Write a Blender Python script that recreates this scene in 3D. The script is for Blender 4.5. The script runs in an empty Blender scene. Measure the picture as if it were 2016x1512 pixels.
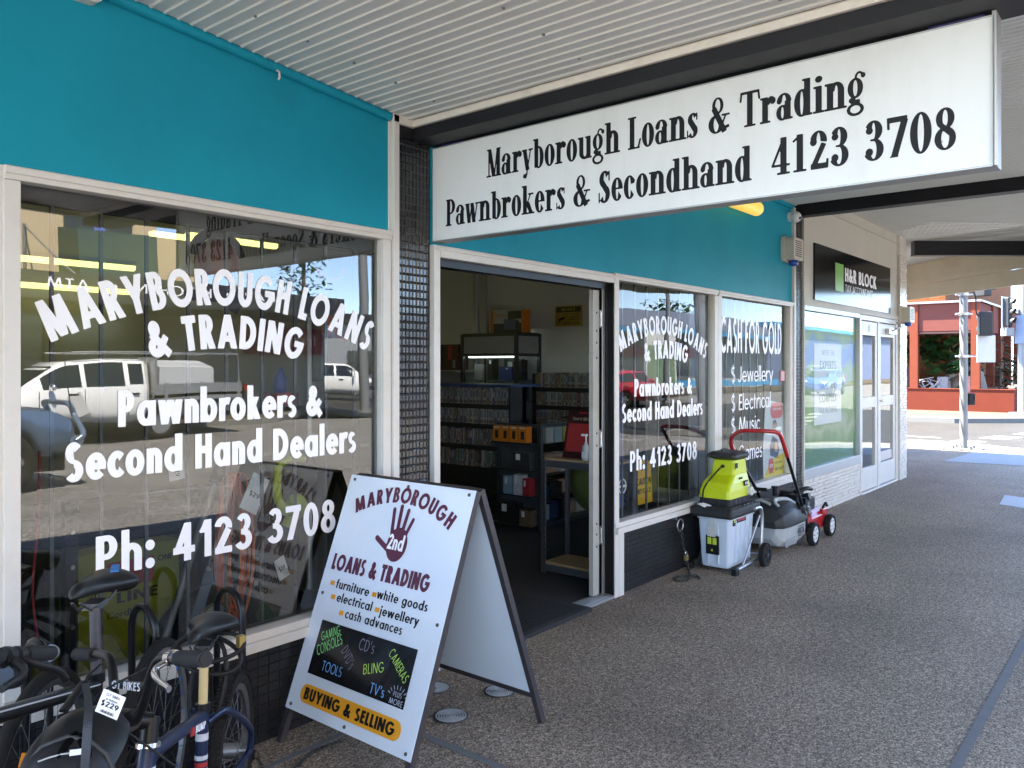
import bpy, bmesh, math, random
import numpy as np
from mathutils import Vector, Matrix, Euler
sc = bpy.context.scene
# ---------------------------------------------------------------- camera, sky, sun, exposure
H = 1.55
YAW = math.radians(39.336)
cd = bpy.data.cameras.new("camera"); cam = bpy.data.objects.new("camera", cd)
sc.collection.objects.link(cam); sc.camera = cam
cam.location = (0, 0, H)
cam.rotation_euler = (math.radians(90), 0, YAW - math.radians(90))
cd.sensor_width = 36; cd.lens = 1588.8 / 2016 * 36; cd.shift_y = -36.43 / 2016
cd.clip_start = .05; cd.clip_end = 3000
wd = bpy.data.worlds.new("World"); sc.world = wd; wd.use_nodes = True
SUN_EL = math.radians(60)
SUN_DIR = Vector((.36, -.93, 0)).normalized() * math.cos(SUN_EL) + Vector((0, 0, -math.sin(SUN_EL)))
nt = wd.node_tree; nt.nodes.clear()
sky = nt.nodes.new('ShaderNodeTexSky'); sky.sky_type = 'NISHITA'; sky.sun_disc = False
sky.sun_elevation = SUN_EL; sky.sun_rotation = math.atan2(-SUN_DIR.x, -SUN_DIR.y)
sky.air_density = .6; sky.dust_density = 0; sky.ozone_density = 3.0
bg = nt.nodes.new('ShaderNodeBackground'); bg.inputs[1].default_value = .115
wo = nt.nodes.new('ShaderNodeOutputWorld')
nt.links.new(sky.outputs[0], bg.inputs[0]); nt.links.new(bg.outputs[0], wo.inputs[0])
sd = bpy.data.lights.new("sun", 'SUN'); so = bpy.data.objects.new("sun", sd); sc.collection.objects.link(so)
sd.energy = 3.3; sd.angle = math.radians(.5); sd.color = (1, .98, .94)
so.rotation_euler = SUN_DIR.to_track_quat('-Z', 'Y').to_euler(); so.location = (-10, 10, 20)
vs = sc.view_settings; sc.display_settings.display_device = 'sRGB'
vs.view_transform = 'Standard'; vs.look = 'None'; vs.gamma = 1; vs.use_curve_mapping = False
vs.exposure = 4.12
vs.use_white_balance = True; vs.white_balance_temperature = 7200; vs.white_balance_tint = 10
cy = sc.cycles
cy.use_denoising = True; cy.max_bounces = 10; cy.diffuse_bounces = 5; cy.glossy_bounces = 4
cy.transparent_max_bounces = 24; cy.transmission_bounces = 6; cy.caustics_reflective = False; cy.caustics_refractive = False
cy.sample_clamp_indirect = 8
rnd = random.Random(7)
F = 2.9      # plane of the shop fronts
KERB_Y = -1.4
ROAD_Z = -.14

# ---------------------------------------------------------------- helpers
ROOT = {}
def setp(o, label=None, cat=None, group=None, kind=None):
    if label: o['label'] = label
    if cat: o['category'] = cat
    if group: o['group'] = group
    if kind: o['kind'] = kind
    return o
def thing(name, label, cat, loc=(0, 0, 0), rz=0, group=None, tilt=None):
    o = bpy.data.objects.new(name, None); sc.collection.objects.link(o)
    o.empty_display_size = .1
    o.location = loc; o.rotation_euler = tilt if tilt else (0, 0, rz)
    ROOT[o] = Matrix.Translation(loc) @ o.rotation_euler.to_matrix().to_4x4()
    return setp(o, label, cat, group)
def unit(v):
    v = np.asarray(v, float); return v / (np.linalg.norm(v) or 1)
def frame(d):
    d = unit(d); a = np.array([0, 0, 1.]) if abs(d[2]) < .9 else np.array([1., 0, 0])
    x = unit(np.cross(a, d)); return x, np.cross(d, x), d
def rotm(rx=0, ry=0, rz=0):
    return np.array(Euler((rx, ry, rz)).to_matrix())
class B:
    def __init__(s): s.v = []; s.f = []; s.m = []; s.s = []; s.cuts = []
    def cut(s):
        '''the pieces added from here on become a mesh of their own'''
        s.cuts.append((len(s.v), len(s.f))); return s
    def add(s, vs_, fs, mi=0, sm=False):
        o = len(s.v); s.v += [tuple(map(float, q)) for q in vs_]
        for q in fs: s.f.append([o + i for i in q]); s.m.append(mi); s.s.append(sm)
        return s
    def box(s, x0, y0, z0, x1, y1, z1, mi=0):
        if x0 > x1: x0, x1 = x1, x0
        if y0 > y1: y0, y1 = y1, y0
        if z0 > z1: z0, z1 = z1, z0
        return s.add([(x0, y0, z0), (x1, y0, z0), (x1, y1, z0), (x0, y1, z0), (x0, y0, z1), (x1, y0, z1), (x1, y1, z1), (x0, y1, z1)],
              [(0, 3, 2, 1), (4, 5, 6, 7), (0, 1, 5, 4), (1, 2, 6, 5), (2, 3, 7, 6), (3, 0, 4, 7)], mi)
    def obox(s, c, size, R=None, mi=0):
        R = np.eye(3) if R is None else R; c = np.array(c, float); h = np.array(size) / 2
        k = [(-1, -1, -1), (1, -1, -1), (1, 1, -1), (-1, 1, -1), (-1, -1, 1), (1, -1, 1), (1, 1, 1), (-1, 1, 1)]
        return s.add([c + R @ (np.array(q) * h) for q in k], [(0, 3, 2, 1), (4, 5, 6, 7), (0, 1, 5, 4), (1, 2, 6, 5), (2, 3, 7, 6), (3, 0, 4, 7)], mi)
    def cyl(s, p0, p1, r0, r1=None, n=12, mi=0, sm=True, cap=True):
        r1 = r0 if r1 is None else r1; p0 = np.array(p0, float); p1 = np.array(p1, float)
        x, y, d = frame(p1 - p0); V = []
        for p, r in ((p0, r0), (p1, r1)):
            for i in range(n):
                a = 2 * math.pi * i / n; V.append(p + r * (math.cos(a) * x + math.sin(a) * y))
        s.add(V, [(i, (i + 1) % n, n + (i + 1) % n, n + i) for i in range(n)], mi, sm)
        if cap:
            s.add(V[:n], [tuple(reversed(range(n)))], mi); s.add(V[n:], [tuple(range(n))], mi)
        return s
    def tube(s, pts, r, n=8, closed=False, mi=0, flat=None):
        P = [np.array(p, float) for p in pts]; N = len(P); rs = r if hasattr(r, '__len__') else [r] * N
        T = []
        for i in range(N):
            a = P[(i - 1) % N] if closed or i else P[i]; b = P[(i + 1) % N] if closed or i < N - 1 else P[i]
            T.append(unit(b - a))
        x, y, _ = frame(T[0]); V = []
        for i in range(N):
            x = unit(x - T[i] * (x @ T[i])); y = np.cross(T[i], x)
            for j in range(n):
                a = 2 * math.pi * j / n
                V.append(P[i] + rs[i] * (math.cos(a) * x + math.sin(a) * y * (flat or 1)))
        Fs = []
        for i in range(N if closed else N - 1):
            k = (i + 1) % N
            Fs += [(i * n + j, i * n + (j + 1) % n, k * n + (j + 1) % n, k * n + j) for j in range(n)]
        s.add(V, Fs, mi, True)
        if not closed:
            s.add(V[:n], [tuple(reversed(range(n)))], mi); s.add(V[-n:], [tuple(range(n))], mi)
        return s
    def lathe(s, prof, o=(0, 0, 0), axis=(0, 0, 1), n=24, mi=0, sm=True):
        x, y, d = frame(axis); o = np.array(o, float); V = []
        for r, h in prof:
            for i in range(n):
                a = 2 * math.pi * i / n; V.append(o + d * h + r * (math.cos(a) * x + math.sin(a) * y))
        m = len(prof)
        return s.add(V, [(k * n + i, k * n + (i + 1) % n, (k + 1) * n + (i + 1) % n, (k + 1) * n + i) for k in range(m - 1) for i in range(n)], mi, sm)
    def loft(s, rings, mi=0, sm=True, cap=True, closed=False):
        n = len(rings[0]); V = [p for r in rings for p in r]; m = len(rings)
        s.add(V, [(k * n + i, k * n + (i + 1) % n, ((k + 1) % m) * n + (i + 1) % n, ((k + 1) % m) * n + i) for k in range(m if closed else m - 1) for i in range(n)], mi, sm)
        if cap and not closed:
            s.add(rings[0], [tuple(reversed(range(n)))], mi); s.add(rings[-1], [tuple(range(n))], mi)
        return s
    def prism(s, pts, o, ex, ey, th, mi=0, sm=False):
        """2-D outline in the plane o,ex,ey pushed th along ex x ey"""
        o = np.array(o, float); ex = np.array(ex, float); ey = np.array(ey, float); nz = unit(np.cross(ex, ey)); n = len(pts)
        a = [o + ex * p[0] + ey * p[1] for p in pts]; b = [q + nz * th for q in a]
        s.add(a + b, [tuple(reversed(range(n))), tuple(range(n, 2 * n))], mi)
        s.add(a + b, [(i, (i + 1) % n, n + (i + 1) % n, n + i) for i in range(n)], mi, sm)
        return s
    def ell(s, c, r, nu=16, nv=10, R=None, mi=0, half=False):
        R = np.eye(3) if R is None else R; c = np.array(c, float); r = np.array(r if hasattr(r, '__len__') else (r, r, r), float); V = []
        for j in range(nv + 1):
            t = -math.pi / 2 * (0 if half else 1) + (math.pi / 2 if half else math.pi) * j / nv
            for i in range(nu):
                a = 2 * math.pi * i / nu
                V.append(c + R @ (r * np.array([math.cos(t) * math.cos(a), math.cos(t) * math.sin(a), math.sin(t)])))
        return s.add(V, [(j * nu + i, j * nu + (i + 1) % nu, (j + 1) * nu + (i + 1) % nu, (j + 1) * nu + i) for j in range(nv) for i in range(nu)], mi, True)
    def quad(s, a, b, c, d, mi=0): return s.add([a, b, c, d], [(0, 1, 2, 3)], mi)
    def tiles(s, o, ex, ey, W, Hh, tw, thh, gap, depth, mi=0, gmi=1, stag=0, bulge=.35, jit=0, seed=1, wide=None):
        """rows of raised tiles over a grout sheet; out = ex x ey"""
        r = random.Random(seed); o = np.array(o, float); ex = unit(ex); ey = unit(ey); nz = np.cross(ex, ey)
        s.add([o, o + ex * W, o + ex * W + ey * Hh, o + ey * Hh], [(0, 1, 2, 3)], gmi)
        row = 0; y = 0
        while y < Hh - .004:
            x = -(tw * stag * (row % 2)) if stag else 0
            y1 = min(y + thh - gap, Hh)
            while x < W - .004:
                g = gap
                if wide and r.random() < wide[0]: g = wide[1]
                x0 = max(x, 0); x1 = min(x + tw - g, W)
                if x1 - x0 > .004:
                    dz = depth * (1 + jit * r.uniform(-1, 1)); bx = (x1 - x0) * bulge * .5; by = (y1 - y) * bulge * .4
                    tl = jit * .002 * r.uniform(-1, 1)
                    base = [(x0, y, 0), (x1, y, 0), (x1, y1, 0), (x0, y1, 0)]
                    e1 = [(x0, y, dz * .6), (x1, y, dz * .6), (x1, y1, dz * .6), (x0, y1, dz * .6)]
                    tp = [(x0 + bx, y + by, dz), (x1 - bx, y + by, dz + tl), (x1 - bx, y1 - by, dz + tl), (x0 + bx, y1 - by, dz)]
                    V = [o + ex * p[0] + ey * p[1] + nz * p[2] for p in base + e1 + tp]
                    s.add(V, [(i + k, (i + 1) % 4 + k, (i + 1) % 4 + 4 + k, i + 4 + k) for k in (0, 4) for i in range(4)] + [(8, 9, 10, 11)], mi)
                x += tw
            y += thh; row += 1
        return s
    def done(s, name, mats, parent=None, local=False, bevel=0, seg=2, sub=0, smooth_all=False, auto=None):
        if len(s.cuts) > 1 or (s.cuts and s.cuts[0][0] > 0):
            C = [c for c in s.cuts if c[0] > 0]; C = [(0, 0)] + C + [(len(s.v), len(s.f))]; o = None
            for (v0, f0), (v1, f1) in zip(C, C[1:]):
                if v1 == v0: continue
                q = B(); q.v = s.v[v0:v1]; q.f = [[i - v0 for i in f] for f in s.f[f0:f1]]; q.m = s.m[f0:f1]; q.s = s.s[f0:f1]
                o = q.done(name, mats, parent, local, bevel, seg, sub, smooth_all)
            return o
        me = bpy.data.meshes.new(name)
        V = s.v; root = parent
        while root is not None and root.parent is not None: root = root.parent
        if root is not None and not local and root in ROOT:
            Mi = np.array(ROOT[root].inverted()); A = np.c_[np.array(V), np.ones(len(V))] @ Mi.T; V = [tuple(q[:3]) for q in A]
        me.from_pydata(V, [], s.f)
        if not isinstance(mats, (list, tuple)): mats = [mats]
        for q in mats: me.materials.append(q)
        me.polygons.foreach_set('material_index', [min(i, len(mats) - 1) for i in s.m])
        me.polygons.foreach_set('use_smooth', [bool(smooth_all or q) for q in s.s])
        me.update()
        o = bpy.data.objects.new(name, me); sc.collection.objects.link(o)
        if parent is not None: o.parent = parent
        if bevel:
            b = o.modifiers.new('bevel', 'BEVEL'); b.width = bevel; b.segments = seg; b.limit_method = 'ANGLE'; b.angle_limit = math.radians(35)
        if sub:
            b = o.modifiers.new('sub', 'SUBSURF'); b.levels = sub; b.render_levels = sub
        return o
def arc(c, r, a0, a1, n, ex=(1, 0, 0), ey=(0, 0, 1)):
    c = np.array(c, float); ex = np.array(ex, float); ey = np.array(ey, float)
    return [c + r * (math.cos(math.radians(a0 + (a1 - a0) * i / n)) * ex + math.sin(math.radians(a0 + (a1 - a0) * i / n)) * ey) for i in range(n + 1)]
def rrect(w, h, r, n=5, cx=0, cy_=0):
    P = []
    for sx, sy, a in ((1, 1, 0), (-1, 1, 90), (-1, -1, 180), (1, -1, 270)):
        for i in range(n + 1):
            t = math.radians(a + 90 * i / n); P.append((cx + sx * (w / 2 - r) + r * math.cos(t), cy_ + sy * (h / 2 - r) + r * math.sin(t)))
    return P
def curve_pts(pts, n=6):
    """Catmull-Rom through pts"""
    P = [np.array(p, float) for p in pts]; P = [2 * P[0] - P[1]] + P + [2 * P[-1] - P[-2]]; out = []
    for i in range(1, len(P) - 2):
        a, b, c, d = P[i - 1:i + 3]
        for k in range(n):
            t = k / n; out.append(.5 * ((2 * b) + (c - a) * t + (2 * a - 5 * b + 4 * c - d) * t * t + (3 * b - a - 3 * c + d) * t ** 3))
    out.append(P[-2]); return out
def copy_tree(o, parent=None):
    c = o.copy(); sc.collection.objects.link(c)
    if parent is not None:
        c.parent = parent
        if 'category' in c: del c['category']
    for ch in list(o.children): copy_tree(ch, c)
    return c

# ---------------------------------------------------------------- materials
def mat(name, col, rough=.5, metal=0, var=.1, scale=6, bump=0, bscale=80, spec=.5, coat=0, emit=0, ecol=None, dirt=0, dcol=(.08, .07, .06), dscale=2.5, stretch=None, specks=None):
    m = bpy.data.materials.new(name); m.use_nodes = True; n = m.node_tree; p = n.nodes['Principled BSDF']
    p.inputs['Roughness'].default_value = rough; p.inputs['Metallic'].default_value = metal
    p.inputs['Specular IOR Level'].default_value = spec; p.inputs['Coat Weight'].default_value = coat; p.inputs['Coat Roughness'].default_value = .05
    tc = n.nodes.new('ShaderNodeTexCoord'); mp = n.nodes.new('ShaderNodeMapping')
    if stretch: mp.inputs['Scale'].default_value = stretch
    n.links.new(tc.outputs['Object'], mp.inputs[0])
    nz = n.nodes.new('ShaderNodeTexNoise'); nz.inputs['Scale'].default_value = scale; nz.inputs['Detail'].default_value = 5
    n.links.new(mp.outputs[0], nz.inputs['Vector'])
    mx = n.nodes.new('ShaderNodeMix'); mx.data_type = 'RGBA'
    c = np.array(col); mx.inputs['A'].default_value = (*np.clip(c * (1 - var), 0, 1), 1); mx.inputs['B'].default_value = (*np.clip(c * (1 + var), 0, 1), 1)
    n.links.new(nz.outputs['Fac'], mx.inputs['Factor']); out = mx.outputs['Result']
    if dirt:
        dz = n.nodes.new('ShaderNodeTexNoise'); dz.inputs['Scale'].default_value = dscale; dz.inputs['Detail'].default_value = 8; dz.inputs['Roughness'].default_value = .7
        n.links.new(mp.outputs[0], dz.inputs['Vector'])
        mr = n.nodes.new('ShaderNodeMapRange'); mr.inputs[1].default_value = .5; mr.inputs[2].default_value = .75; mr.inputs[4].default_value = dirt
        n.links.new(dz.outputs['Fac'], mr.inputs[0])
        m2 = n.nodes.new('ShaderNodeMix'); m2.data_type = 'RGBA'; m2.inputs['B'].default_value = (*dcol, 1)
        n.links.new(mr.outputs[0], m2.inputs['Factor']); n.links.new(out, m2.inputs['A']); out = m2.outputs['Result']
        ra = n.nodes.new('ShaderNodeMath'); ra.operation = 'MULTIPLY_ADD'; ra.inputs[1].default_value = .25; ra.inputs[2].default_value = rough
        n.links.new(mr.outputs[0], ra.inputs[0]); n.links.new(ra.outputs[0], p.inputs['Roughness'])
    if specks:                                               # (density, radius, colour, share) small chips or spots
        vo = n.nodes.new('ShaderNodeTexVoronoi'); vo.inputs['Scale'].default_value = specks[0]; n.links.new(tc.outputs['Object'], vo.inputs['Vector'])
        sc_ = n.nodes.new('ShaderNodeSeparateColor'); n.links.new(vo.outputs['Color'], sc_.inputs[0])
        a1 = n.nodes.new('ShaderNodeMath'); a1.operation = 'LESS_THAN'; a1.inputs[1].default_value = specks[1]; n.links.new(vo.outputs['Distance'], a1.inputs[0])
        a2 = n.nodes.new('ShaderNodeMath'); a2.operation = 'LESS_THAN'; a2.inputs[1].default_value = specks[3]; n.links.new(sc_.outputs[0], a2.inputs[0])
        a3 = n.nodes.new('ShaderNodeMath'); a3.operation = 'MULTIPLY'; n.links.new(a1.outputs[0], a3.inputs[0]); n.links.new(a2.outputs[0], a3.inputs[1])
        m3 = n.nodes.new('ShaderNodeMix'); m3.data_type = 'RGBA'; m3.inputs['B'].default_value = (*specks[2], 1); n.links.new(a3.outputs[0], m3.inputs['Factor']); n.links.new(out, m3.inputs['A']); out = m3.outputs['Result']
    n.links.new(out, p.inputs['Base Color'])
    if bump:
        bz = n.nodes.new('ShaderNodeTexNoise'); bz.inputs['Scale'].default_value = bscale; bz.inputs['Detail'].default_value = 4
        n.links.new(mp.outputs[0], bz.inputs['Vector'])
        bp = n.nodes.new('ShaderNodeBump'); bp.inputs['Strength'].default_value = bump; bp.inputs['Distance'].default_value = .01
        n.links.new(bz.outputs['Fac'], bp.inputs['Height']); n.links.new(bp.outputs[0], p.inputs['Normal'])
    if emit:
        p.inputs['Emission Color'].default_value = (*(ecol or col), 1); p.inputs['Emission Strength'].default_value = emit
    return m
def glass(name, k=2.0, tint=(.86, .9, .88), ior=1.52):
    m = bpy.data.materials.new(name); m.use_nodes = True; n = m.node_tree; n.nodes.clear()
    o = n.nodes.new('ShaderNodeOutputMaterial'); t = n.nodes.new('ShaderNodeBsdfTransparent'); t.inputs[0].default_value = (*tint, 1)
    g = n.nodes.new('ShaderNodeBsdfGlossy'); g.inputs['Roughness'].default_value = 0
    ge = n.nodes.new('ShaderNodeNewGeometry'); lw = n.nodes.new('ShaderNodeVectorMath'); lw.operation = 'DOT_PRODUCT'
    n.links.new(ge.outputs['Incoming'], lw.inputs[0]); n.links.new(ge.outputs['Normal'], lw.inputs[1])
    ab = n.nodes.new('ShaderNodeMath'); ab.operation = 'ABSOLUTE'; n.links.new(lw.outputs['Value'], ab.inputs[0])
    iv = n.nodes.new('ShaderNodeMath'); iv.operation = 'SUBTRACT'; iv.inputs[0].default_value = 1; n.links.new(ab.outputs[0], iv.inputs[1])
    pw = n.nodes.new('ShaderNodeMath'); pw.operation = 'POWER'; pw.inputs[1].default_value = 5; n.links.new(iv.outputs[0], pw.inputs[0])
    f0 = ((ior - 1) / (ior + 1)) ** 2
    ma = n.nodes.new('ShaderNodeMath'); ma.operation = 'MULTIPLY_ADD'; ma.use_clamp = True; ma.inputs[1].default_value = (1 - f0) * k; ma.inputs[2].default_value = f0 * k
    n.links.new(pw.outputs[0], ma.inputs[0])
    nz = n.nodes.new('ShaderNodeTexNoise'); nz.inputs['Scale'].default_value = 1.3; nz.inputs['Detail'].default_value = 1
    tc = n.nodes.new('ShaderNodeTexCoord'); n.links.new(tc.outputs['Object'], nz.inputs['Vector'])
    bp = n.nodes.new('ShaderNodeBump'); bp.inputs['Strength'].default_value = .06; bp.inputs['Distance'].default_value = .05
    n.links.new(nz.outputs['Fac'], bp.inputs['Height']); n.links.new(bp.outputs[0], g.inputs['Normal'])
    x = n.nodes.new('ShaderNodeMixShader'); n.links.new(ma.outputs[0], x.inputs[0]); n.links.new(t.outputs[0], x.inputs[1]); n.links.new(g.outputs[0], x.inputs[2])
    n.links.new(x.outputs[0], o.inputs[0]); return m
_mc = {}
def mc(name, *a, **k):
    """cached material"""
    if name not in _mc: _mc[name] = mat(name, *a, **k)
    return _mc[name]
white_frame = mat('white painted metal', (.62, .59, .55), .42, var=.05, scale=5, dirt=.25, dcol=(.3, .25, .2), dscale=5)
black_paint = mat('black paint', (.009, .009, .01), .5, spec=.25, var=.3, scale=8)
black_plastic = mat('black plastic', (.011, .011, .012), .5, spec=.25, var=.2, bump=.1, bscale=300)
black_gloss = mat('black gloss enamel', (.006, .006, .007), .3, var=.2, spec=.3)
rubber = mat('tyre rubber', (.016, .015, .0145), .85, spec=.2, var=.25, scale=20, bump=.3, bscale=200)
chrome = mat('chrome', (.75, .75, .76), .15, metal=1, var=.05)
steel = mat('brushed steel', (.45, .45, .46), .38, metal=1, var=.1, scale=20)
alu = mat('mill aluminium', (.42, .42, .42), .45, metal=.8, var=.08)
galv = mat('galvanised steel', (.19, .195, .2), .6, metal=.3, var=.14, scale=9)
vinyl_white = mat('white vinyl lettering', (.86, .85, .88), .4, var=.02)
ink_black = mat('black lettering', (.006, .006, .008), .5, var=.1, spec=.25)
paper_white = mat('white paper', (.75, .75, .77), .7, var=.04)
# ---------------------------------------------------------------- lettering: glyphs drawn as fields, traced to flat meshes
class Gl:
    N = 44
    def __init__(s, W=1.1):
        n = s.N; s.x0 = -.12; s.y0 = -.36; s.h = 1. / n
        xs = s.x0 + np.arange(int((W + .24) * n) + 1) * s.h; ys = s.y0 + np.arange(int(1.55 * n) + 1) * s.h
        s.X, s.Y = np.meshgrid(xs, ys, indexing='ij'); s.F = np.full(s.X.shape, -1.)
    def u(s, a): s.F = np.maximum(s.F, a); return s
    def cut(s, a): s.F = np.minimum(s.F, -a); return s
    def r(s, x0, y0, x1, y1): return np.minimum(np.minimum(s.X - x0, x1 - s.X), np.minimum(s.Y - y0, y1 - s.Y))
    def l(s, x0, y0, x1, y1, w, rnd_=False):
        d = np.array([x1 - x0, y1 - y0]); L = np.hypot(*d); d = d / max(L, 1e-6)
        t = (s.X - x0) * d[0] + (s.Y - y0) * d[1]; q = -(s.X - x0) * d[1] + (s.Y - y0) * d[0]
        if rnd_:
            tt = np.clip(t, 0, L); return w / 2 - np.hypot(t - tt, q)
        return np.minimum(w / 2 - np.abs(q), np.minimum(t, L - t))
    def d(s, x0, y0, x1, y1, w):
        k = (x1 - x0) / (y1 - y0); c = 1 / math.sqrt(1 + k * k); xc = x0 + (s.Y - y0) * k; a, b = min(y0, y1), max(y0, y1)
        return np.minimum((w / 2 - np.abs(s.X - xc)) * c, np.minimum(s.Y - a, b - s.Y))
    def e(s, cx, cy, rx, ry): return (1 - np.hypot((s.X - cx) / rx, (s.Y - cy) / ry)) * min(rx, ry)
    def o(s, cx, cy, rx, ry, wx, wy): return np.minimum(s.e(cx, cy, rx, ry), -s.e(cx, cy, max(rx - wx, .005), max(ry - wy, .005)))
    def a(s, cx, cy, rx, ry, wx, wy, a0, a1):
        px = (s.X - cx) / rx; py = (s.Y - cy) / ry; k = min(rx, ry)
        A, Bq = math.radians(a0), math.radians(a1)
        h0 = (py * math.cos(A) - px * math.sin(A)) * k; h1 = -(py * math.cos(Bq) - px * math.sin(Bq)) * k
        sec = np.minimum(h0, h1) if (a1 - a0) <= 180 else np.maximum(h0, h1)
        return np.minimum(s.o(cx, cy, rx, ry, wx, wy), sec)
    def mesh(s):
        return trace(s.F, s.x0, s.y0, s.h)
def trace(Fd, x0, y0, h):
    Fd = Fd.copy(); Fd[0, :] = Fd[-1, :] = -1; Fd[:, 0] = Fd[:, -1] = -1
    Fd[np.abs(Fd) < 1e-5] = 1e-5; nx, ny = Fd.shape; seg = {}
    S = Fd > 0
    cells = np.argwhere(~((S[:-1, :-1] == S[1:, :-1]) & (S[1:, :-1] == S[1:, 1:]) & (S[1:, 1:] == S[:-1, 1:])))
    def ep(i, j, k):
        if k == 0: return ('h', i, j)
        if k == 1: return ('v', i + 1, j)
        if k == 2: return ('h', i, j + 1)
        return ('v', i, j)
    TB = {1: [(3, 0)], 2: [(0, 1)], 3: [(3, 1)], 4: [(1, 2)], 5: [(3, 0), (1, 2)], 6: [(0, 2)], 7: [(3, 2)], 8: [(2, 3)], 9: [(2, 0)], 10: [(0, 1), (2, 3)], 11: [(2, 1)], 12: [(1, 3)], 13: [(1, 0)], 14: [(0, 3)]}
    for i, j in cells:
        c = int(S[i, j]) | int(S[i + 1, j]) << 1 | int(S[i + 1, j + 1]) << 2 | int(S[i, j + 1]) << 3
        for a, b in TB[c]: seg[ep(i, j, a)] = ep(i, j, b)
    def pos(k):
        t, i, j = k
        if t == 'h': a, b = Fd[i, j], Fd[i + 1, j]; return (x0 + (i + a / (a - b)) * h, y0 + j * h)
        a, b = Fd[i, j], Fd[i, j + 1]; return (x0 + i * h, y0 + (j + a / (a - b)) * h)
    loops = []; left = dict(seg)
    while left:
        st = next(iter(left)); k = st; L = []
        while k in left:
            L.append(pos(k)); k = left.pop(k)
        if len(L) > 3: loops.append(L)
    out = []
    for L in loops:
        P = np.array(L); n = len(P); k = int(np.argmax(np.hypot(*(P - P[0]).T))); keep = {0, k}; st = [(0, k), (k, n)]
        while st:                                            # Douglas-Peucker
            a, c = st.pop(); A, C = P[a], P[c % n]; d = C - A; ln = np.hypot(*d)
            if c - a < 2: continue
            Q = P[a + 1:c] - A; dd = np.abs(d[0] * Q[:, 1] - d[1] * Q[:, 0]) / ln if ln > 1e-9 else np.hypot(*Q.T)
            m = int(np.argmax(dd))
            if dd[m] > h * .06: m += a + 1; keep.add(m); st += [(a, m), (m, c)]
        if len(keep) < 3: continue
        P = P[sorted(keep)]
        out.append(P)
    if not out: return np.zeros((0, 2)), []
    cu = bpy.data.curves.new('t', 'CURVE'); cu.dimensions = '2D'; cu.fill_mode = 'BOTH'
    for P in out:
        sp = cu.splines.new('POLY'); sp.points.add(len(P) - 1); sp.use_cyclic_u = True
        for q, p in zip(sp.points, P): q.co = (p[0], p[1], 0, 1)
    ob = bpy.data.objects.new('t', cu); me = ob.to_mesh()
    V = np.array([v.co[:2] for v in me.vertices]); Fs = [tuple(p.vertices) for p in me.polygons]
    # face winding -> +z
    Fs2 = []
    for f in Fs:
        a, b, c = V[f[0]], V[f[1]], V[f[2]]
        Fs2.append(f if (b[0] - a[0]) * (c[1] - a[1]) - (b[1] - a[1]) * (c[0] - a[0]) > 0 else tuple(reversed(f)))
    ob.to_mesh_clear(); bpy.data.objects.remove(ob); bpy.data.curves.remove(cu)
    return V, Fs2

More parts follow.
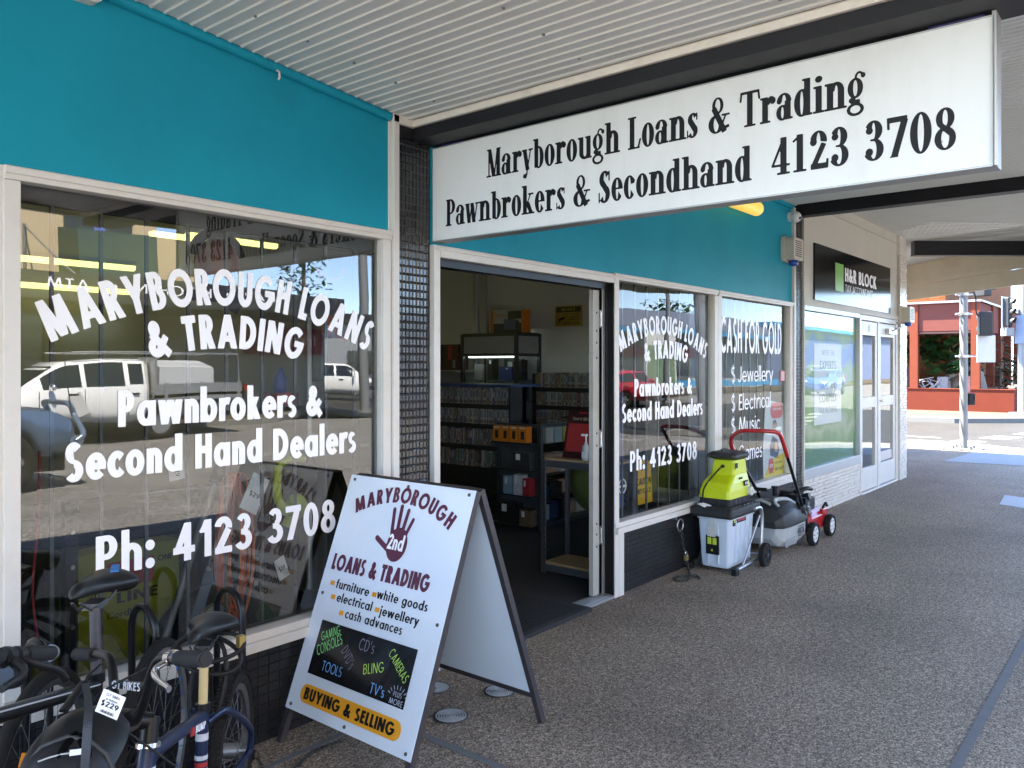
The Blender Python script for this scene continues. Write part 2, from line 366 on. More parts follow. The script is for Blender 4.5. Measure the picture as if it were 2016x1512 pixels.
def g_sans(c, w):
    """geometric sans, cap height 1"""
    t = w * .84; g = Gl(); u = g.u; xh = .70; A = .8; q = w * 1.06
    if c == 'A': A = .84; u(g.d(q / 2, 0, .42, 1, q)); u(g.d(A - q / 2, 0, .42, 1, q)); u(g.r(.2, .2, .64, .2 + t * .85))
    elif c in 'BPR':
        u(g.r(0, 0, w, 1)); b = {'B': .49, 'P': .4, 'R': .42}[c]; ry = (1 - b) / 2
        u(g.a(.28, b + ry, .28, ry, w * .98, t * .8, -90, 90)); u(g.r(0, 1 - t * .8, .285, 1)); u(g.r(0, b, .285, b + t * .8)); A = .57
        if c == 'B': u(g.a(.28, .285, .33, .285, w, t * .8, -90, 90)); u(g.r(0, 0, .285, t * .8)); A = .62
        if c == 'R': A = .62; u(g.d(A - q / 2, 0, .3, .5, q))
    elif c == 'C': u(g.a(.47, .5, .47, .515, w, t, 48, 312)); A = .8
    elif c == 'D': u(g.r(0, 0, w, 1)); u(g.a(.25, .5, .47, .5, w, t, -90, 90)); u(g.r(0, 0, .255, t)); u(g.r(0, 1 - t, .255, 1)); A = .73
    elif c in 'EF':
        u(g.r(0, 0, w, 1)); u(g.r(0, 1 - t, .47, 1)); u(g.r(0, .44, .44, .44 + t)); A = .48
        if c == 'E': u(g.r(0, 0, .47, t))
    elif c == 'G': u(g.a(.47, .5, .47, .515, w, t, 45, 352)); u(g.r(.48, .38, .94, .38 + t * .9)); A = .94
    elif c == 'H': u(g.r(0, 0, w, 1)); u(g.r(.66 - w, 0, .66, 1)); u(g.r(0, .43, .66, .43 + t)); A = .66
    elif c in 'I1l':
        A = w
        if c == 'I': u(g.r(0, 0, w, 1))
        if c == 'l': u(g.r(0, 0, w, 1.06))
        if c == '1': A = w + .2; u(g.r(.2, 0, A, 1)); u(g.d(.16, .66, .2 + w * .5, 1, w * 1.1)); u(g.r(.02, .76, .22, .82) if False else g.d(.1, .7, .24, .9, w * .7))
    elif c == 'J': u(g.r(.38 - w, .28, .38, 1)); u(g.a(.12, .28, .26, .29, w, t, 205, 360)); A = .38
    elif c == 'K': u(g.r(0, 0, w, 1)); u(g.d(w * .6, .42, .66 - q / 2, 1, q)); u(g.d(.7 - q / 2, 0, w * .9, .62, q)); A = .7
    elif c == 'L': u(g.r(0, 0, w, 1)); u(g.r(0, 0, .44, t)); A = .44
    elif c == 'M':
        A = 1.0; u(g.d(q * .5, 0, .2, 1, q)); u(g.d(A - q * .5, 0, A - .2, 1, q)); u(g.d(.5, .04, .21, 1, q)); u(g.d(.5, .04, A - .21, 1, q))
    elif c == 'N': A = .74; u(g.r(0, 0, w, 1)); u(g.r(A - w, 0, A, 1)); u(g.d(A - w * .55, 0, w * .55, 1, q * 1.05))
    elif c == 'O': u(g.o(.5, .5, .5, .515, w, t)); A = 1.0
    elif c == 'Q': u(g.o(.5, .5, .5, .515, w, t)); u(g.l(.55, .3, .95, -.05, w)); A = 1.0
    elif c == 'S':
        u(g.a(.29, .735, .26, .28, w * .95, t * .9, 35, 275)); u(g.a(.29, .27, .29, .285, w * .95, t * .9, -145, 92)); A = .58
    elif c == 'T': A = .56; u(g.r(0, 1 - t, A, 1)); u(g.r(A / 2 - w / 2, 0, A / 2 + w / 2, 1))
    elif c == 'U': A = .66; u(g.r(0, .33, w, 1)); u(g.r(A - w, .33, A, 1)); u(g.a(.33, .335, .33, .35, w, t, 180, 360))
    elif c == 'V': A = .84; u(g.d(.42, 0, q / 2, 1, q)); u(g.d(.42, 0, A - q / 2, 1, q))
    elif c == 'W': A = 1.1; u(g.d(.28, 0, q / 2, 1, q)); u(g.d(.28, 0, .55, 1, q)); u(g.d(.82, 0, .55, 1, q)); u(g.d(.82, 0, A - q / 2, 1, q))
    elif c == 'X': A = .78; u(g.d(q / 2, 0, A - q / 2, 1, q)); u(g.d(A - q / 2, 0, q / 2, 1, q))
    elif c == 'Y': A = .8; u(g.r(.4 - w / 2, 0, .4 + w / 2, .45)); u(g.d(.4, .38, q / 2, 1, q)); u(g.d(.4, .38, A - q / 2, 1, q))
    elif c == 'Z': A = .6; u(g.r(0, 0, A, t)); u(g.r(0, 1 - t, A, 1)); u(g.d(q / 2, t * .5, A - q / 2, 1 - t * .5, q))
    elif c == '&':
        A = .8; u(g.o(.34, .77, .21, .235, w * .8, t * .8)); u(g.a(.31, .27, .31, .285, w, t, 75, 320))
        u(g.l(.2, .66, .74, -.01, w * .95)); u(g.l(.36, .14, .72, .52, w * .85))
    elif c in 'adbpqgoeсc':
        A = .62; cx = .33; ry = xh / 2 + .01; rx = .33
        if c in 'ec':
            A = .62 if c == 'e' else .53
            u(g.a(cx, xh / 2, rx, ry, w, t * .9, 0 if c == 'e' else 46, 318))
            if c == 'e': u(g.r(.05, xh / 2 - t * .42, rx * 2 - .005, xh / 2 + t * .42))
        else:
            u(g.o(cx, xh / 2, rx, ry, w, t * .9)); A = rx * 2
            if c in 'a': u(g.r(A - w, 0, A + .02, xh)); A += .02
            if c == 'd': u(g.r(A - w, 0, A + .02, 1.06)); A += .02
            if c == 'b': u(g.r(-.02, 0, w - .02, 1.06))
            if c == 'p': u(g.r(-.02, -.3, w - .02, xh))
            if c == 'q': u(g.r(A - w, -.3, A + .02, xh))
            if c == 'g': u(g.r(A - w, 0.02, A + .02, xh)); u(g.a(cx + .01, .03, rx, .33, w, t * .9, 195, 360)); A += .02
    elif c in 'nhmru':
        u(g.r(0, 0, w, 1.06 if c == 'h' else xh)); A = .56
        if c == 'u':
            g.F[:] = -1; u(g.r(0, .25, w, xh)); u(g.r(A - w, 0, A, xh)); u(g.a(A / 2, .27, A / 2, .28, w, t * .9, 180, 360))
        elif c == 'r': A = .4; u(np.minimum(g.o(.34, .36, .34, .36, w * 1.0, t), np.minimum(g.Y - .36, .4 - g.X) if False else g.a(.34, .36, .34, .36, w, t * 1.1, 62, 180)))
        elif c == 'm':
            A = .9; u(g.a(.26, .44, .26, .27, w, t * .9, 0, 180)); u(g.r(.52 - w, 0, .52, .45)); u(g.a(.64, .44, .26, .27, w, t * .9, 0, 180)); u(g.r(A - w, 0, A, .45))
        else: u(g.a(A / 2, .43, A / 2, .28, w, t * .9, 0, 180)); u(g.r(A - w, 0, A, .44))
    elif c in 'ij':
        u(g.r(0, 0, w, xh)); u(g.e(w / 2, .92, w * .6, w * .6)); A = w
        if c == 'j': u(g.r(0, -.3, w, .1)); u(g.a(-.05, -.08, w + .05, .22, w, t, 270, 360))
    elif c == 'k': u(g.r(0, 0, w, 1.06)); u(g.d(w * .7, .3, .52 - q / 2, xh, q)); u(g.d(.58 - q / 2, 0, w * .9, .46, q)); A = .58
    elif c == 's':
        A = .44; u(g.a(.22, xh - .2, .2, .21, w * .92, t * .8, 30, 278)); u(g.a(.22, .2, .22, .215, w * .92, t * .8, -150, 95))
    elif c == 't': A = .34; u(g.r(.08, 0, .08 + w, .95)); u(g.r(0, xh - t * .8, A, xh))
    elif c == 'f': A = .36; u(g.r(.08, 0, .08 + w, .8)); u(g.a(.08 + .24, .8, .24, .26, w, t, 80, 180)); u(g.r(0, xh - t * .8, A, xh))
    elif c in 'vw':
        A = .6 if c == 'v' else .92
        if c == 'v': u(g.d(.3, 0, q / 2, xh, q)); u(g.d(.3, 0, A - q / 2, xh, q))
        else: u(g.d(.25, 0, q / 2, xh, q)); u(g.d(.25, 0, .46, xh, q * .95)); u(g.d(.67, 0, .46, xh, q * .95)); u(g.d(.67, 0, A - q / 2, xh, q))
    elif c == 'y': A = .62; u(g.d(.3, 0, q / 2, xh, q)); u(g.d(.18, -.3, A - q / 2, xh, q))
    elif c == 'x': A = .6; u(g.d(q / 2, 0, A - q / 2, xh, q)); u(g.d(A - q / 2, 0, q / 2, xh, q))
    elif c == '0': A = .6; u(g.o(.3, .5, .3, .51, w, t))
    elif c == '2': A = .58; u(g.a(.29, .72, .29, .29, w, t, -12, 172)); u(g.l(.1, .04, .46, .66, w)); u(g.r(.02, 0, A, t)); 
    elif c == '3': A = .58; u(g.a(.28, .75, .25, .26, w * .95, t * .85, -90, 150)); u(g.a(.28, .28, .3, .29, w, t * .9, -155, 90)); u(g.r(.2, .5 - t * .45, .3, .5 + t * .45))
    elif c == '4': A = .66; u(g.r(.54 - w, 0, .54, 1)); u(g.r(0, .2, A, .2 + t)); u(g.d(w * .45, .22, .54 - w * .5, 1, q * .9))
    elif c == '5': A = .58; u(g.r(.08, 1 - t, .54, 1)); u(g.r(.08, .48, .08 + w * .9, 1)); u(g.a(.27, .31, .31, .32, w, t, -150, 120))
    elif c == '7': A = .58; u(g.r(0, 1 - t, A, 1)); u(g.d(.16, 0, A - q / 2, 1 - t * .2, q))
    elif c == '8': A = .6; u(g.o(.3, .755, .25, .255, w * .92, t * .8)); u(g.o(.3, .285, .3, .295, w, t * .85))
    elif c == '9': A = .6; u(g.o(.3, .67, .3, .335, w, t * .9)); u(g.l(.5, .52, .22, 0, w))
    elif c == '6': A = .6; u(g.o(.3, .33, .3, .335, w, t * .9)); u(g.l(.1, .48, .38, 1, w))
    elif c == ':': A = w * 1.2; u(g.e(w * .6, .12, w * .62, w * .62)); u(g.e(w * .6, .58, w * .62, w * .62))
    elif c == '.': A = w * 1.1; u(g.e(w * .55, w * .5, w * .6, w * .6))
    elif c == '\u00b7': A = w * 1.3; u(g.e(w * .65, .45, w * .75, w * .75))
    elif c == ',': A = w; u(g.l(w * .6, w, w * .2, -.15, w * .8))
    elif c == "'": A = w; u(g.d(w * .4, .7, w * .6, 1.02, w * .9))
    elif c == '!': A = w; u(g.r(0, .3, w, 1)); u(g.e(w / 2, w * .5, w * .6, w * .6))
    elif c == '$':
        A = .56; u(g.a(.28, .735, .25, .27, w * .95, t * .9, 35, 275)); u(g.a(.28, .27, .28, .275, w * .95, t * .9, -145, 92)); u(g.r(.28 - w * .35, -.14, .28 + w * .35, 1.14))
    elif c == '-': A = .3; u(g.r(0, .35, A, .35 + t))
    elif c == '/': A = .4; u(g.d(.05, 0, .35, 1, w))
    elif c == '\u25a0': A = .55; u(g.r(0, .1, .55, .65))
    else: A = .35
    return g, A
def g_serif(c, w):
    """condensed heavy serif"""
    g = Gl(); u = g.u; xh = .72; S = w; t = .055; sf = .06; A = .5
    def ser(x0, x1, y): u(g.r(x0, y, x1, y + sf)); u(g.e(x0 + .005, y + sf / 2, .03, sf / 2)); u(g.e(x1 - .005, y + sf / 2, .03, sf / 2))
    def stem(x, h, top=True, foot=True):
        u(g.r(x, 0, x + S, h))
        if foot: ser(x - .05, x + S + .05, 0)
        if top: u(g.r(x - .06, h - sf, x + S * .5, h))
    if c == 'M': u(g.r(.07, 0, .13, 1)); u(g.r(.46, 0, .46 + S, 1)); u(g.d(.335, 0, .13, 1, S * .95)); u(g.d(.36, 0, .5, 1, t)); ser(0, .2, 0); ser(.42, .5 + S, 0); u(g.r(0, 1 - sf, .2, 1)); u(g.r(.5, 1 - sf, .5 + S, 1)); A = .5 + S
    elif c == 'L': u(g.r(.05, 0, .05 + S, 1)); ser(0, .1 + S, 1 - sf); ser(0, .4, 0); u(g.d(.36, .02, .44, .3, .07)); A = .46
    elif c == 'T': u(g.r(.2, 0, .2 + S, 1)); ser(.13, .27 + S, 0); u(g.r(0, 1 - sf * 1.3, .4 + S, 1)); u(g.d(-.0, .72, .03, 1, .06)); u(g.d(.4 + S, .72, .37 + S, 1, .06)); A = .4 + S
    elif c == 'P': u(g.r(.05, 0, .05 + S, 1)); ser(0, .1 + S, 0); u(g.r(0, 1 - sf, .2, 1)); u(g.a(.22, .715, .26, .285, S * .95, t, -90, 90)); u(g.r(.1, 1 - t, .23, 1)); u(g.r(.1, .43, .23, .43 + t)); A = .48
    elif c == 'S': u(g.a(.24, .74, .21, .28, S, t * 1.3, 40, 250)); u(g.a(.22, .27, .22, .29, S, t * 1.3, -140, 68)); u(g.l(.1, .72, .36, .3, S * 1.05)); u(g.r(.38, .68, .43, 1.0)); u(g.r(.0, 0, .05, .34)); A = .46
    elif c == '&':
        u(g.o(.3, .78, .18, .24, .1, t)); u(g.a(.25, .25, .25, .27, S, t, 70, 330)); u(g.l(.17, .72, .52, .0, S * .95)); u(g.l(.4, .13, .55, .48, t)); ser(.44, .66, .46); u(g.l(.46, .1, .66, .16, .09)); A = .68
    elif c == 'a': u(g.r(.24, .04, .24 + S, .52)); u(g.a(.22, .5, .2 + .01, .235, S * .9, t, 0, 165)); u(g.e(.085, .53, .075, .085)); u(g.o(.175, .2, .175, .215, S * .8, t)); u(g.r(.26, 0, .3 + S, sf)); A = .3 + S
    elif c == 'r': stem(.05, xh); u(g.a(.31, .5, .13, .23, .09, .09, 30, 180)); u(g.e(.36, .6, .085, .1)); A = .43
    elif c in 'nh':
        stem(.05, 1 if c == 'h' else xh); x = .12 + S; u(g.r(x + .05, 0, x + .05 + S, .5)); u(g.a((.05 + x + .05 + S) / 2 + .02, .48, (x + S) / 2 - .02, .25, S, .09, 0, 170)); ser(x, x + S + .1, 0); A = x + S + .1
    elif c == 'u':
        u(g.r(.05, .16, .05 + S, xh)); u(g.r(-.01, xh - sf, .1, xh)); x = .12 + S; u(g.r(x + .05, 0, x + .05 + S, xh)); u(g.r(x, xh - sf, x + .1, xh)); u(g.a(.05 + (x + S) / 2, .2, (x + S) / 2, .215, S, .09, 180, 350)); u(g.r(x + S, 0, x + S + .1, sf)); A = x + S + .1
    elif c == 'o': u(g.o(.22, .36, .22, .375, S, t)); A = .44
    elif c == 'b': u(g.r(.05, .02, .05 + S, 1)); u(g.r(-.01, 1 - sf, .12, 1)); u(g.a(.24, .36, .22, .375, S, t, -150, 150)); A = .46
    elif c == 'd': x = .28; u(g.r(x, 0, x + S, 1)); u(g.r(x - .06, 1 - sf, x + .05, 1)); u(g.r(x + S - .02, 0, x + S + .06, sf)); u(g.o(.215, .36, .215, .375, S, t)); A = x + S + .06
    elif c == 'p': u(g.r(.05, -.28, .05 + S, xh)); u(g.o(.24, .36, .22, .375, S, t)); A = .46
    elif c == 'y': u(g.d(.24, 0, .1, xh, S)); u(g.d(.19, -.16, .38, xh, t)); ser(-.0, .2, xh - sf); ser(.3, .46, xh - sf); u(g.e(.12, -.2, .09, .08)); u(g.l(.12, -.25, .22, -.12, .06)); A = .46
    elif c == 'g': u(g.o(.2, .46, .2, .265, S * .85, t)); u(g.a(.3, .72, .12, .16, .06, .06, 0, 200)); u(g.e(.4, .76, .06, .07)); u(g.a(.2, .15, .17, .1, .1, .09, 90, 270)); u(g.r(.18, .05, .32, .16)); u(g.o(.2, -.09, .22, .17, .09, .07)); A = .45
    elif c == 'k': u(g.r(.05, 0, .05 + S, 1)); ser(0, .1 + S, 0); u(g.r(-.01, 1 - sf, .12, 1)); u(g.d(.2, .3, .4, xh, t)); ser(.3, .5, xh - sf); u(g.d(.42, 0, .24, .42, S)); ser(.3, .54, 0); A = .54
    elif c == 'w': u(g.d(.18, 0, .08, xh, S)); u(g.d(.2, 0, .32, xh, t)); u(g.d(.42, 0, .32, xh, S)); u(g.d(.44, 0, .58, xh, t)); ser(0, .18, xh - sf); ser(.5, .65, xh - sf); A = .64
    elif c == 'e': u(g.a(.215, .36, .215, .375, S, t, 0, 320)); u(g.r(.1, .36, .41, .36 + t)); A = .43
    elif c == 'c': u(g.a(.215, .36, .215, .375, S, t, 40, 318)); u(g.e(.33, .55, .08, .09)); A = .42
    elif c == 's': u(g.a(.2, .53, .17, .2, S * .85, t, 40, 250)); u(g.a(.18, .2, .18, .21, S * .85, t, -140, 68)); u(g.l(.1, .52, .28, .22, S)); u(g.r(.31, .5, .35, xh)); u(g.r(0, 0, .04, .24)); A = .38
    elif c == 'i': stem(.05, xh); u(g.e(.05 + S / 2, .9, .1, .09)); A = .1 + S
    elif c == '1': u(g.r(.1, 0, .1 + S, 1)); ser(.03, .17 + S, 0); u(g.l(.0, .82, .2, .98, .06)); A = .22 + S
    elif c == '2': u(g.a(.22, .73, .22, .28, S, t, -10, 165)); u(g.e(.09, .72, .09, .1)); u(g.l(.08, .05, .36, .66, S * .8)); u(g.r(.02, 0, .44, .15)); u(g.d(.44, 0, .45, .25, .06)); A = .48
    elif c == '3': u(g.a(.2, .75, .21, .26, S, t, -90, 155)); u(g.a(.2, .27, .24, .28, S, t, -155, 90)); u(g.r(.12, .49, .22, .545)); u(g.e(.1, .76, .085, .09)); u(g.e(.1, .22, .09, .1)); A = .46
    elif c == '4': u(g.r(.24, 0, .24 + S, 1)); ser(.17, .31 + S, 0); u(g.r(0, .22, .5, .22 + t * 1.1)); u(g.d(.02, .24, .34, 1, t * 1.3)); A = .52
    elif c == '7': u(g.r(.0, .86, .46, 1)); u(g.d(.03, .7, .02, 1, .06)); u(g.d(.16, 0, .4, .9, S * .95)); u(g.r(.06, 0, .26, .03)); A = .46
    elif c == '0': u(g.o(.24, .5, .24, .51, S, t)); A = .48
    elif c == '8': u(g.o(.23, .75, .2, .26, S * .85, t)); u(g.o(.23, .27, .23, .28, S * .85, t)); u(g.l(.1, .64, .36, .36, S * .7)); A = .46
    else: A = .3
    return g, A
_gc = {}
def glyph(c, font, w):
    k = (c, font, w)
    if k not in _gc:
        if c == ' ': _gc[k] = (np.zeros((0, 2)), [], .26 if font == 'serif' else .34)
        else:
            g, A = (g_serif if font == 'serif' else g_sans)(c, w); V, Fs = g.mesh(); _gc[k] = (V, Fs, A)
    return _gc[k]
def layout(txt, font='sans', w=.2, gap=.1):
    x = 0; out = []
    for c in txt:
        V, Fs, A = glyph(c, font, w); out.append((V, Fs, x, A)); x += A + gap
    return out, x - gap
def text_on(b, txt, o, ex, ey, x0, x1, y0, h, font='sans', w=.2, gap=.1, mi=0, arch=None, slant=0, rot=0, ybase=None):
    """text from x0 to x1 on a plane (o, ex, ey), baseline y0 (or arch(x)->y), cap height h"""
    b.cut(); out, W = layout(txt, font, w, gap); o = np.array(o, float); ex = np.array(ex, float); ey = np.array(ey, float); k = (x1 - x0) / W
    for V, Fs, gx, A in out:
        if not len(V): continue
        if arch:
            xc = x0 + (gx + A / 2) * k; e_ = .01; yb = arch(xc); an = math.atan2(arch(xc + e_) - arch(xc - e_), 2 * e_)
            lx = (V[:, 0] - A / 2) * k; ly = V[:, 1] * h; X = xc + lx * math.cos(an) - ly * math.sin(an); Y = yb + lx * math.sin(an) + ly * math.cos(an)
        else:
            X = x0 + (V[:, 0] + gx) * k + V[:, 1] * h * slant; Y = y0 + V[:, 1] * h
            if rot:
                dx = X - x0; dy = Y - y0; c_, s_ = math.cos(rot), math.sin(rot); X = x0 + dx * c_ - dy * s_; Y = y0 + dx * s_ + dy * c_
        b.add([o + ex * X[i] + ey * Y[i] for i in range(len(X))], Fs, mi)
    return b
# ---------------------------------------------------------------- materials of the street and the shop fronts
def aggregate(name, dark=(.115, .087, .063), mid=(.245, .190, .142), light=(.50, .42, .33), sc_=150):
    m = bpy.data.materials.new(name); m.use_nodes = True; n = m.node_tree; p = n.nodes['Principled BSDF']
    tc = n.nodes.new('ShaderNodeTexCoord')
    vo = n.nodes.new('ShaderNodeTexVoronoi'); vo.inputs['Scale'].default_value = sc_; n.links.new(tc.outputs['Object'], vo.inputs['Vector'])
    sp = n.nodes.new('ShaderNodeSeparateColor'); n.links.new(vo.outputs['Color'], sp.inputs[0])
    rp = n.nodes.new('ShaderNodeValToRGB'); e = rp.color_ramp.elements
    e[0].position = 0; e[0].color = (*dark, 1); e[1].position = 1; e[1].color = (*light, 1)
    for pp, c in ((.3, dark), (.45, mid), (.75, tuple(np.array(mid) * 1.25)), (.9, tuple(np.array(mid) * 1.8))):
        q = e.new(pp); q.color = (*c, 1)
    n.links.new(sp.outputs[0], rp.inputs[0])
    nz = n.nodes.new('ShaderNodeTexNoise'); nz.inputs['Scale'].default_value = 1.1; nz.inputs['Detail'].default_value = 6; n.links.new(tc.outputs['Object'], nz.inputs['Vector'])
    mr = n.nodes.new('ShaderNodeMapRange'); mr.inputs[1].default_value = .3; mr.inputs[2].default_value = .7; mr.inputs[3].default_value = .78; mr.inputs[4].default_value = 1.12; n.links.new(nz.outputs['Fac'], mr.inputs[0])
    n2 = n.nodes.new('ShaderNodeTexNoise'); n2.inputs['Scale'].default_value = 45; n2.inputs['Detail'].default_value = 3; n.links.new(tc.outputs['Object'], n2.inputs['Vector'])
    m3 = n.nodes.new('ShaderNodeMapRange'); m3.inputs[1].default_value = .3; m3.inputs[2].default_value = .7; m3.inputs[3].default_value = .7; m3.inputs[4].default_value = 1.3; n.links.new(n2.outputs['Fac'], m3.inputs[0])
    mu = n.nodes.new('ShaderNodeMath'); mu.operation = 'MULTIPLY'; n.links.new(mr.outputs[0], mu.inputs[0]); n.links.new(m3.outputs[0], mu.inputs[1])
    vm = n.nodes.new('ShaderNodeVectorMath'); vm.operation = 'SCALE'; n.links.new(rp.outputs[0], vm.inputs[0]); n.links.new(mu.outputs[0], vm.inputs['Scale'])
    n.links.new(vm.outputs[0], p.inputs['Base Color']); p.inputs['Roughness'].default_value = .7; p.inputs['Specular IOR Level'].default_value = .3
    if name.startswith('exposed'):                           # trodden gum and darker worn stains
        v2 = n.nodes.new('ShaderNodeTexVoronoi'); v2.inputs['Scale'].default_value = 2.6; n.links.new(tc.outputs['Object'], v2.inputs['Vector'])
        s2 = n.nodes.new('ShaderNodeSeparateColor'); n.links.new(v2.outputs['Color'], s2.inputs[0])
        b1 = n.nodes.new('ShaderNodeMath'); b1.operation = 'LESS_THAN'; b1.inputs[1].default_value = .045; n.links.new(v2.outputs['Distance'], b1.inputs[0])
        b2 = n.nodes.new('ShaderNodeMath'); b2.operation = 'LESS_THAN'; b2.inputs[1].default_value = .4; n.links.new(s2.outputs[0], b2.inputs[0])
        b3 = n.nodes.new('ShaderNodeMath'); b3.operation = 'MULTIPLY'; n.links.new(b1.outputs[0], b3.inputs[0]); n.links.new(b2.outputs[0], b3.inputs[1])
        b4 = n.nodes.new('ShaderNodeMath'); b4.operation = 'MULTIPLY_ADD'; b4.inputs[1].default_value = -.5; b4.inputs[2].default_value = 1; n.links.new(b3.outputs[0], b4.inputs[0])
        b5 = n.nodes.new('ShaderNodeMath'); b5.operation = 'MULTIPLY'; n.links.new(b4.outputs[0], b5.inputs[0]); n.links.new(mu.outputs[0], b5.inputs[1]); n.links.new(b5.outputs[0], vm.inputs['Scale'])
        nz.inputs['Scale'].default_value = .9; mr.inputs[3].default_value = .7; mr.inputs[4].default_value = 1.15
    bp = n.nodes.new('ShaderNodeBump'); bp.inputs['Strength'].default_value = .5; bp.inputs['Distance'].default_value = .004
    n.links.new(vo.outputs['Distance'], bp.inputs['Height']); bp.invert = True; n.links.new(bp.outputs[0], p.inputs['Normal'])
    return m
m_path = aggregate('exposed aggregate paving', sc_=185)
m_asph = aggregate('bleached chip seal road', (.085, .08, .074), (.155, .146, .135), (.25, .24, .22), 60)  # kept pale so the sunlit road bounces more light under the canopy
m_asph2 = aggregate('asphalt darkened for exposure', (.019, .0175, .0155), (.026, .024, .021), (.04, .037, .033), 60)  # darker copy of the road, colour lowered to hold down sunlit glare
m_conc = mat('concrete', (.16, .155, .14), .85, var=.12, scale=4, bump=.25, bscale=120, dirt=.3, dcol=(.1, .09, .08))
m_joint = mat('trowelled mortar joint', (.13, .13, .13), .75, var=.2, scale=14, bump=.2, bscale=200)
m_teal = mat('teal wall paint', (.001, .268, .375), .5, spec=.12, specks=(5.5, .035, (.5, .55, .55), .16), var=.12, scale=2.2, bump=.05, bscale=160, dirt=.4, dcol=(.004, .19, .25), dscale=1.6)
m_tile = mat('black glazed tile', (.016, .016, .018), .2, var=.45, scale=9, coat=.3)
m_tile2 = mat('dull black tile', (.014, .014, .016), .36, spec=.3, var=.4, scale=9, dirt=.3, dcol=(.05, .045, .04), dscale=4)
m_grout = mat('grey grout', (.12, .115, .105), .8, var=.2)
m_grout2 = mat('pale grout', (.22, .215, .2), .8, var=.2)
m_wbrick = mat('cream glazed brick', (.68, .63, .57), .3, var=.06, scale=10, dirt=.25, dcol=(.4, .33, .27))
m_dgrout = mat('dark grout', (.06, .055, .05), .8)
m_cream = mat('cream wall paint', (.50, .47, .41), .6, var=.06, scale=3, dirt=.3, dcol=(.33, .29, .23), dscale=2, bump=.06, bscale=90)
m_soffit = mat('painted ribbed soffit', (.62, .63, .615), .42, var=.05, scale=2, dirt=.15, dcol=(.33, .31, .27), dscale=3)
m_girder = mat('black painted girder', (.010, .010, .013), .5, var=.3, scale=5, dirt=.3, dcol=(.03, .027, .025), dscale=6, spec=.3)
m_cap = mat('off white flashing', (.66, .62, .56), .5, var=.05, dirt=.4, dcol=(.3, .26, .2), dscale=7)
m_inwall = mat('interior wall paint', (.62, .61, .56), .7, var=.05, scale=2)
m_carpet = mat('dark carpet', (.02, .021, .025), .95, var=.35, scale=60, bump=.4, bscale=400)
m_glass = glass('shop window glass', 2.5, (.62, .65, .64)); m_glassr = glass('low reflection shop window glass', 1.25); m_glassg = glass('weakest reflection window glass', .9)  # reflection strength set per window; left pane's colour also dims the display
m_glass2 = glass('plain glass', 1.5)
m_cabglass = glass('cabinet glass', 1.6, (.9, .95, .93))
X_ = (1, 0, 0); Z_ = (0, 0, 1)

# ---------------------------------------------------------------- ground, road, paving
def sheet(name, pts, z, m, kind='structure', th=0):
    b = B()
    if th: b.prism(pts, (0, 0, z - th), (1, 0, 0), (0, 1, 0), th)
    else: b.add([(p[0], p[1], z) for p in pts], [tuple(range(len(pts)))])
    o = b.done(name, m); setp(o, kind=kind); return o
sheet('ground', [(-900, -900), (900, -900), (900, 900), (-900, 900)], -.30, mat('dry ground', (.12, .105, .08), .95, var=.3, scale=.3))
sheet('road', [(-120, -14.6), (17.5, -14.6), (17.5, 10), (-120, 10)], ROAD_Z, m_asph)
sheet('side_road', [(17.5, -120), (33, -120), (33, 90), (17.5, 90)], ROAD_Z, m_asph2)
sheet('road', [(33.0, -14.6), (140, -14.6), (140, 10), (33.0, 10)], ROAD_Z, m_asph)
fp = [(-60, KERB_Y), (13.4, KERB_Y), (16.6, .5), (18.2, 3.4), (18.2, 60), (-60, 60)]
sheet('footpath', fp, 0, m_path, th=.3)
b = B(); kp = fp[:5]
for i in range(4):
    a = np.array(kp[i]); c = np.array(kp[i + 1]); d = (c - a) / np.linalg.norm(c - a); nn = np.array([d[1], -d[0]])
    q = [a, c, c + nn * .14, a + nn * .14]
    b.add([(p[0], p[1], z) for z in (-.2, .006) for p in q], [(0, 3, 2, 1), (4, 5, 6, 7), (0, 1, 5, 4), (1, 2, 6, 5), (2, 3, 7, 6), (3, 0, 4, 7)])
setp(b.done('kerb', m_conc, bevel=.01), kind='structure')
b = B()
for x0, y0, x1, y1 in ((-3, 2.685, 2.36, 2.715), (2.36, .63, 2.395, 2.715), (2.395, .63, 14.2, .668)):
    b.box(x0, y0, .001, x1, y1, .004)
setp(b.done('paving_joint', m_joint), kind='structure')
sheet('kerb_ramp', [(14.5, 2.88), (14.66, 1.7), (15.6, -.35), (16.55, .62), (18.1, 3.36), (16.5, 2.75)], .004, mat('smooth pale concrete', (.27, .28, .29), .8, var=.08, scale=3), th=.003)
setp(sheet('path_marker', [(10.4, 1.50), (11.2, 1.56), (11.0, 1.12), (10.2, 1.05)], .004, mat('worn white marking', (.40, .43, .48), .6, var=.12, scale=12), th=.003), kind='structure')
m_line = mat('road marking paint', (.24, .24, .23), .8, spec=.1, var=.15, scale=9, dirt=.25, dcol=(.2, .2, .19), dscale=6)
b = B()
def rline(b, x0, y0, x1, y1, w=.12, dash=None):
    a = np.array([x0, y0]); c = np.array([x1, y1]); L = np.linalg.norm(c - a); d = (c - a) / L; nn = np.array([-d[1], d[0]]) * w / 2; t = 0
    while t < L:
        e = min(L, t + (dash[0] if dash else L)); p, q = a + d * t, a + d * e
        b.add([(*(p + nn), ROAD_Z + .004), (*(p - nn), ROAD_Z + .004), (*(q - nn), ROAD_Z + .004), (*(q + nn), ROAD_Z + .004)], [(0, 1, 2, 3)]); t = e + (dash[1] if dash else 0)
rline(b, -60, -7.9, 14, -7.9, .12); rline(b, -60, -7.65, 14, -7.65, .12); rline(b, -60, -4.6, 13, -4.6, .1, (2, 3))
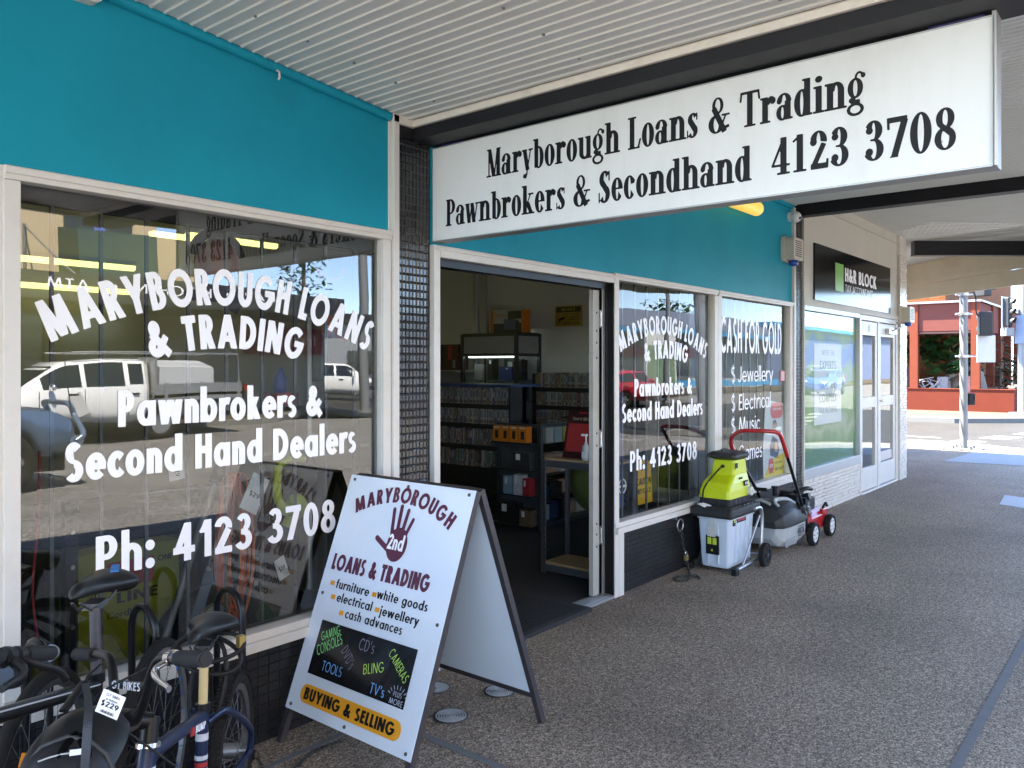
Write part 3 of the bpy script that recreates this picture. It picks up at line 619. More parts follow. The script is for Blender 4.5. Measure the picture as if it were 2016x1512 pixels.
rline(b, 20.9, 14, 20.9, 4.2, .14); rline(b, 19.6, 3.7, 30, 1.0, .55, (1.0, .8)); rline(b, 19.2, -1.6, 29, -4, .5, (1.0, .8))
rline(b, 16.2, -2.4, 16.2, -12.6, .5, (.6, .6)); rline(b, 25.5, 60, 25.5, 6, .12); rline(b, 34, -7.8, 120, -7.8, .12); rline(b, 24.5, -20, 24.5, -90, .12)
setp(b.done('road_marking', m_line), kind='structure')
m_redpath = mat('red brick paving', (.26, .14, .09), .85, var=.2, scale=20)
m_tanpath = mat('tan paving', (.085, .068, .048), .85, spec=.1, var=.15, scale=5)
setp(sheet('far_footpath', [(-60, -40), (13, -40), (17, -36), (17, -17.5), (13.6, -14.2), (-60, -14.2)], 0, m_tanpath, th=.3))
setp(sheet('far_footpath', [(33, -14.2), (33, -40), (140, -40), (140, -14.2)], 0, m_tanpath, th=.3), kind='structure')
setp(sheet('far_footpath', [(26.6, 60), (26.6, 5.0), (29, 2.2), (140, 2.2), (140, 60)], 0, m_tanpath, th=.3), kind='structure')
b = B(); b.prism([(26.45, 60), (26.45, 4.95), (28.95, 2.05), (140, 2.05), (140, 2.2), (29, 2.2), (26.6, 5.0), (26.6, 60)], (0, 0, -.2), (1, 0, 0), (0, 1, 0), .206)
b.prism([(-60, -14.2), (13.6, -14.2), (17, -17.5), (17, -36), (17.15, -36), (17.15, -17.4), (13.7, -14.05), (-60, -14.05)], (0, 0, -.2), (1, 0, 0), (0, 1, 0), .206)
setp(b.done('far_kerb', m_conc), kind='structure')
for o in sc.objects:
    if o.name.startswith('far_footpath'): o['kind'] = 'structure'

# ---------------------------------------------------------------- the pawn shop
shop = thing('shop_building', 'single storey shop with teal wall above white framed windows and black tiled base', 'shop', (4.6, F, 0))
# teal walls (top edge of the first follows the falling soffit)
b = B(); b.prism([(-.6, 2.192), (2.604, 2.192), (2.604, 2.775), (-.6, 3.05)], (0, F + .03, 0), X_, Z_, .03)
b.tube([(-.6, F - .012, 3.012), (2.604, F - .012, 2.735)], .022, 8)
b.done('wall', m_teal, shop)
b = B(); b.box(2.9, F, 2.16, 7.888, F + .03, 3.3); b.box(2.9, F - .02, 3.085, 7.888, F, 3.125)
b.done('wall', m_teal, shop)
# parapet and roof slab out of view, added to block the sun
b = B(); b.box(-5, F + .05, 3.3, 12.12, F + .25, 4.7); b.box(-5, F + .25, 3.35, 12.12, 12, 3.5); b.box(11.9, F + .25, 3.5, 12.12, 12, 4.7)
b.done('unseen_parapet', m_cream, shop)
# white pier left, window frames
b = B(); b.box(-.6, F - .005, .40, .972, F + .05, 2.192); b.box(-.6, F - .012, 2.15, 1.0, F, 2.19)
b.done('pier_panel', white_frame, shop)
def win_frame(name, x0, x1, z0, z1, fw=.05, sill=.075, lab=None, gm=m_glass):
    """x0..z1 = visible glass"""
    b = B()
    b.box(x0 - fw, F - .022, z1, x1 + fw, F + .05, z1 + .045); b.box(x0 - fw, F - .03, z1 + .018, x1 + fw, F - .022, z1 + .04)
    b.box(x0 - fw, F - .016, z0, x0, F + .05, z1); b.box(x1, F - .016, z0, x1 + fw, F + .05, z1)
    b.box(x0 - .012, F - .004, z0, x0 - .002 + .004, F + .045, z1); b.box(x1 - .002, F - .004, z0, x1 + .012, F + .045, z1)
    b.box(x0 - fw, F - .05, z0 - sill, x1 + fw, F + .05, z0 - .035); b.box(x0 - fw, F - .034, z0 - .035, x1 + fw, F + .05, z0 - .002)
    fr = b.done('window', white_frame, shop, bevel=.003); 
    g = B(); y = F + .028; g.quad((x0, y, z0), (x1, y, z0), (x1, y, z1), (x0, y, z1)); g.done('glass_pane', gm, fr)
    return fr
W1 = win_frame('window', 1.013, 2.562, .47, 2.147)
W2 = win_frame('window', 4.637, 6.124, .50, 2.124, fw=.045, gm=m_glassr)
W3 = win_frame('window', 6.258, 7.797, .50, 2.124, fw=.066, gm=m_glassg)
b = B(); b.box(2.616, F - .03, .36, 2.652, F + .02, 2.765); b.box(2.604, F - .006, 2.192, 2.616, F + .02, 2.77); b.done('corner_trim', white_frame, shop, bevel=.003)
b = B(); b.box(7.868, F - .03, .40, 7.905, F + .02, 3.1); b.done('corner_trim', white_frame, shop, bevel=.003)
b = B(); b.box(4.587, F - .028, 0.0, 4.640, F - .0165, 2.135); b.box(4.640, F - .03, 0, 4.70, F - .001, .42); b.cut().box(6.155, F - .014, .44, 6.205, F - .002, 2.12); b.done('corner_trim', white_frame, shop, bevel=.004)
# window lettering, white vinyl on the outside of the panes
yo = F + .0255
def arch3(p0, p1, p2):
    A = np.array([[p[0] ** 2, p[0], 1] for p in (p0, p1, p2)]); k = np.linalg.solve(A, [p[1] for p in (p0, p1, p2)]); return lambda x: k[0] * x * x + k[1] * x + k[2]
b = B(); O = (0, yo, 0); sp = dict(w=.26, gap=.07)
text_on(b, 'MARYBOROUGH LOANS', O, X_, Z_, 1.115, 2.495, 0, .142, arch=arch3((1.16, 1.646), (1.80, 1.790), (2.48, 1.622)), w=.25, gap=.075)
text_on(b, '& TRADING', O, X_, Z_, 1.462, 2.125, 0, .135, arch=arch3((1.5, 1.584), (1.80, 1.618), (2.1, 1.576)), **sp)
text_on(b, 'Pawnbrokers &', O, X_, Z_, 1.342, 2.238, 1.329, .132, **sp)
text_on(b, 'Second Hand Dealers', O, X_, Z_, 1.161, 2.43, 1.15, .134, **sp)
text_on(b, 'Ph: 4123 3708', O, X_, Z_, 1.265, 2.312, .803, .145, w=.215, gap=.1)
b.done('lettering', vinyl_white, W1)
b = B()
text_on(b, 'MARYBOROUGH LOANS', O, X_, Z_, 4.74, 6.03, 0, .136, arch=arch3((4.75, 1.642), (5.38, 1.780), (6.0, 1.615)), w=.25, gap=.075)
text_on(b, '& TRADING', O, X_, Z_, 5.07, 5.72, 0, .136, arch=arch3((5.1, 1.578), (5.4, 1.602), (5.68, 1.572)), **sp)
text_on(b, 'Pawnbrokers &', O, X_, Z_, 4.925, 5.80, 1.33, .126, **sp)
text_on(b, 'Second Hand Dealers', O, X_, Z_, 4.758, 5.985, 1.155, .13, **sp)
text_on(b, 'Ph: 4123 3708', O, X_, Z_, 4.866, 5.885, .81, .142, w=.22, gap=.1)
b.done('lettering', vinyl_white, W2)
b = B(); th = dict(w=.135, gap=.12)
text_on(b, 'CASH FOR GOLD', O, X_, Z_, 6.315, 7.675, 1.66, .295, w=.2, gap=.09)
for tx, x1, z in (('Jewellery', 7.46, 1.405), ('Electrical', 7.405, 1.16), ('Music', 7.145, .962), ('Games', 7.20, .712)):
    text_on(b, '$', O, X_, Z_, 6.527, 6.61, z, .135, w=.12); text_on(b, tx, O, X_, Z_, 6.684, x1, z, .138, w=.125, gap=.09)
b.done('lettering', vinyl_white, W3)
# tiles
b = B(); b.tiles((2.654, F + .012, 0), X_, Z_, .241, 2.70, .0241, .0392, .0021, .006, bulge=.4, jit=.25, seed=3); b.done('pillar', [m_tile, m_dgrout], shop)
b = B(); b.tiles((-.6, F + .004, 0), X_, Z_, 3.25, .395, .052, .0392, .0016, .005, stag=.0, bulge=.12, jit=.2, seed=4); b.done('tiled_base', [m_tile2, black_paint], shop)
b = B(); b.tiles((4.70, F + .006, 0), X_, Z_, 3.2, .44, .052, .034, .0014, .004, stag=.5, bulge=.06, jit=.15, seed=5); b.done('tiled_base', [m_tile2, m_dgrout], shop)
b = B(); b.tiles((7.905, F + .006, 0), X_, Z_, .25, 3.05, .125, .034, .004, .006, bulge=.06, jit=.2, seed=6); b.done('pillar', [m_tile2, m_grout2], shop)
# doorway: frame, threshold, folded door stack
b = B(); b.box(2.895, F - .022, 0, 2.939, F + .06, 2.16); b.box(2.939, F - .022, 2.10, 4.592, F + .06, 2.16); b.box(2.9, F - .03, 2.135, 4.592, F - .022, 2.152)
b.done('door_frame', white_frame, shop, bevel=.003)
b = B(); b.box(2.939, F + .02, 2.06, 4.59, F + .10, 2.10); b.box(4.525, F + .075, 0.02, 4.64, F + .12, 2.09); b.box(4.5873, F - .0155, .02, 4.5915, F + .074, 2.10); b.done('door_track', black_gloss, shop)
b = B(); b.box(4.556, F + .05, .02, 4.584, F + .062, 2.06); b.done('door_guide', alu, shop, bevel=.002)
b = B(); b.box(2.94, F - .02, 0, 4.592, F + .10, .018)
for k in range(5): b.box(2.94, F + .0 + k * .018, .018, 4.592, F + .008 + k * .018, .022)
b.done('threshold', alu, shop)
b = B(); b.box(4.450, F + .055, .03, 4.520, F + .09, 2.05)
dl = b.done('door', mat('grubby door paint', (.40, .385, .35), .5, var=.1, dirt=.5, dcol=(.2, .18, .15), dscale=9), shop, bevel=.002)
b = B()
for z in (.35, .43, .5, 1.02, 1.1, 1.6, 1.7, 1.78, 1.9): b.cut().cyl((4.490, F + .053, z), (4.490, F + .056, z), .007, n=8)
b.done('screw', black_plastic, dl)
b = B()
for z in (.42, 1.06, 1.86): b.cut().box(4.520, F + .05, z - .06, 4.540, F + .06, z + .06); b.cyl((4.53, F + .045, z - .05), (4.53, F + .045, z + .05), .008, n=8)
b.done('hinge', steel, dl)
b = B(); r3 = random.Random(4)                        # flaked patches of old paint on the black jamb
for k in range(9):
    z = .25 + .33 * r3.random(); w_ = .008 + .014 * r3.random(); P = []
    for i in range(9): a = 2 * math.pi * i / 9; P.append((4.583 + w_ * math.cos(a) * (.6 + .6 * r3.random()), z + (.02 + .035 * r3.random()) * math.sin(a)))
    b.prism(P, (.012, F + .0735, 0), X_, Z_, .0015 + k * .0002)
b.done('flaked_paint', mat('old grey paint', (.42, .42, .40), .7, var=.2), shop)
# interior shell
b = B(); b.box(.2, F + .11, -.02, 8.05, 9.6, .012); b.done('floor', m_carpet, shop)
b = B(); b.box(8.05, F + .11, 0, 8.15, 9.6, 3.25); b.box(.1, 9.6, 0, 8.15, 9.7, 3.25); b.box(.1, F + .11, 0, .2, 9.6, 3.25)
b.box(7.98, 7.2, 0, 8.05, 7.36, 3.25)
b.done('interior_wall', m_inwall, shop)
b = B(); b.box(.1, F + .05, 3.25, 8.15, 9.7, 3.33); b.done('ceiling', mat('interior ceiling', (.6, .6, .58), .8), shop)
b = B(); b.cyl((7.93, 7.10, 0), (7.93, 7.10, 3.25), .035, n=12); b.cyl((7.95, 6.93, 0), (7.95, 6.93, 3.25), .02, n=10); b.done('wall_pipe', mc('pale pipe', (.42, .42, .40), .5), shop)
b = B()   # low wall and display floor behind the windows
b.box(.2, F + .08, 0, 2.65, F + .11, .45); b.box(4.65, F + .08, 0, 7.95, F + .11, .48)
b.box(.2, F + .05, 2.16, 8.05, F + .11, 3.25); b.box(2.60, F + .05, 0, 2.92, F + .11, 2.2)
b.done('inner_lining', mc('dark lining', (.05, .05, .05), .8), shop)
# security bars
m_bar = mat('aluminium security bar', (.11, .11, .11), .42, metal=.5, var=.1)
b = B()
for k in range(9): x = 1.151 + .1668 * k; b.cut().box(x - .006, F + .10, .46, x + .006, F + .112, 2.16)
b.done('security_bar', m_bar, shop)
B().box(1.0, F + .09, 2.10, 2.6, F + .12, 2.16).done('bar_rail', black_paint, shop)
b = B()
for k in range(18):
    x = 4.72 + .17 * k; b.cut().box(x - .006, F + .10, .49, x + .006, F + .112, 2.16)
b.done('security_bar', m_bar, shop)

# ---------------------------------------------------------------- the tax office next door
off = thing('office_building', 'cream painted office with pale glazed brick base at the street corner', 'office', (10, F, 0))
b = B(); b.box(8.16, F, 2.17, 11.78, F + .05, 3.34); b.box(8.17, F - .02, 2.165, 11.78, F, 2.215); b.box(8.16, F - .015, 3.20, 11.78, F, 3.215)
b.box(8.155, F - .02, .38, 8.185, F + .05, 3.1)
b.done('wall', m_cream, off)
b = B(); b.box(8.6, F + .3, -.02, 12, 9, .01); b.box(8.16, 8, 0, 12.1, 8.1, 3.3); b.box(8.16, F + .05, 3.2, 12.1, 8, 3.25); b.done('interior', mc('office interior', (.35, .34, .31), .8), off)
b = B(); b.box(11.93, F + .02, 0, 12.12, 12, 4.0); b.done('side_wall', m_cream, off)
b = B(); b.box(8.185, F - .02, 2.113, 10.06, F + .05, 2.165); b.box(8.185, F - .02, .385, 10.08, F + .05, .49); b.box(10.04, F - .02, .49, 10.08, F + .05, 2.113); b.box(8.185, F - .01, .49, 8.2, F + .05, 2.113)
hw = b.done('window', alu, off, bevel=.003)
b = B(); b.quad((8.2, F + .02, .49), (10.04, F + .02, .49), (10.04, F + .02, 2.113), (8.2, F + .02, 2.113)); b.done('glass_pane', glass('office window glass', 1.0), hw)
def film_mat():
    m = bpy.data.materials.new('printed window film'); m.use_nodes = True; n = m.node_tree; p = n.nodes['Principled BSDF']; p.inputs['Roughness'].default_value = .55
    tc = n.nodes.new('ShaderNodeTexCoord'); s = n.nodes.new('ShaderNodeSeparateXYZ'); n.links.new(tc.outputs['Object'], s.inputs[0])
    nz = n.nodes.new('ShaderNodeTexNoise'); nz.inputs['Scale'].default_value = 2.6; nz.inputs['Detail'].default_value = 3; n.links.new(tc.outputs['Object'], nz.inputs['Vector'])
    ma = n.nodes.new('ShaderNodeMath'); ma.operation = 'MULTIPLY_ADD'; ma.inputs[1].default_value = .55; n.links.new(nz.outputs['Fac'], ma.inputs[0]); n.links.new(s.outputs['Z'], ma.inputs[2])
    mr = n.nodes.new('ShaderNodeMapRange'); mr.inputs[1].default_value = .6; mr.inputs[2].default_value = 2.45; n.links.new(ma.outputs[0], mr.inputs[0])
    rp = n.nodes.new('ShaderNodeValToRGB'); e = rp.color_ramp.elements; e[0].color = (.03, .13, .04, 1); e[1].color = (.16, .48, .66, 1); e[1].position = .98
    for q, c in ((.14, (.04, .17, .05)), (.22, (.14, .28, .05)), (.3, (.40, .42, .24)), (.36, (.14, .30, .04)), (.46, (.20, .38, .07)), (.54, (.36, .44, .30)), (.62, (.32, .44, .06)), (.68, (.12, .24, .46)), (.78, (.14, .28, .48)), (.85, (.34, .46, .10)), (.9, (.24, .48, .52))):
        k = e.new(q); k.color = (*c, 1)
    n.links.new(mr.outputs[0], rp.inputs[0]); n.links.new(rp.outputs[0], p.inputs['Base Color']); return m
b = B(); b.box(8.2, F + .035, .49, 10.04, F + .04, 2.113); b.done('window_film', film_mat(), hw)
b = B(); b.tiles((8.19, F + .004, 0), X_, Z_, 1.90, .385, .112, .0385, .004, .012, stag=.5, bulge=.03, jit=.3, seed=8, wide=(.28, .016)); b.done('brick_base', [m_wbrick, m_dgrout], off)
b = B(); b.tiles((11.78, F - .03, 0), X_, Z_, .345, 3.05, .115, .0385, .004, .012, stag=.5, bulge=.03, jit=.3, seed=9, wide=(.15, .014)); b.tiles((12.125, F - .03, 0), (0, 1, 0), Z_, .4, 3.05, .115, .0385, .004, .012, stag=.5, bulge=.03, jit=.3, seed=10)
b.box(11.78, F - .035, 3.05, 12.135, F + .3, 3.31)
B().box(11.779, F - .029, 0, 12.12, F + .3, 3.05).done('pillar_core', m_cream, off)
b.done('corner_pillar', [m_wbrick, m_dgrout], off)
# door with two leaves
b = B(); b.box(10.09, F - .015, 2.10, 11.76, F + .05, 2.16); b.box(10.09, F - .015, 0, 10.12, F + .05, 2.10); b.box(11.68, F - .015, 0, 11.78, F + .05, 2.1); b.box(10.1, F - .03, 0, 11.7, F + .05, .02)
b.done('door_frame', white_frame, off, bevel=.003)
for x0, x1 in ((10.12, 10.84), (10.90, 11.68)):
    b = B(); y0, y1 = F + .0, F + .045
    b.box(x0, y0, .03, x0 + .09, y1, 2.09); b.box(x1 - .09, y0, .03, x1, y1, 2.09); b.box(x0 + .09, y0, 1.92, x1 - .09, y1, 2.09); b.box(x0 + .09, y0, 1.03, x1 - .09, y1, 1.16); b.box(x0 + .09, y0, .03, x1 - .09, y1, .30)
    if x0 < 10.5: b.box(10.84, F - .01, .0, 10.90, F + .05, 2.1)
    d = b.done('door', white_frame, off, bevel=.003)
    b = B(); b.quad((x0 + .09, F + .02, .30), (x1 - .09, F + .02, .30), (x1 - .09, F + .02, 1.03), (x0 + .09, F + .02, 1.03)); b.quad((x0 + .09, F + .02, 1.16), (x1 - .09, F + .02, 1.16), (x1 - .09, F + .02, 1.92), (x0 + .09, F + .02, 1.92)); b.done('glass_pane', m_glass2, d)
    if x0 > 10.5:
        b = B(); b.cyl((x0 + .05, F, 1.10), (x0 + .05, F - .05, 1.10), .012, n=8); b.cyl((x0 + .05, F - .05, 1.10), (x0 + .17, F - .05, 1.10), .010, n=8); b.done('handle', chrome, d)
        b = B(); b.box(x0 + .3, F - .05, 1.96, x1 - .12, F, 2.03); b.tube([(x0 + .45, F - .05, 2.0), (x0 + .5, F - .14, 2.06), (x0 + .65, F - .05, 2.12)], .012, 6); b.done('door_closer', steel, d)
        b = B(); b.box(x0 + .1, F + .017, .32, x1 - .1, F + .019, .44); b.done('sticker', mc('door sticker', (.55, .5, .48), .5), d)
    else:
        b = B(); text_on(b, '61', (0, F - .002, 0), X_, Z_, 10.42, 10.52, 1.96, .09, w=.14); b.done('number', mc('grey number', (.25, .25, .25), .5), d)

# ---------------------------------------------------------------- canopy
can = thing('street_canopy', 'white ribbed canopy on black girders over the footpath', 'canopy', (6, .8, 0))
def soffit(poly_x0, poly_x1, y0, y1, z0, z1, period=.053):
    """ribbed sheet, ribs along y; z0 at x0 -> z1 at x1"""
    b = B(); x = poly_x0; pr = []
    while x < poly_x1:
        for dx, dz in ((0, 0), (.020, 0), (.024, -.006), (.032, -.006), (.036, 0)):
            if x + dx <= poly_x1: pr.append((x + dx, z0 + (z1 - z0) * (x + dx - poly_x0) / (poly_x1 - poly_x0) + dz))
        x += period
    n = len(pr); ys = [y0, y1]
    V = [(p[0], y, p[1]) for y in ys for p in pr]
    b.add(V, [(i, n + i, n + i + 1, i + 1) for i in range(n - 1)]); return b
EDGE = -.75
b = soffit(-4, 2.745, EDGE, F + .03, 3.30, 2.745); b.done('soffit', m_soffit, can)
b = soffit(2.96, 7.95, EDGE, F + .03, 2.98, 3.14); b.done('soffit', m_soffit, can)
b = soffit(8.05, 12.0, EDGE, F + .03, 3.325, 3.325); b.done('soffit', m_soffit, can)
# corner bay, ribs fan: plain boards under the chamfered corner
b = B(); b.prism([(12.0, -.75), (11.25, -.75), (15.7, 3.7), (15.7, 12), (12.0, 12)], (0, 0, 3.325), (1, 0, 0), (0, 1, 0), .02)
for k in range(60):
    s0 = .1 + k * .1
    b.obox((12.0 + s0 * .707 - .0, 0 + s0 * .707 + 1.2, 3.322), (3.0, .03, .01), rotm(0, 0, math.radians(-45)))
b.done('corner_soffit', m_soffit, can)
b = B(); b.prism([(-4, -.75), (11.25, -.75), (15.7, 3.7), (15.7, 12), (12.13, 12), (12.13, F + .05), (-4, F + .05)], (0, 0, 3.36), (1, 0, 0), (0, 1, 0), .05); b.done('canopy_roof', mc('galvanised roof sheet', (.4, .4, .4), .6, metal=.3), can)
b = B(); b.box(2.735, EDGE, 2.712, 2.757, F - .03, 2.748); b.box(2.61, F - .03, 2.712, 2.757, F - .008, 2.752); b.done('flashing', m_cap, can, bevel=.004)
b = B(); b.box(2.757, EDGE, 2.672, 2.78, F + .02, 2.735); b.box(2.755, EDGE, 2.655, 2.99, F + .02, 2.672); b.box(2.86, EDGE, 2.672, 2.88, F + .02, 2.97)
b.box(2.656, F - .012, 2.66, 2.755, F + .02, 2.735)
b.done('girder', m_girder, can)
b = B(); b.box(7.95, EDGE, 3.03, 8.05, F, 3.14); b.box(7.93, EDGE, 3.02, 8.07, F, 3.03); b.done('girder', m_girder, can)
b = B(); b.box(7.935, EDGE, 3.14, 7.965, F, 3.155); b.box(7.87, F - .03, 3.125, 7.935, F, 3.155); b.done('flashing', m_cap, can)
dv = np.array([.634, -.7735]); b = B(); c = np.array([12.1, F - .03]) + dv * 2.3
b.obox((c[0], c[1], 3.175), (4.4, .1, .19), rotm(0, 0, math.atan2(dv[1], dv[0]))); b.obox((c[0], c[1], 3.075), (4.4, .14, .012), rotm(0, 0, math.atan2(dv[1], dv[0]))); b.done('girder', m_girder, can)
# outer fascia
m_fas = mat('weathered cream fascia', (.40, .36, .28), .6, var=.08, dirt=.35, dcol=(.25, .2, .14), dscale=2)
b = B(); fpx = [(-4, -.75), (11.25, -.75), (15.7, 3.7), (15.7, 12)]
for i in range(3):
    a = np.array(fpx[i]); c = np.array(fpx[i + 1]); L = np.linalg.norm(c - a); an = math.atan2(*(c - a)[::-1]); mid = (a + c) / 2; nn = np.array([(c - a)[1], -(c - a)[0]]) / L
    for off_, z0, z1 in ((.0, 2.72, 2.95), (-.07, 2.95, 3.02), (-.05, 3.02, 3.33)):
        m_ = mid + nn * off_; b.obox((m_[0], m_[1], (z0 + z1) / 2), (L + .05, .06, z1 - z0), rotm(0, 0, an))
b.done('fascia', m_fas, can)
b = B()
for k in range(26): b.cyl((rnd.uniform(.6, 2.7), rnd.uniform(0, 2.8), 2.95), (0, 0, 0), .001, n=3) if False else None
for i in range(8):
    for j in range(4): x = 1.0 + .23 * i; y = .2 + .8 * j; b.cut(); z = 3.30 + (2.745 - 3.30) * (x + 4) / 6.745; b.cyl((x, y, z - .006), (x, y, z + .01), .006, n=8)
b.done('roof_screw', galv, can)
# ---------------------------------------------------------------- hanging shop sign
sg = thing('hanging_sign', 'long white under awning sign with black serif lettering and phone number', 'sign', (2.9, 1.67, 2.178))
m_sign = mat('white sign panel', (.72, .745, .755), .35, var=.035, scale=3, dirt=.3, dcol=(.5, .49, .46), dscale=4, stretch=(1, 1, .25), specks=(9, .03, (.25, .22, .18), .12))
b = B(); b.box(2.9, .435, 2.178, 2.975, 2.895, 2.64); b.done('panel', m_sign, sg)
b = B(); b.box(2.892, .425, 2.172, 2.983, .437, 2.67); b.box(2.897, .437, 2.172, 2.978, 2.9, 2.178); b.box(2.897, .437, 2.64, 2.978, 2.9, 2.645); b.cyl((2.895, .428, 2.172), (2.895, .428, 2.64), .008, n=8); b.done('frame', alu, sg)
b = B(); SE = (0, -1, 0)
O = (2.8985, 0, 0); sw = dict(font='serif', gap=.035)
text_on(b, 'Maryborough Loans & Trading', O, SE, Z_, -2.53, -.815, 2.444, .133, w=.17, **sw)
text_on(b, 'Pawnbrokers & Secondhand', O, SE, Z_, -2.80, -1.218, 2.242, .132, w=.17, **sw)
text_on(b, '4123 3708', O, SE, Z_, -1.142, -.538, 2.246, .135, w=.17, font='serif', gap=.06)
b.done('lettering', ink_black, sg)
b = B(); b.box(2.905, 2.70, 2.645, 2.97, 2.85, 2.668); b.cut().box(2.905, .46, 2.645, 2.97, .62, 2.668); b.done('bracket', mc('dark blue bracket', (.02, .02, .12), .5), sg)

# ---------------------------------------------------------------- office sign, poster
os_ = thing('office_sign', 'black sign board with green square and white lettering above the pale office window', 'sign', (9.93, F, 2.24))
b = B(); b.box(8.486, F - .018, 2.235, 11.375, F, 2.828)
b.done('panel', mat('satin black sign board', (.012, .012, .013), .12, spec=.1, var=.1), os_)
b = B(); b.box(9.135, F - .021, 2.377, 9.417, F - .018, 2.685); b.done('green_square', mc('leaf green vinyl', (.16, .42, .06), .4), os_)
b = B(); O = (0, F - .021, 0); text_on(b, 'H&R BLOCK', O, X_, Z_, 9.471, 10.72, 2.505, .155, w=.24, gap=.07); text_on(b, 'TAX ACCOUNTANTS', O, X_, Z_, 9.485, 10.57, 2.385, .085, w=.11, gap=.1); b.done('lettering', vinyl_white, os_)
ps = thing('window_poster', 'white paper poster about tax returns on the green printed office window', 'poster', (8.53, F, 1.2))
b = B(); b.box(8.609, F + .0315, .915, 9.508, F + .0335, 1.787); b.done('sheet', mat('poster paper', (.74, .74, .76), .5, var=.02), ps)
b = B(); O = (0, F + .0305, 0)
for t, x0, x1, z, h, w in (("WE'RE THE", 8.84, 9.26, 1.66, .058, .12), ('EXPERTS', 8.78, 9.32, 1.51, .09, .2), ('IN', 9.02, 9.08, 1.42, .04, .12), ('SIMPLE AND', 8.76, 9.34, 1.29, .068, .13), ('COMPLEX', 8.76, 9.34, 1.15, .09, .2), ('TAX RETURNS.', 8.74, 9.37, 1.03, .068, .13)):
    text_on(b, t, O, X_, Z_, x0, x1, z, h, w=w)
b.done('lettering', mc('grey green print', (.28, .38, .26), .6), ps)

# ---------------------------------------------------------------- things fixed to the fronts
m_alarm = mat('ivory alarm plastic', (.56, .52, .43), .45, var=.05, dirt=.3, dcol=(.3, .26, .18))
def alarm(label, x, y, z):
    t = thing('alarm_siren', label, 'alarm', (x, y, z), group='alarm boxes on the shop fronts')
    b = B(); b.prism(rrect(.28, .24, .03), (x, y, z), X_, Z_, .03); b.prism(rrect(.25, .21, .03), (x, y - .03, z), X_, Z_, .09); b.done('case', m_alarm, t, bevel=.006)
    b = B()
    for k in range(8): b.box(x - .085, y - .122, z - .07 + k * .02, x + .085, y - .12, z - .06 + k * .02)
    b.done('grille', mc('alarm grille', (.12, .11, .10), .6), t)
    b = B(); b.lathe([(.0, 0), (.042, 0), (.045, -.03), (.035, -.05), (0, -.055)], (x, y - .07, z - .105), n=16); b.done('blue_lamp', mc('blue beacon lens', (.01, .06, .4), .15, coat=.5), t)
alarm('ivory alarm box with blue beacon on the teal wall under the security camera', 7.73, F - .0, 2.665)
alarm('ivory alarm box with blue beacon on the pale corner pillar', 11.93, F - .035, 2.24)
t = thing('security_camera', 'white dome security camera at the top corner of the teal wall', 'camera', (7.84, F, 3.0))
b = B(); b.cyl((7.80, F, 3.0), (7.80, F - .04, 3.0), .05, n=20); b.ell((7.80, F - .065, 2.99), .055, R=rotm(.4, 0, 0)); b.done('housing', mc('white camera plastic', (.7, .7, .68), .35), t)
b = B(); b.cyl((7.785, F - .11, 2.975), (7.785, F - .123, 2.97), .014, n=12); b.cyl((7.815, F - .11, 2.975), (7.815, F - .123, 2.97), .014, n=12); b.done('lens', black_gloss, t)
t = thing('wall_light', 'yellowed batten light with rounded end on the teal wall beyond the sign', 'light', (6.3, F, 2.93), group='lights on the shop wall')
m_yel = mat('yellowed lit diffuser', (.85, .58, .12), .4, var=.08, emit=.04, ecol=(1, .66, .12))
b = B(); L_ = [(5.70 + 1.2 * k / 6, F - .09, 2.915) for k in range(0, 6)] + [(6.80, F - .09, 2.915), (6.84, F - .09, 2.915), (6.86, F - .09, 2.915)]
b.tube(L_, [.062] * 7 + [.045, .015], 16); b.done('diffuser', m_yel, t)
b = B(); b.box(5.8, F - .05, 2.96, 6.8, F, 3.0); b.done('base', white_frame, t)
t = thing('wall_light', 'rounded bulkhead light at the very top of the teal wall', 'light', (1.14, F, 2.83), group='lights on the shop wall')
b = B(); b.prism(rrect(.24, .10, .03), (1.14, F + .0, 2.845), X_, Z_, .045); b.prism(rrect(.2, .08, .03), (1.14, F - .045, 2.845), X_, Z_, .035); b.done('body', white_frame, t, bevel=.006)
t = thing('hook', 'small white cup hook on the teal wall below the awning', 'hook', (2.0, F, 2.75))
b = B(); b.tube([(1.97, F - .03, 2.775), (1.97, F - .045, 2.765), (1.97, F - .045, 2.74), (1.97, F - .038, 2.735)], .005, 6); b.done('hook', white_frame, t) if False else None
o = B().tube([(1.968, F - .03, 2.772), (1.968, F - .045, 2.762), (1.968, F - .047, 2.74), (1.968, F - .038, 2.733)], .005, 6).done('wire', white_frame, t)

# ---------------------------------------------------------------- A-frame board
af = thing('sandwich_board', 'white A-frame board with maroon hand and chalked black panel outside the doorway', 'sandwich board', (2.364, 2.486, 0))
m_board = mat('white gloss sign sheet', (.66, .72, .80), .16, var=.03, scale=3, coat=.6, dirt=.1, dcol=(.4, .4, .4), dscale=5)
m_iron = mat('dark painted angle iron', (.03, .026, .03), .5, var=.4, scale=12, dirt=.5, dcol=(.09, .05, .03), dscale=9)
TL = np.array([2.361, 2.861, 1.057]); TR = np.array([2.361, 2.111, 1.057]); FL = np.array([1.959, 2.861, 0.])
ex = (TR - TL) / .75; ey = unit(TL - FL); SL = np.linalg.norm(TL - FL); nf = np.cross(ex, ey)
PO = TL                                     # panel coordinates: u to the right, -w down the slope
def pp(u, w, o=0): return PO + ex * u - ey * w + nf * o
b = B(); b.prism([(0, 0), (.75, 0), (.75, -.995), (0, -.995)], PO + nf * .004 - ey * .0, ex, ey, .003); b.done('front_panel', m_board, af)
ey2 = unit(np.array([2.361, 2.861, 1.057]) - np.array([2.767, 2.861, 0]))
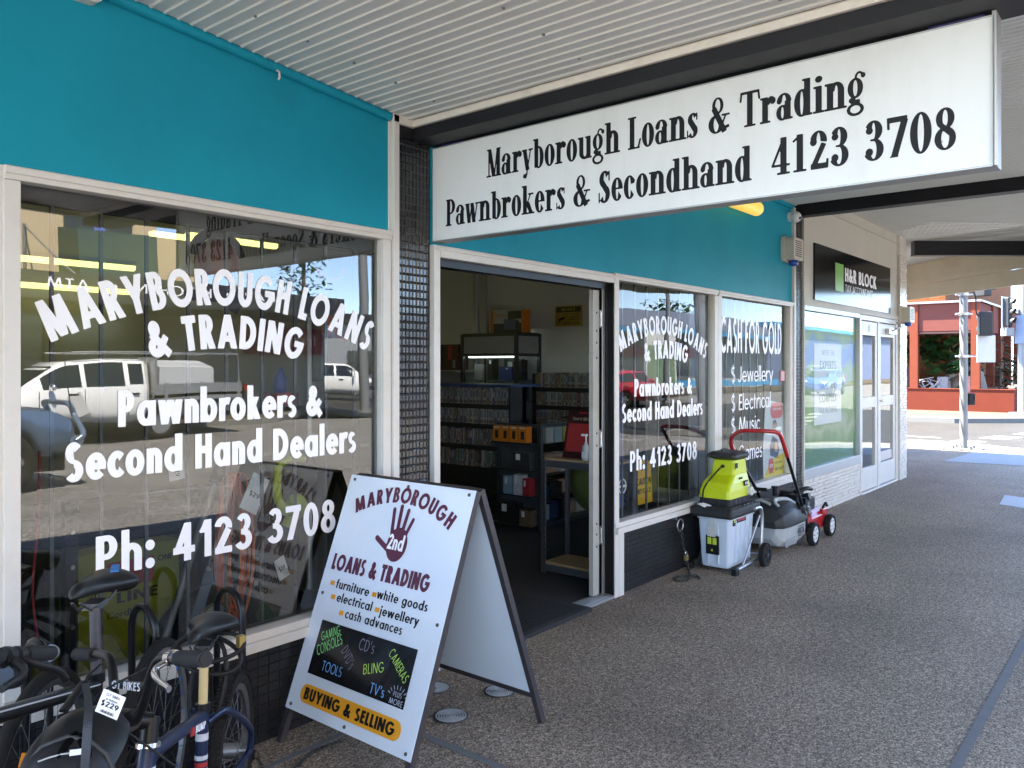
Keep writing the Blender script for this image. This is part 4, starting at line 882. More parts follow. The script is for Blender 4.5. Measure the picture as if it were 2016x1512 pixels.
b = B(); b.prism([(.0, -.005), (.75, -.005), (.75, -.985), (0, -.985)], TL - np.array([-.022, 0, 0]), ex, ey2, .003); b.done('back_panel', mat('board inner face', (.60, .65, .70), .45, var=.05, dirt=.15, dcol=(.35, .34, .33)), af)
b = B()
for u in (.012, .738):
    p0 = pp(u, 0, -.012); p1 = pp(u, SL, -.012); mid = (p0 + p1) / 2; R = np.c_[ex, ey, nf]; b.obox(mid, (.026, SL, .026), R)
for w in (.012, .985): b.obox(pp(.375, w, -.012), (.72, .026, .022), np.c_[ex, ey, nf])
b.done('front_frame', m_iron, af)
b = B(); n2 = np.cross(ex, ey2)
for u in (.012, .738):
    p0 = TL + ex * u + np.array([.03, 0, 0]); p1 = np.array([2.767 + .03, p0[1], 0]); mid = (p0 + p1) / 2 ; b.obox(mid, (.026, np.linalg.norm(p0 - p1), .026), np.c_[ex, ey2, n2])
for w in (.012, .985): b.obox(TL + ex * .375 - ey2 * w + np.array([.03, 0, 0]), (.72, .026, .024), np.c_[ex, ey2, n2])
b.done('back_frame', m_iron, af)
b = B()
for u in (.03, .375, .72):
    for w in (.02, .52, .975):
        if u == .375 and w == .52: continue
        b.cut().cyl(pp(u, w, .006), pp(u, w, .011), .008, .006, n=10)
b.done('rivet', mc('grey rivet', (.10, .09, .09), .4, metal=.5), af)
PE = PO + nf * .0085; m_maroon = mat('maroon vinyl', (.085, .010, .035), .4, var=.08, coat=.3)
b = B()
text_on(b, 'MARYBOROUGH', PE, ex, ey, .094, .66, 0, .066, w=.26, gap=.06, arch=arch3((.13, -.150), (.375, -.092), (.62, -.150)))
text_on(b, 'LOANS & TRADING', PE, ex, ey, .04, .632, -.4165, .068, w=.28, gap=.06)
g = Gl(1.1); hx = lambda u: (u - .25) * 4.; hy = lambda w: (.34 - w) * 4.
g.u(g.e(hx(.397), hy(.262), .235, .28)); g.u(g.l(hx(.350), hy(.215), hx(.332), hy(.122), .075, True)); g.u(g.l(hx(.380), hy(.205), hx(.372), hy(.106), .078, True)); g.u(g.l(hx(.410), hy(.205), hx(.416), hy(.118), .075, True))
g.u(g.l(hx(.432), hy(.22), hx(.455), hy(.152), .068, True)); g.u(g.l(hx(.345), hy(.285), hx(.272), hy(.250), .09, True)); g.u(g.r(hx(.344), hy(.26), hx(.443), hy(.205)))
V, Fs = g.mesh(); b.add([PE + ex * (.25 + v[0] / 4) + ey * (-.34 + v[1] / 4) for v in V], Fs)
b.done('maroon_lettering', m_maroon, af)
b = B(); text_on(b, '2nd', PE + nf * .001, ex, ey, .345, .438, -.285, .062, w=.22, gap=.07); b.done('white_lettering', vinyl_white, af)
b = B(); fw = dict(w=.2, gap=.12)
for t, u0, u1, w in (('furniture', .102, .312, .487), ('white goods', .362, .652, .4845), ('electrical', .130, .352, .539), ('jewellery', .404, .626, .5435), ('cash advances', .208, .55, .592)): text_on(b, t, PE, ex, ey, u0, u1, -w, .036, **fw)
b.done('black_lettering', ink_black, af)
b = B()
for u, w in ((.064, .462), (.333, .464), (.093, .516), (.372, .518), (.169, .569)): b.cut().prism([(u, -w - .018), (u + .026, -w - .018), (u + .026, -w), (u, -w)], PE, ex, ey, .0008)
b.done('bullet_square', mc('amber vinyl', (.75, .32, .02), .4), af)
b = B(); b.prism([(.08, -.84), (.656, -.84), (.656, -.624), (.08, -.624)], PE, ex, ey, .0012); b.done('black_panel', mat('black chalk panel', (.006, .006, .007), .22, var=.3, coat=.3), af)
chalk = {'green': (.22, .68, .22), 'grey': (.16, .15, .2), 'blue': (.15, .38, .75), 'lime': (.38, .62, .12), 'white': (.45, .5, .6)}
ch = {k: B() for k in chalk}; PC = PE + nf * .0026; cw = dict(w=.12, gap=.16)
for t, u, w, u1, h, rot, c in (('GAMING', .113, .705, .225, .036, .45, 'green'), ('CONSOLES', .112, .765, .262, .042, .52, 'green'), ("CD's", .34, .69, .43, .044, 0, 'grey'), ("DVD's", .247, .72, .34, .044, -.65, 'grey'),
        ('TOOLS', .160, .812, .283, .038, 0, 'blue'), ('BLING', .405, .772, .517, .038, .3, 'lime'), ('CAMERAS', .512, .672, .655, .036, -.62, 'lime'), ("TV's", .462, .826, .543, .038, 0, 'blue'), ('PLUS', .590, .806, .635, .018, 0, 'white'), ('MORE', .577, .834, .648, .02, 0, 'white')):
    text_on(ch[c], t, PC, ex, ey, u, u1, -w, h, rot=rot, **cw)
for k in range(8):
    a = math.radians(20 + 20 * k); c0 = np.array([.612, -.81]); p = c0 + np.array([math.cos(a) * .042, math.sin(a) * .03]); q = c0 + np.array([math.cos(a) * .056, math.sin(a) * .045]); d = unit(np.r_[q - p, 0])[:2]; n_ = np.array([-d[1], d[0]]) * .0012
    ch['white'].add([PC + ex * z[0] + ey * z[1] for z in (p + n_, p - n_, q - n_, q + n_)], [(0, 1, 2, 3)])
for k, bb in ch.items(): bb.done('chalk_lettering', mc('chalk ' + k, chalk[k], .8, var=.3, scale=120), af)
b = B(); b.prism(rrect(.60, .072, .0355, 8, .372, -.916), PE, ex, ey, .001); b.done('amber_band', mc('amber vinyl', (.75, .32, .02), .4), af)
b = B(); text_on(b, 'BUYING & SELLING', PE + nf * .002, ex, ey, .098, .640, -.938, .046, w=.26, gap=.07); b.done('black_lettering', ink_black, af)
# chain across the board and its anchor plate
def chain(b, pts, L=.022, r=.0022):
    P = curve_pts(pts, 14); d = 0; out = [P[0]]
    for i in range(1, len(P)):
        while np.linalg.norm(P[i] - out[-1]) >= L * .78: out.append(out[-1] + unit(P[i] - out[-1]) * L * .78)
    for i in range(len(out) - 1):
        c = (out[i] + out[i + 1]) / 2; x, y, t_ = frame(out[i + 1] - out[i]); s_ = x if i % 2 else y
        ring = [c + t_ * math.cos(a) * L * .62 + s_ * math.sin(a) * L * .33 for a in np.linspace(0, 2 * math.pi, 9)[:-1]]
        b.tube(ring, r, 5, closed=True)
    return b
m_rust = mat('rusty steel chain', (.09, .05, .035), .6, metal=.5, var=.5, scale=40)
m_chain = mat('dull steel chain', (.07, .07, .065), .5, metal=.7, var=.4, scale=40)
o = chain(B(), [(2.58, 2.60, .14), (2.62, 2.63, .06), (2.70, 2.70, .012), (2.76, 2.74, .008), (2.50, 2.80, .006)][:4]).done('chain', m_rust); setp(o, 'short rusty chain tethering the sandwich board to the round plate in the paving', 'chain')
m_cover = mat('worn steel cover', (.36, .37, .37), .5, metal=.15, var=.2, scale=30)
def cover(label, x, y, r, grate):
    t = thing('drain_cover', label, 'drain cover', (x, y, 0), group='round covers set in the paving')
    b = B(); b.lathe([(r + .006, .002), (r + .006, .006), (r - .002, .006)], (x, y, 0), n=32); b.done('rim', mc('dark iron rim', (.03, .03, .03), .6), t)
    b = B()
    if grate:
        b.cyl((x, y, .001), (x, y, .003), r, n=32, sm=False)
        b.done('pit', black_paint, t); b = B()
        for k in range(6):
            q = r * (k + .7) / 6.3; b.lathe([(q - r * .045, .003), (q - r * .045, .008), (q + r * .045, .008), (q + r * .045, .003)], (x, y, 0), n=32, sm=False)
        for k in range(4): a = math.pi / 2 * k; b.obox((x + r * .5 * math.cos(a), y + r * .5 * math.sin(a), .005), (r, .007, .004), rotm(0, 0, a))
        b.done('grate', m_cover, t)
    else: b.cyl((x, y, .001), (x, y, .006), r, n=32, sm=False); b.done('plate', mc('pale steel plate', (.45, .48, .5), .4, metal=.3, var=.15, scale=20), t)
cover('round ringed drain grate in the paving clear of the sandwich board', 2.584, 2.466, .072, True)
cover('round ringed drain grate partly under the back foot of the sandwich board', 2.925, 2.475, .068, True)
cover('plain round steel plate under the rusty chain', 2.765, 2.735, .062, False)
t = thing('door_mat', 'large charcoal ribbed mat across the shop doorway', 'mat', (3.6, 3.15, 0))
b = B(); b.box(2.98, 2.835, .001, 4.24, 3.46, .026)
b.box(2.975, 2.83, .001, 4.245, 2.86, .0275); b.box(4.21, 2.86, .02, 4.245, 3.46, .0275)
for k in range(60): b.box(3.0 + k * .02, 2.87, .02, 3.010 + k * .02, 3.45, .0295)
b.done('mat_body', mat('charcoal ribbed matting', (.022, .022, .024), .95, var=.4, scale=90, bump=.5, bscale=300), t)
# ---------------------------------------------------------------- inside the shop
fl = .012
m_dark = mat('black metal shelving', (.012, .012, .014), .5, var=.2)
m_cab = mat('charcoal cabinet frame', (.03, .033, .038), .4, var=.15)
def case_mats():
    cols = [tuple(.85 * (.62 * np.array(q) + .38 * np.mean(q))) for q in [(.32, .29, .25), (.30, .28, .26), (.40, .38, .34), (.12, .10, .09), (.05, .05, .06), (.26, .04, .04), (.05, .09, .22), (.06, .18, .18), (.30, .22, .06), (.20, .05, .16), (.18, .17, .16), (.42, .40, .38), (.08, .20, .10), (.35, .12, .05)]]
    return [mat('printed case spine', c, .4, var=.35, scale=30) for c in cols]
cm = case_mats(); _cs = {}
def case_mesh(k, j):
    if (k, j) not in _cs:
        b = B(); hh = (.165, .178, .190)[j]; b.box(0, .0005, 0, .125, .0140, hh, 0); b.box(-.0006, .002, .02, 0, .012, .05, 1); b.box(-.0006, .003, .08, 0, .011, hh - .03, 2)
        me_o = b.done('film_case', [cm[k], cm[(k + 3) % 14], cm[(k + 5) % 14]]); _cs[(k, j)] = me_o.data; bpy.data.objects.remove(me_o)
    return _cs[(k, j)]
rc = random.Random(21)
def cases(x, y0, y1, z, label, pal, gname):
    y = y0
    while y < y1 - .015:
        if rc.random() < .05: y += .006
        o = bpy.data.objects.new('film_case', case_mesh(rc.choice(pal), rc.randrange(3))); sc.collection.objects.link(o)
        o.location = (x + rc.uniform(0, .012), y, z); o.scale = (1, 1.5 if x < 7 else 1.85, 1); o.rotation_euler = (rc.uniform(-.03, .03), 0, 0); setp(o, label, 'film case', gname)
        y += .0215 if x < 7 else .0270
# gondola of films on the left, backs to the wall films on the right
t = thing('film_shelf', 'black film rack with blue top board left in the doorway', 'shelf', (6.3, 5.6, 0))
b = B(); b.box(6.34, 5.06, fl, 6.40, 7.0, 1.33); b.box(6.15, 5.06, fl, 6.40, 5.085, 1.33)
zs = [1.145, .945, .725, .505, .285]
for z in zs: b.box(6.15, 5.085, z - .03, 6.34, 7.0, z); b.box(6.145, 5.085, z - .035, 6.155, 7.0, z + .012)
b.done('rack', m_dark, t)
b = B(); b.box(6.12, 5.03, 1.335, 6.6, 7.0, 1.36); b.done('top_board', mc('blue laminate', (.012, .04, .14), .4), t)
for z in zs[:4]: cases(6.17, 5.09, 6.10, z, 'film case standing in the rows of the black rack with the blue top', [0, 1, 2, 3, 4, 5, 6, 7, 8, 9, 10, 11, 12, 13] if z < .8 else [0, 1, 3, 10, 2, 1, 6], 'film cases in the left rack')
t = thing('film_shelf', 'low black film rack against the pale wall under the notice', 'shelf', (7.85, 5.5, 0))
b = B(); b.box(7.97, 4.6, fl, 8.04, 6.07, 1.30)
for z in (1.275, 1.06, .84): b.box(7.8, 4.6, z - .03, 7.97, 6.07, z); b.box(7.795, 4.6, z - .04, 7.805, 6.07, z + .01)
b.box(7.8, 6.05, fl, 7.97, 6.07, 1.45); b.done('rack', m_dark, t)
for z in (1.275, 1.06, .84): cases(7.82, 5.18, 6.04, z, 'film case in the pale rows of the rack under the notice', [0, 1, 2, 11, 2, 0, 10, 5, 8, 1], 'film cases in the right rack')
# glass display cabinet and its goods
t = thing('display_cabinet', 'tall glass display cabinet with charcoal frame and lit shelf', 'cabinet', (7.75, 6.55, 0))
x0, x1, y0, y1 = 7.5, 7.95, 6.08, 6.95
b = B()
for x in (x0, x1):
    for y in (y0, y1): b.box(x - .02, y - .02, fl, x + .02, y + .02, 1.94)
for z in (.1, 1.68, 1.925):
    b.box(x0 - .018, y0, z - .018, x0 + .018, y1, z + .018); b.box(x0, y0 - .018, z - .018, x1, y0 + .018, z + .018)
b.box(x0, y0, 1.935, x1, y1, 1.95); b.done('frame', m_cab, t)
b = B(); b.box(x0 - .005, y0 + .02, 1.70, x0 + .005, y1 - .02, 1.91); b.box(x0 + .02, y0 - .005, 1.70, x1 - .02, y0 + .005, 1.91); b.box(x1 - .01, y0, .1, x1, y1, 1.66); b.done('header_panel', mc('grey header panel', (.26, .27, .28), .4), t)
b = B(); b.quad((x0, y0 + .02, .12), (x0, y1 - .02, .12), (x0, y1 - .02, 1.66), (x0, y0 + .02, 1.66)); b.quad((x0 + .02, y0, .12), (x1 - .02, y0, .12), (x1 - .02, y0, 1.66), (x0 + .02, y0, 1.66)); b.done('glass_pane', m_cabglass, t)
b = B(); b.box(x0 + .01, y0 + .01, 1.36, x1 - .01, y1 - .01, 1.367); b.box(x0 + .01, y0 + .01, 1.10, x1 - .01, y1 - .01, 1.107); b.done('shelf', mc('shelf glass green edge', (.12, .18, .17), .2), t)
b = B(); b.cyl((x0 + .06, y0 + .05, 1.655), (x0 + .06, y1 - .05, 1.655), .008, n=8); b.done('lamp_tube', mat('lit cabinet tube', (.8, .9, .9), .5, emit=.5, ecol=(.8, .95, 1)), t)
def carton(name, label, cat, x, y, z, sx, sy, sz, m, rz=0, extra=None, group=None):
    t = thing(name, label, cat, (x, y, z), rz, group=group); b = B(); b.box(-sx / 2, -sy / 2, 0, sx / 2, sy / 2, sz); b.done('body', m, t, local=True, bevel=.002)
    if extra: extra(t, sx, sy, sz)
    return t
def front(mats_boxes):
    def f(t, sx, sy, sz):
        for nm, m, y0, z0, y1, z1 in mats_boxes:
            b = B(); b.box(-sx / 2 - .002 , -sy / 2 + y0 * sy, z0 * sz, -sx / 2 - .0005, -sy / 2 + y1 * sy, z1 * sz); b.done(nm, m, t, local=True)
    return f
m_blk = mc('black carton', (.014, .014, .016), .4); m_blue = mc('deep blue carton', (.01, .03, .16), .35); m_tag = mc('price tag card', (.6, .62, .65), .6)
carton('boxed_set', 'white document box standing at the left on the cabinet shelf', 'box', 7.68, 6.83, 1.367, .05, .13, .2, mc('pale box', (.35, .36, .35), .5))
carton('speaker', 'black upright speaker beside the white document box in the cabinet', 'speaker', 7.7, 6.62, 1.367, .12, .09, .27, m_blk, extra=front([('price_tag', m_tag, .3, .75, .6, .92)]))
carton('console_box', 'blue boxed item with white tag in the middle of the cabinet shelf', 'box', 7.68, 6.36, 1.367, .1, .2, .17, m_blue, extra=front([('price_tag', m_tag, .3, .8, .45, .9)]))
carton('speaker', 'black speaker box with a paper tag at the right of the cabinet shelf', 'speaker', 7.7, 6.17, 1.367, .12, .11, .25, m_blk, extra=front([('price_tag', m_tag, .4, .7, .6, .92)]))
carton('monitor', 'dark green screen leaning at the back of the cabinet shelf', 'screen', 7.85, 6.4, 1.367, .03, .3, .27, mc('dark green plastic', (.02, .045, .035), .3), extra=front([('price_card', m_tag, .55, .6, .8, .85)]))
for k, (y, w_, h_) in enumerate(((6.72, .12, .2), (6.56, .13, .21), (6.40, .1, .2), (6.27, .13, .21), (6.15, .09, .22))):
    carton('folder', ('wide black', 'grey', 'narrow black', 'slate', 'striped dark')[k] + ' folder on the lower cabinet shelf', 'folder', 7.7, y, 1.107, .15, w_, h_, (m_blk, mc('slate card', (.05, .055, .06), .5))[k % 2], extra=front([('spine_label', m_tag, .4, .3, .55, .8)]) if k % 2 else None)
def rd(t, sx, sy, sz):
    om = mc('orange carton', (.55, .16, .01), .5); pic = mc('dark picture print', (.015, .02, .05), .4)
    for nm, m, a in (('orange_band', om, (-sx / 2 - .0015, .5 * sy - .05, 0, -sx / 2 + .01, .5 * sy + .001, sz)), ('picture', pic, (-sx / 2 - .0015, -sy / 2 + .005, .0, -sx / 2 + .002, sy / 2 - .05, sz * .42)), ('car_print', mc('glossy blue print', (.02, .05, .22), .3), (-sx / 2 - .003, -sy / 2 + .1, .04, -sx / 2, -sy / 2 + .28, sz * .6))):
        b = B(); b.box(*a); b.done(nm, m, t, local=True)
    b = B(); b.box(-sx / 2, -sy / 2 - .0015, 0, sx / 2, -sy / 2 + .001, sz); b.done('end_panel', om, t, local=True)
    b = B(); b.prism([(-.01, .03), (-.18, .06), (-.21, .12), (-.19, .16), (-.02, .10)], (-sx / 2 - .0025, 0, .0), (0, 1, 0), (0, 0, 1), .001); b.box(-sx / 2 - .003, -sy / 2 + .01, sz * .6, -sx / 2 - .001, -sy / 2 + .22, sz * .95); b.done('black_print', m_blk, t, local=True)
    b = B(); text_on(b, 'OVERDRIVE', (-sx / 2 - .0035, 0, 0), (0, -1, 0), (0, 0, 1), -.19, .0, sz * .72, .03, w=.16); b.done('lettering', om, t, local=True)
carton('toy_box', 'orange and white toy racing box on top of the glass cabinet', 'box', 7.7, 6.34, 1.95, .16, .50, .28, mc('white printed carton', (.42, .42, .44), .4), extra=rd)
carton('toy_box', 'dark red and black box on the shelf left of the glass cabinet', 'box', 7.6, 7.25, 1.49, .2, .42, .33, mc('dark red carton', (.06, .012, .012), .4, var=.5), extra=front([('red_print', mc('red print', (.35, .03, .03), .4), .25, .4, .4, .95), ('grey_print', mc('grey print', (.2, .2, .2), .5), .1, .08, .2, .4), ('picture', m_blk, .55, .3, .95, .9)]))
t = thing('wall_shelf', 'pale shelf with glass front beside the cabinet', 'shelf', (7.65, 7.35, 0)); b = B(); b.box(7.45, 7.02, 1.465, 7.95, 7.9, 1.488); b.box(7.9, 7.02, fl, 7.95, 7.9, 1.465); b.done('board', mc('pale laminate', (.34, .33, .30), .5), t)
# notice on the wall
t = thing('wall_notice', 'small yellow and black surveillance notice on the pale inside wall', 'notice', (8.04, 5.65, 2.1))
ya, yb = 5.90, 5.50
b = B(); b.box(8.042, yb, 2.03, 8.05, ya, 2.28); b.done('plate', mc('yellow plate', (.40, .27, .03), .5), t)
b = B(); b.box(8.039, yb + .02, 2.20, 8.0415, ya - .02, 2.265); O = (8.0395, 0, 0); text_on(b, 'THIS STORE', O, (0, -1, 0), Z_, -5.78, -5.54, 2.17, .018, w=.16); text_on(b, 'IS UNDER', O, (0, -1, 0), Z_, -5.72, -5.54, 2.135, .02, w=.16); text_on(b, 'VIDEO', O, (0, -1, 0), Z_, -5.7, -5.54, 2.10, .022, w=.18); text_on(b, 'SURVEILLANCE', O, (0, -1, 0), Z_, -5.78, -5.54, 2.05, .028, w=.18)
b.obox((8.039, 5.80, 2.12), (.002, .1, .03), rotm(-.3, 0, 0)); b.box(8.038, 5.83, 2.07, 8.04, 5.845, 2.12); b.done('black_print', m_blk, t)
b = B(); text_on(b, 'NOTICE', (8.0385, 0, 0), (0, -1, 0), Z_, -5.80, -5.60, 2.215, .036, w=.2); b.done('lettering', mc('yellow plate', (.4, .27, .03), .5), t)
# glass counter with pegboard end
t = thing('glass_counter', 'charcoal framed glass counter stocked with boxed goods in the doorway', 'counter', (6.3, 4.75, 0))
x0, x1, y0, y1 = 5.97, 7.5, 4.55, 5.05
b = B()
for x in (x0, x1):
    for y in (y0, y1): b.box(x - .018, y - .018, fl, x + .018, y + .018, 1.0)
for z in (.06, .985):
    b.box(x0 - .016, y0, z - .016, x0 + .016, y1, z + .016); b.box(x0, y0 - .016, z - .016, x1, y0 + .016, z + .016)
b.box(x0, y0, .03, x1, y1, .06); b.box(x0, y1 - .01, .06, x1, y1, .98); b.done('frame', m_cab, t)
b = B(); b.quad((x0, y0, 1.003), (x1, y0, 1.003), (x1, y1, 1.003), (x0, y1, 1.003)); b.quad((x0 + .018, y0, .08), (x1, y0, .08), (x1, y0, .97), (x0 + .018, y0, .97)); b.done('glass_pane', m_cabglass, t)
b = B(); b.box(x0 + .05, y0 + .02, .80, x1, y1 - .01, .81); b.box(x0 + .05, y0 + .02, .5, x1, y1 - .01, .507); b.box(x0 + .05, y0 + .02, .28, x1, y1 - .01, .287); b.done('shelf', m_dark, t)
b = B(); b.box(x0 - .004, y0 + .02, .08, x0 + .004, y1 - .02, .83)
for i in range(16):
    for j in range(14): b.box(x0 - .007, y0 + .04 + i * .026, .12 + j * .05, x0 - .004, y0 + .05 + i * .026, .14 + j * .05)
b.done('pegboard', mat('grey pegboard', (.045, .05, .055), .5), t)
rb = random.Random(5); og = mc('orange carton', (.55, .16, .01), .5)
for k in range(4):
    carton('figure_box', 'small orange boxed toy in the row on the pegboard end of the counter', 'box', x0 - .06, 5.0 - .105 * k, .83, .08, .095, .15, og if k != 2 else mc('orange carton', (.55, .16, .01), .5), extra=front([('picture', m_blk, .3, .2, .7, .7), ('label_band', mc('cream print', (.5, .45, .35), .5), .15, .85, .85, .95)]), group='orange boxed toys on the counter end')
for k, (y, z, sy, sz, nm, c) in enumerate(((4.86, .06, .24, .2, 'large black carton on the floor of the counter end', (.012, .012, .013)), (4.65, .06, .14, .15, 'brown carton on the floor of the counter end', (.13, .08, .05)), (4.86, .34, .11, .17, 'pale blue carton on the counter end', (.2, .3, .38)), (4.74, .34, .1, .19, 'white carton on the counter end', (.45, .46, .47)), (4.64, .34, .08, .16, 'red carton at the corner of the counter end', (.35, .02, .03)), (4.70, .58, .2, .16, 'black carton with pale pictures high on the counter end', (.03, .03, .035)))):
    carton('boxed_goods', nm, 'box', x0 - .06, y, z, .09, sy, sz, mc('end carton %d' % k, c, .4, var=.5, scale=25), extra=front([('price_tag', m_tag, .55, .55, .8, .9)]))
for z in (.06, .34, .58):
    t3 = thing('end_shelf', 'dark narrow shelf %s on the counter end' % {.06: 'at the bottom', .34: 'in the middle', .58: 'near the top'}[z], 'shelf', (5.91, 4.8, z - .012)); B().box(5.85, 4.58, z - .012, 5.965, 5.06, z).done('board', m_dark, t3)
t2 = thing('end_shelf', 'narrow dark shelf holding orange boxed toys', 'shelf', (5.93, 4.8, .8)); B().box(5.86, 4.58, .815, 5.965, 5.06, .83).done('board', m_dark, t2)
names = ['white window box with a toy inside', 'pale blue window box with a toy inside', 'yellow window box with a toy inside', 'white and grey window box at the far end']
for k in range(4): carton('window_box', names[k] + ' on the top counter shelf', 'box', 6.18 + .14 * k, 4.65, .81, .12, .1, .155, mc(('white printed carton', 'pale blue card', 'yellow card', 'pale box')[k], ((.42, .42, .44), (.25, .34, .4), (.45, .33, .08), (.35, .36, .35))[k], .5), extra=None)
spec_ = [('boxed clippers in a black carton', (.02, .02, .022)), ('pink cheeked beauty carton', (.36, .22, .18)), ('white appliance carton', (.42, .43, .44)), ('pale blue carton', (.16, .25, .33)), ('red carton', (.30, .02, .03)), ('green and navy bottle carton', (.05, .14, .12)), ('brown printed carton', (.16, .1, .06)), ('silver carton', (.28, .28, .3)), ('navy carton', (.02, .03, .09))]
k = 0
for z in (.507, .287, .06):
    x = 6.03
    while x < 7.3 and k < 24:
        n_, c = spec_[k % 9]; w_ = rb.uniform(.12, .22); carton('boxed_goods', n_ + (' on the middle counter shelf', ' on the lower counter shelf', ' on the counter floor')[(.507, .287, .06).index(z)], 'box', x + w_ / 2, 4.68 + rb.uniform(0, .1), z, w_ - .015, .14, rb.uniform(.12, .19), mc('carton %d' % (k % 9), c, .4, var=.4, scale=12)); x += w_ + .01; k += 1
# steel shelf table by the door with its notice and sanitiser
t = thing('steel_table', 'slotted steel shelf table with wooden boards just inside the door', 'table', (4.95, 3.35, 0))
b = B()
for x in (4.80, 5.08):
    for y in (3.02, 3.62):
        b.box(x - .018, y - .002, fl, x + .018, y + .002, .86); b.box(x - (.018 if x < 5 else -.016), y - .02, fl, x - (.016 if x < 5 else -.018), y + .02, .86)
for z in (.06, .83): b.box(4.785, 3.02, z - .03, 4.795, 3.62, z + .02); b.box(4.8, 3.615, z - .03, 5.08, 3.625, z + .02); b.box(5.085, 3.02, z - .03, 5.095, 3.62, z + .02)
b.done('frame', mat('grey slotted steel', (.05, .053, .06), .45, var=.15), t)
b = B()
for z0 in range(17):
    b.box(4.779, 3.605, .08 + z0 * .046, 4.783, 3.612, .10 + z0 * .046); b.box(4.79, 3.6215, .08 + z0 * .046, 4.797, 3.6225, .1 + z0 * .046)
    b.box(4.795, 3.6165, .08 + z0 * .046, 4.805, 3.6175, .1 + z0 * .046)
b.done('slot', black_paint, t)
wood = mat('raw particle board', (.34, .22, .11), .7, var=.2, scale=40)
B().box(4.795, 3.02, .85, 5.085, 3.62, .866).done('board', wood, t); B().box(4.795, 3.02, .08, 5.085, 3.62, .096).done('board', wood, t)
t = thing('check_in_notice', 'leaning red check-in notice on the steel table', 'notice', (4.9, 3.36, .866), 0)
R_ = np.array([0, 0, 1.]); eu = np.array([.0, -1, 0]); ev = unit(np.array([.25, 0, 1.]))
o_ = np.array([4.86, 3.50, .868]); b = B(); b.prism([(0, 0), (.27, 0), (.27, .36), (0, .36)], o_, eu, ev, .004); b.done('frame', mc('dark maroon board', (.035, .006, .008), .35), t)
b = B(); nn_ = unit(np.cross(eu, ev)); b.prism([(.02, .05), (.25, .05), (.25, .26), (.02, .26)], o_ + nn_ * .005, eu, ev, .001); b.prism([(.10, .335), (.17, .335), (.17, .345), (.10, .345)], o_ + nn_ * .005, eu, ev, .001); b.done('red_panel', mc('red print', (.35, .03, .03), .4), t)
b = B(); text_on(b, 'Check In Qld app', o_ + nn_ * .007, eu, ev, .05, .22, .285, .022, w=.15); b.done('lettering', mc('cream print', (.5, .45, .35), .5), t)
m_bot = mc('clear white plastic', (.5, .52, .52), .3)
for k, (x, y, lab, h) in enumerate(((4.83, 3.27, 'pump bottle of sanitiser on the steel table', .1), (4.85, 3.215, 'squat white tub beside the pump bottle', .085))):
    t = thing('bottle', lab, 'bottle', (x, y, .866)); b = B(); b.lathe([(0, 0), (.027, 0), (.028, .01), (.028, h), (.02, h + .012), (.012, h + .018), (.012, h + .03), (0, h + .03)], (x, y, .866), n=16); b.done('body', m_bot, t)
    b = B(); b.box(x - .0295, y - .018, .885, x - .0285, y + .018, .93); b.done('label', paper_white, t)
    if not k: b = B(); b.cyl((x, y, .866 + h + .03), (x, y, .866 + h + .075), .006, n=8); b.box(x - .01, y - .01, .866 + h + .075, x + .01, y + .035, .866 + h + .09); b.done('pump', paper_white, t)
# ceiling lights
m_tubeL = mat('lit fluorescent batten', (.8, .8, .5), .5, emit=.16, ecol=(.97, 1, .34))
for x0, x1, y, z, lab in ((2.3, 4.3, 9.0, 2.66, 'long lit batten light low at the back of the shop'), (4.5, 5.6, 9.0, 3.08, 'short lit batten light high at the back of the shop'), (4.5, 5.6, 8.2, 2.98, 'short lit batten light in front of the high one'), (3.0, 4.4, 9.3, 2.42, 'lowest lit batten light on the back wall')):
    t = thing('ceiling_light', lab, 'light', (x0, y, z), group='batten lights at the back of the shop')
    B().box(x0, y - .06, z, x1, y + .06, z + .05).done('base', white_frame, t); b = B(); b.prism([(-.055, 0), (.055, 0), (.05, -.04), (.03, -.055), (-.03, -.055), (-.05, -.04)], (x0, y, z), (0, 1, 0), Z_, x1 - x0); b.done('diffuser', m_tubeL, t)
# ---------------------------------------------------------------- window displays
m_lime = mat('lime green plastic', (.42, .50, .012), .4, var=.1); m_or = mat('orange plastic', (.55, .10, .02), .4)
# left window: shelf with goods
yd = F + .16
t = thing('display_shelf', 'dark bolted shelf unit low behind the left window', 'shelf', (1.8, 3.3, 0))
b = B(); b.box(.95, 3.10, .03, 2.55, 3.85, .25)
for x in (.98, 1.36, 1.95, 2.2): b.box(x, 3.42, .25, x + .05, 3.46, 1.0)
b.box(.95, 3.44, .92, 2.2, 3.80, .95); b.done('frame', mc('dark shelf steel', (.012, .013, .018), .5), t)
b = B()
for x in (1.005, 1.385, 1.975, 2.225):
    for z in (.5, .62, .74, .88): b.cut().cyl((x, 3.42, z), (x, 3.408, z), .011, .009, n=10)
b.done('bolt', mc('zinc bolt', (.4, .4, .38), .35, metal=.8), t)
t = thing('generator_box', 'lime green carton with red label behind the bicycles in the left window', 'box', (1.5, 3.2, .42))
b = B(); b.box(1.42, 3.50, .25, 1.88, 3.64, .76); b.done('body', mat('lime carton', (.26, .29, .012), .5, var=.08), t)
b = B(); b.box(1.56, 3.496, .60, 1.76, 3.499, .71); b.done('red_label', mc('red print', (.35, .03, .03), .4), t)
b = B(); O = (0, 3.498, 0); text_on(b, 'LINE', O, X_, Z_, 1.60, 1.78, .53, .045, w=.2); text_on(b, 'Cordless', O, X_, Z_, 1.56, 1.72, .47, .028, w=.16); text_on(b, 'ONE+', O, X_, Z_, 1.78, 1.86, .68, .025, w=.18); b.done('lettering', ink_black, t)
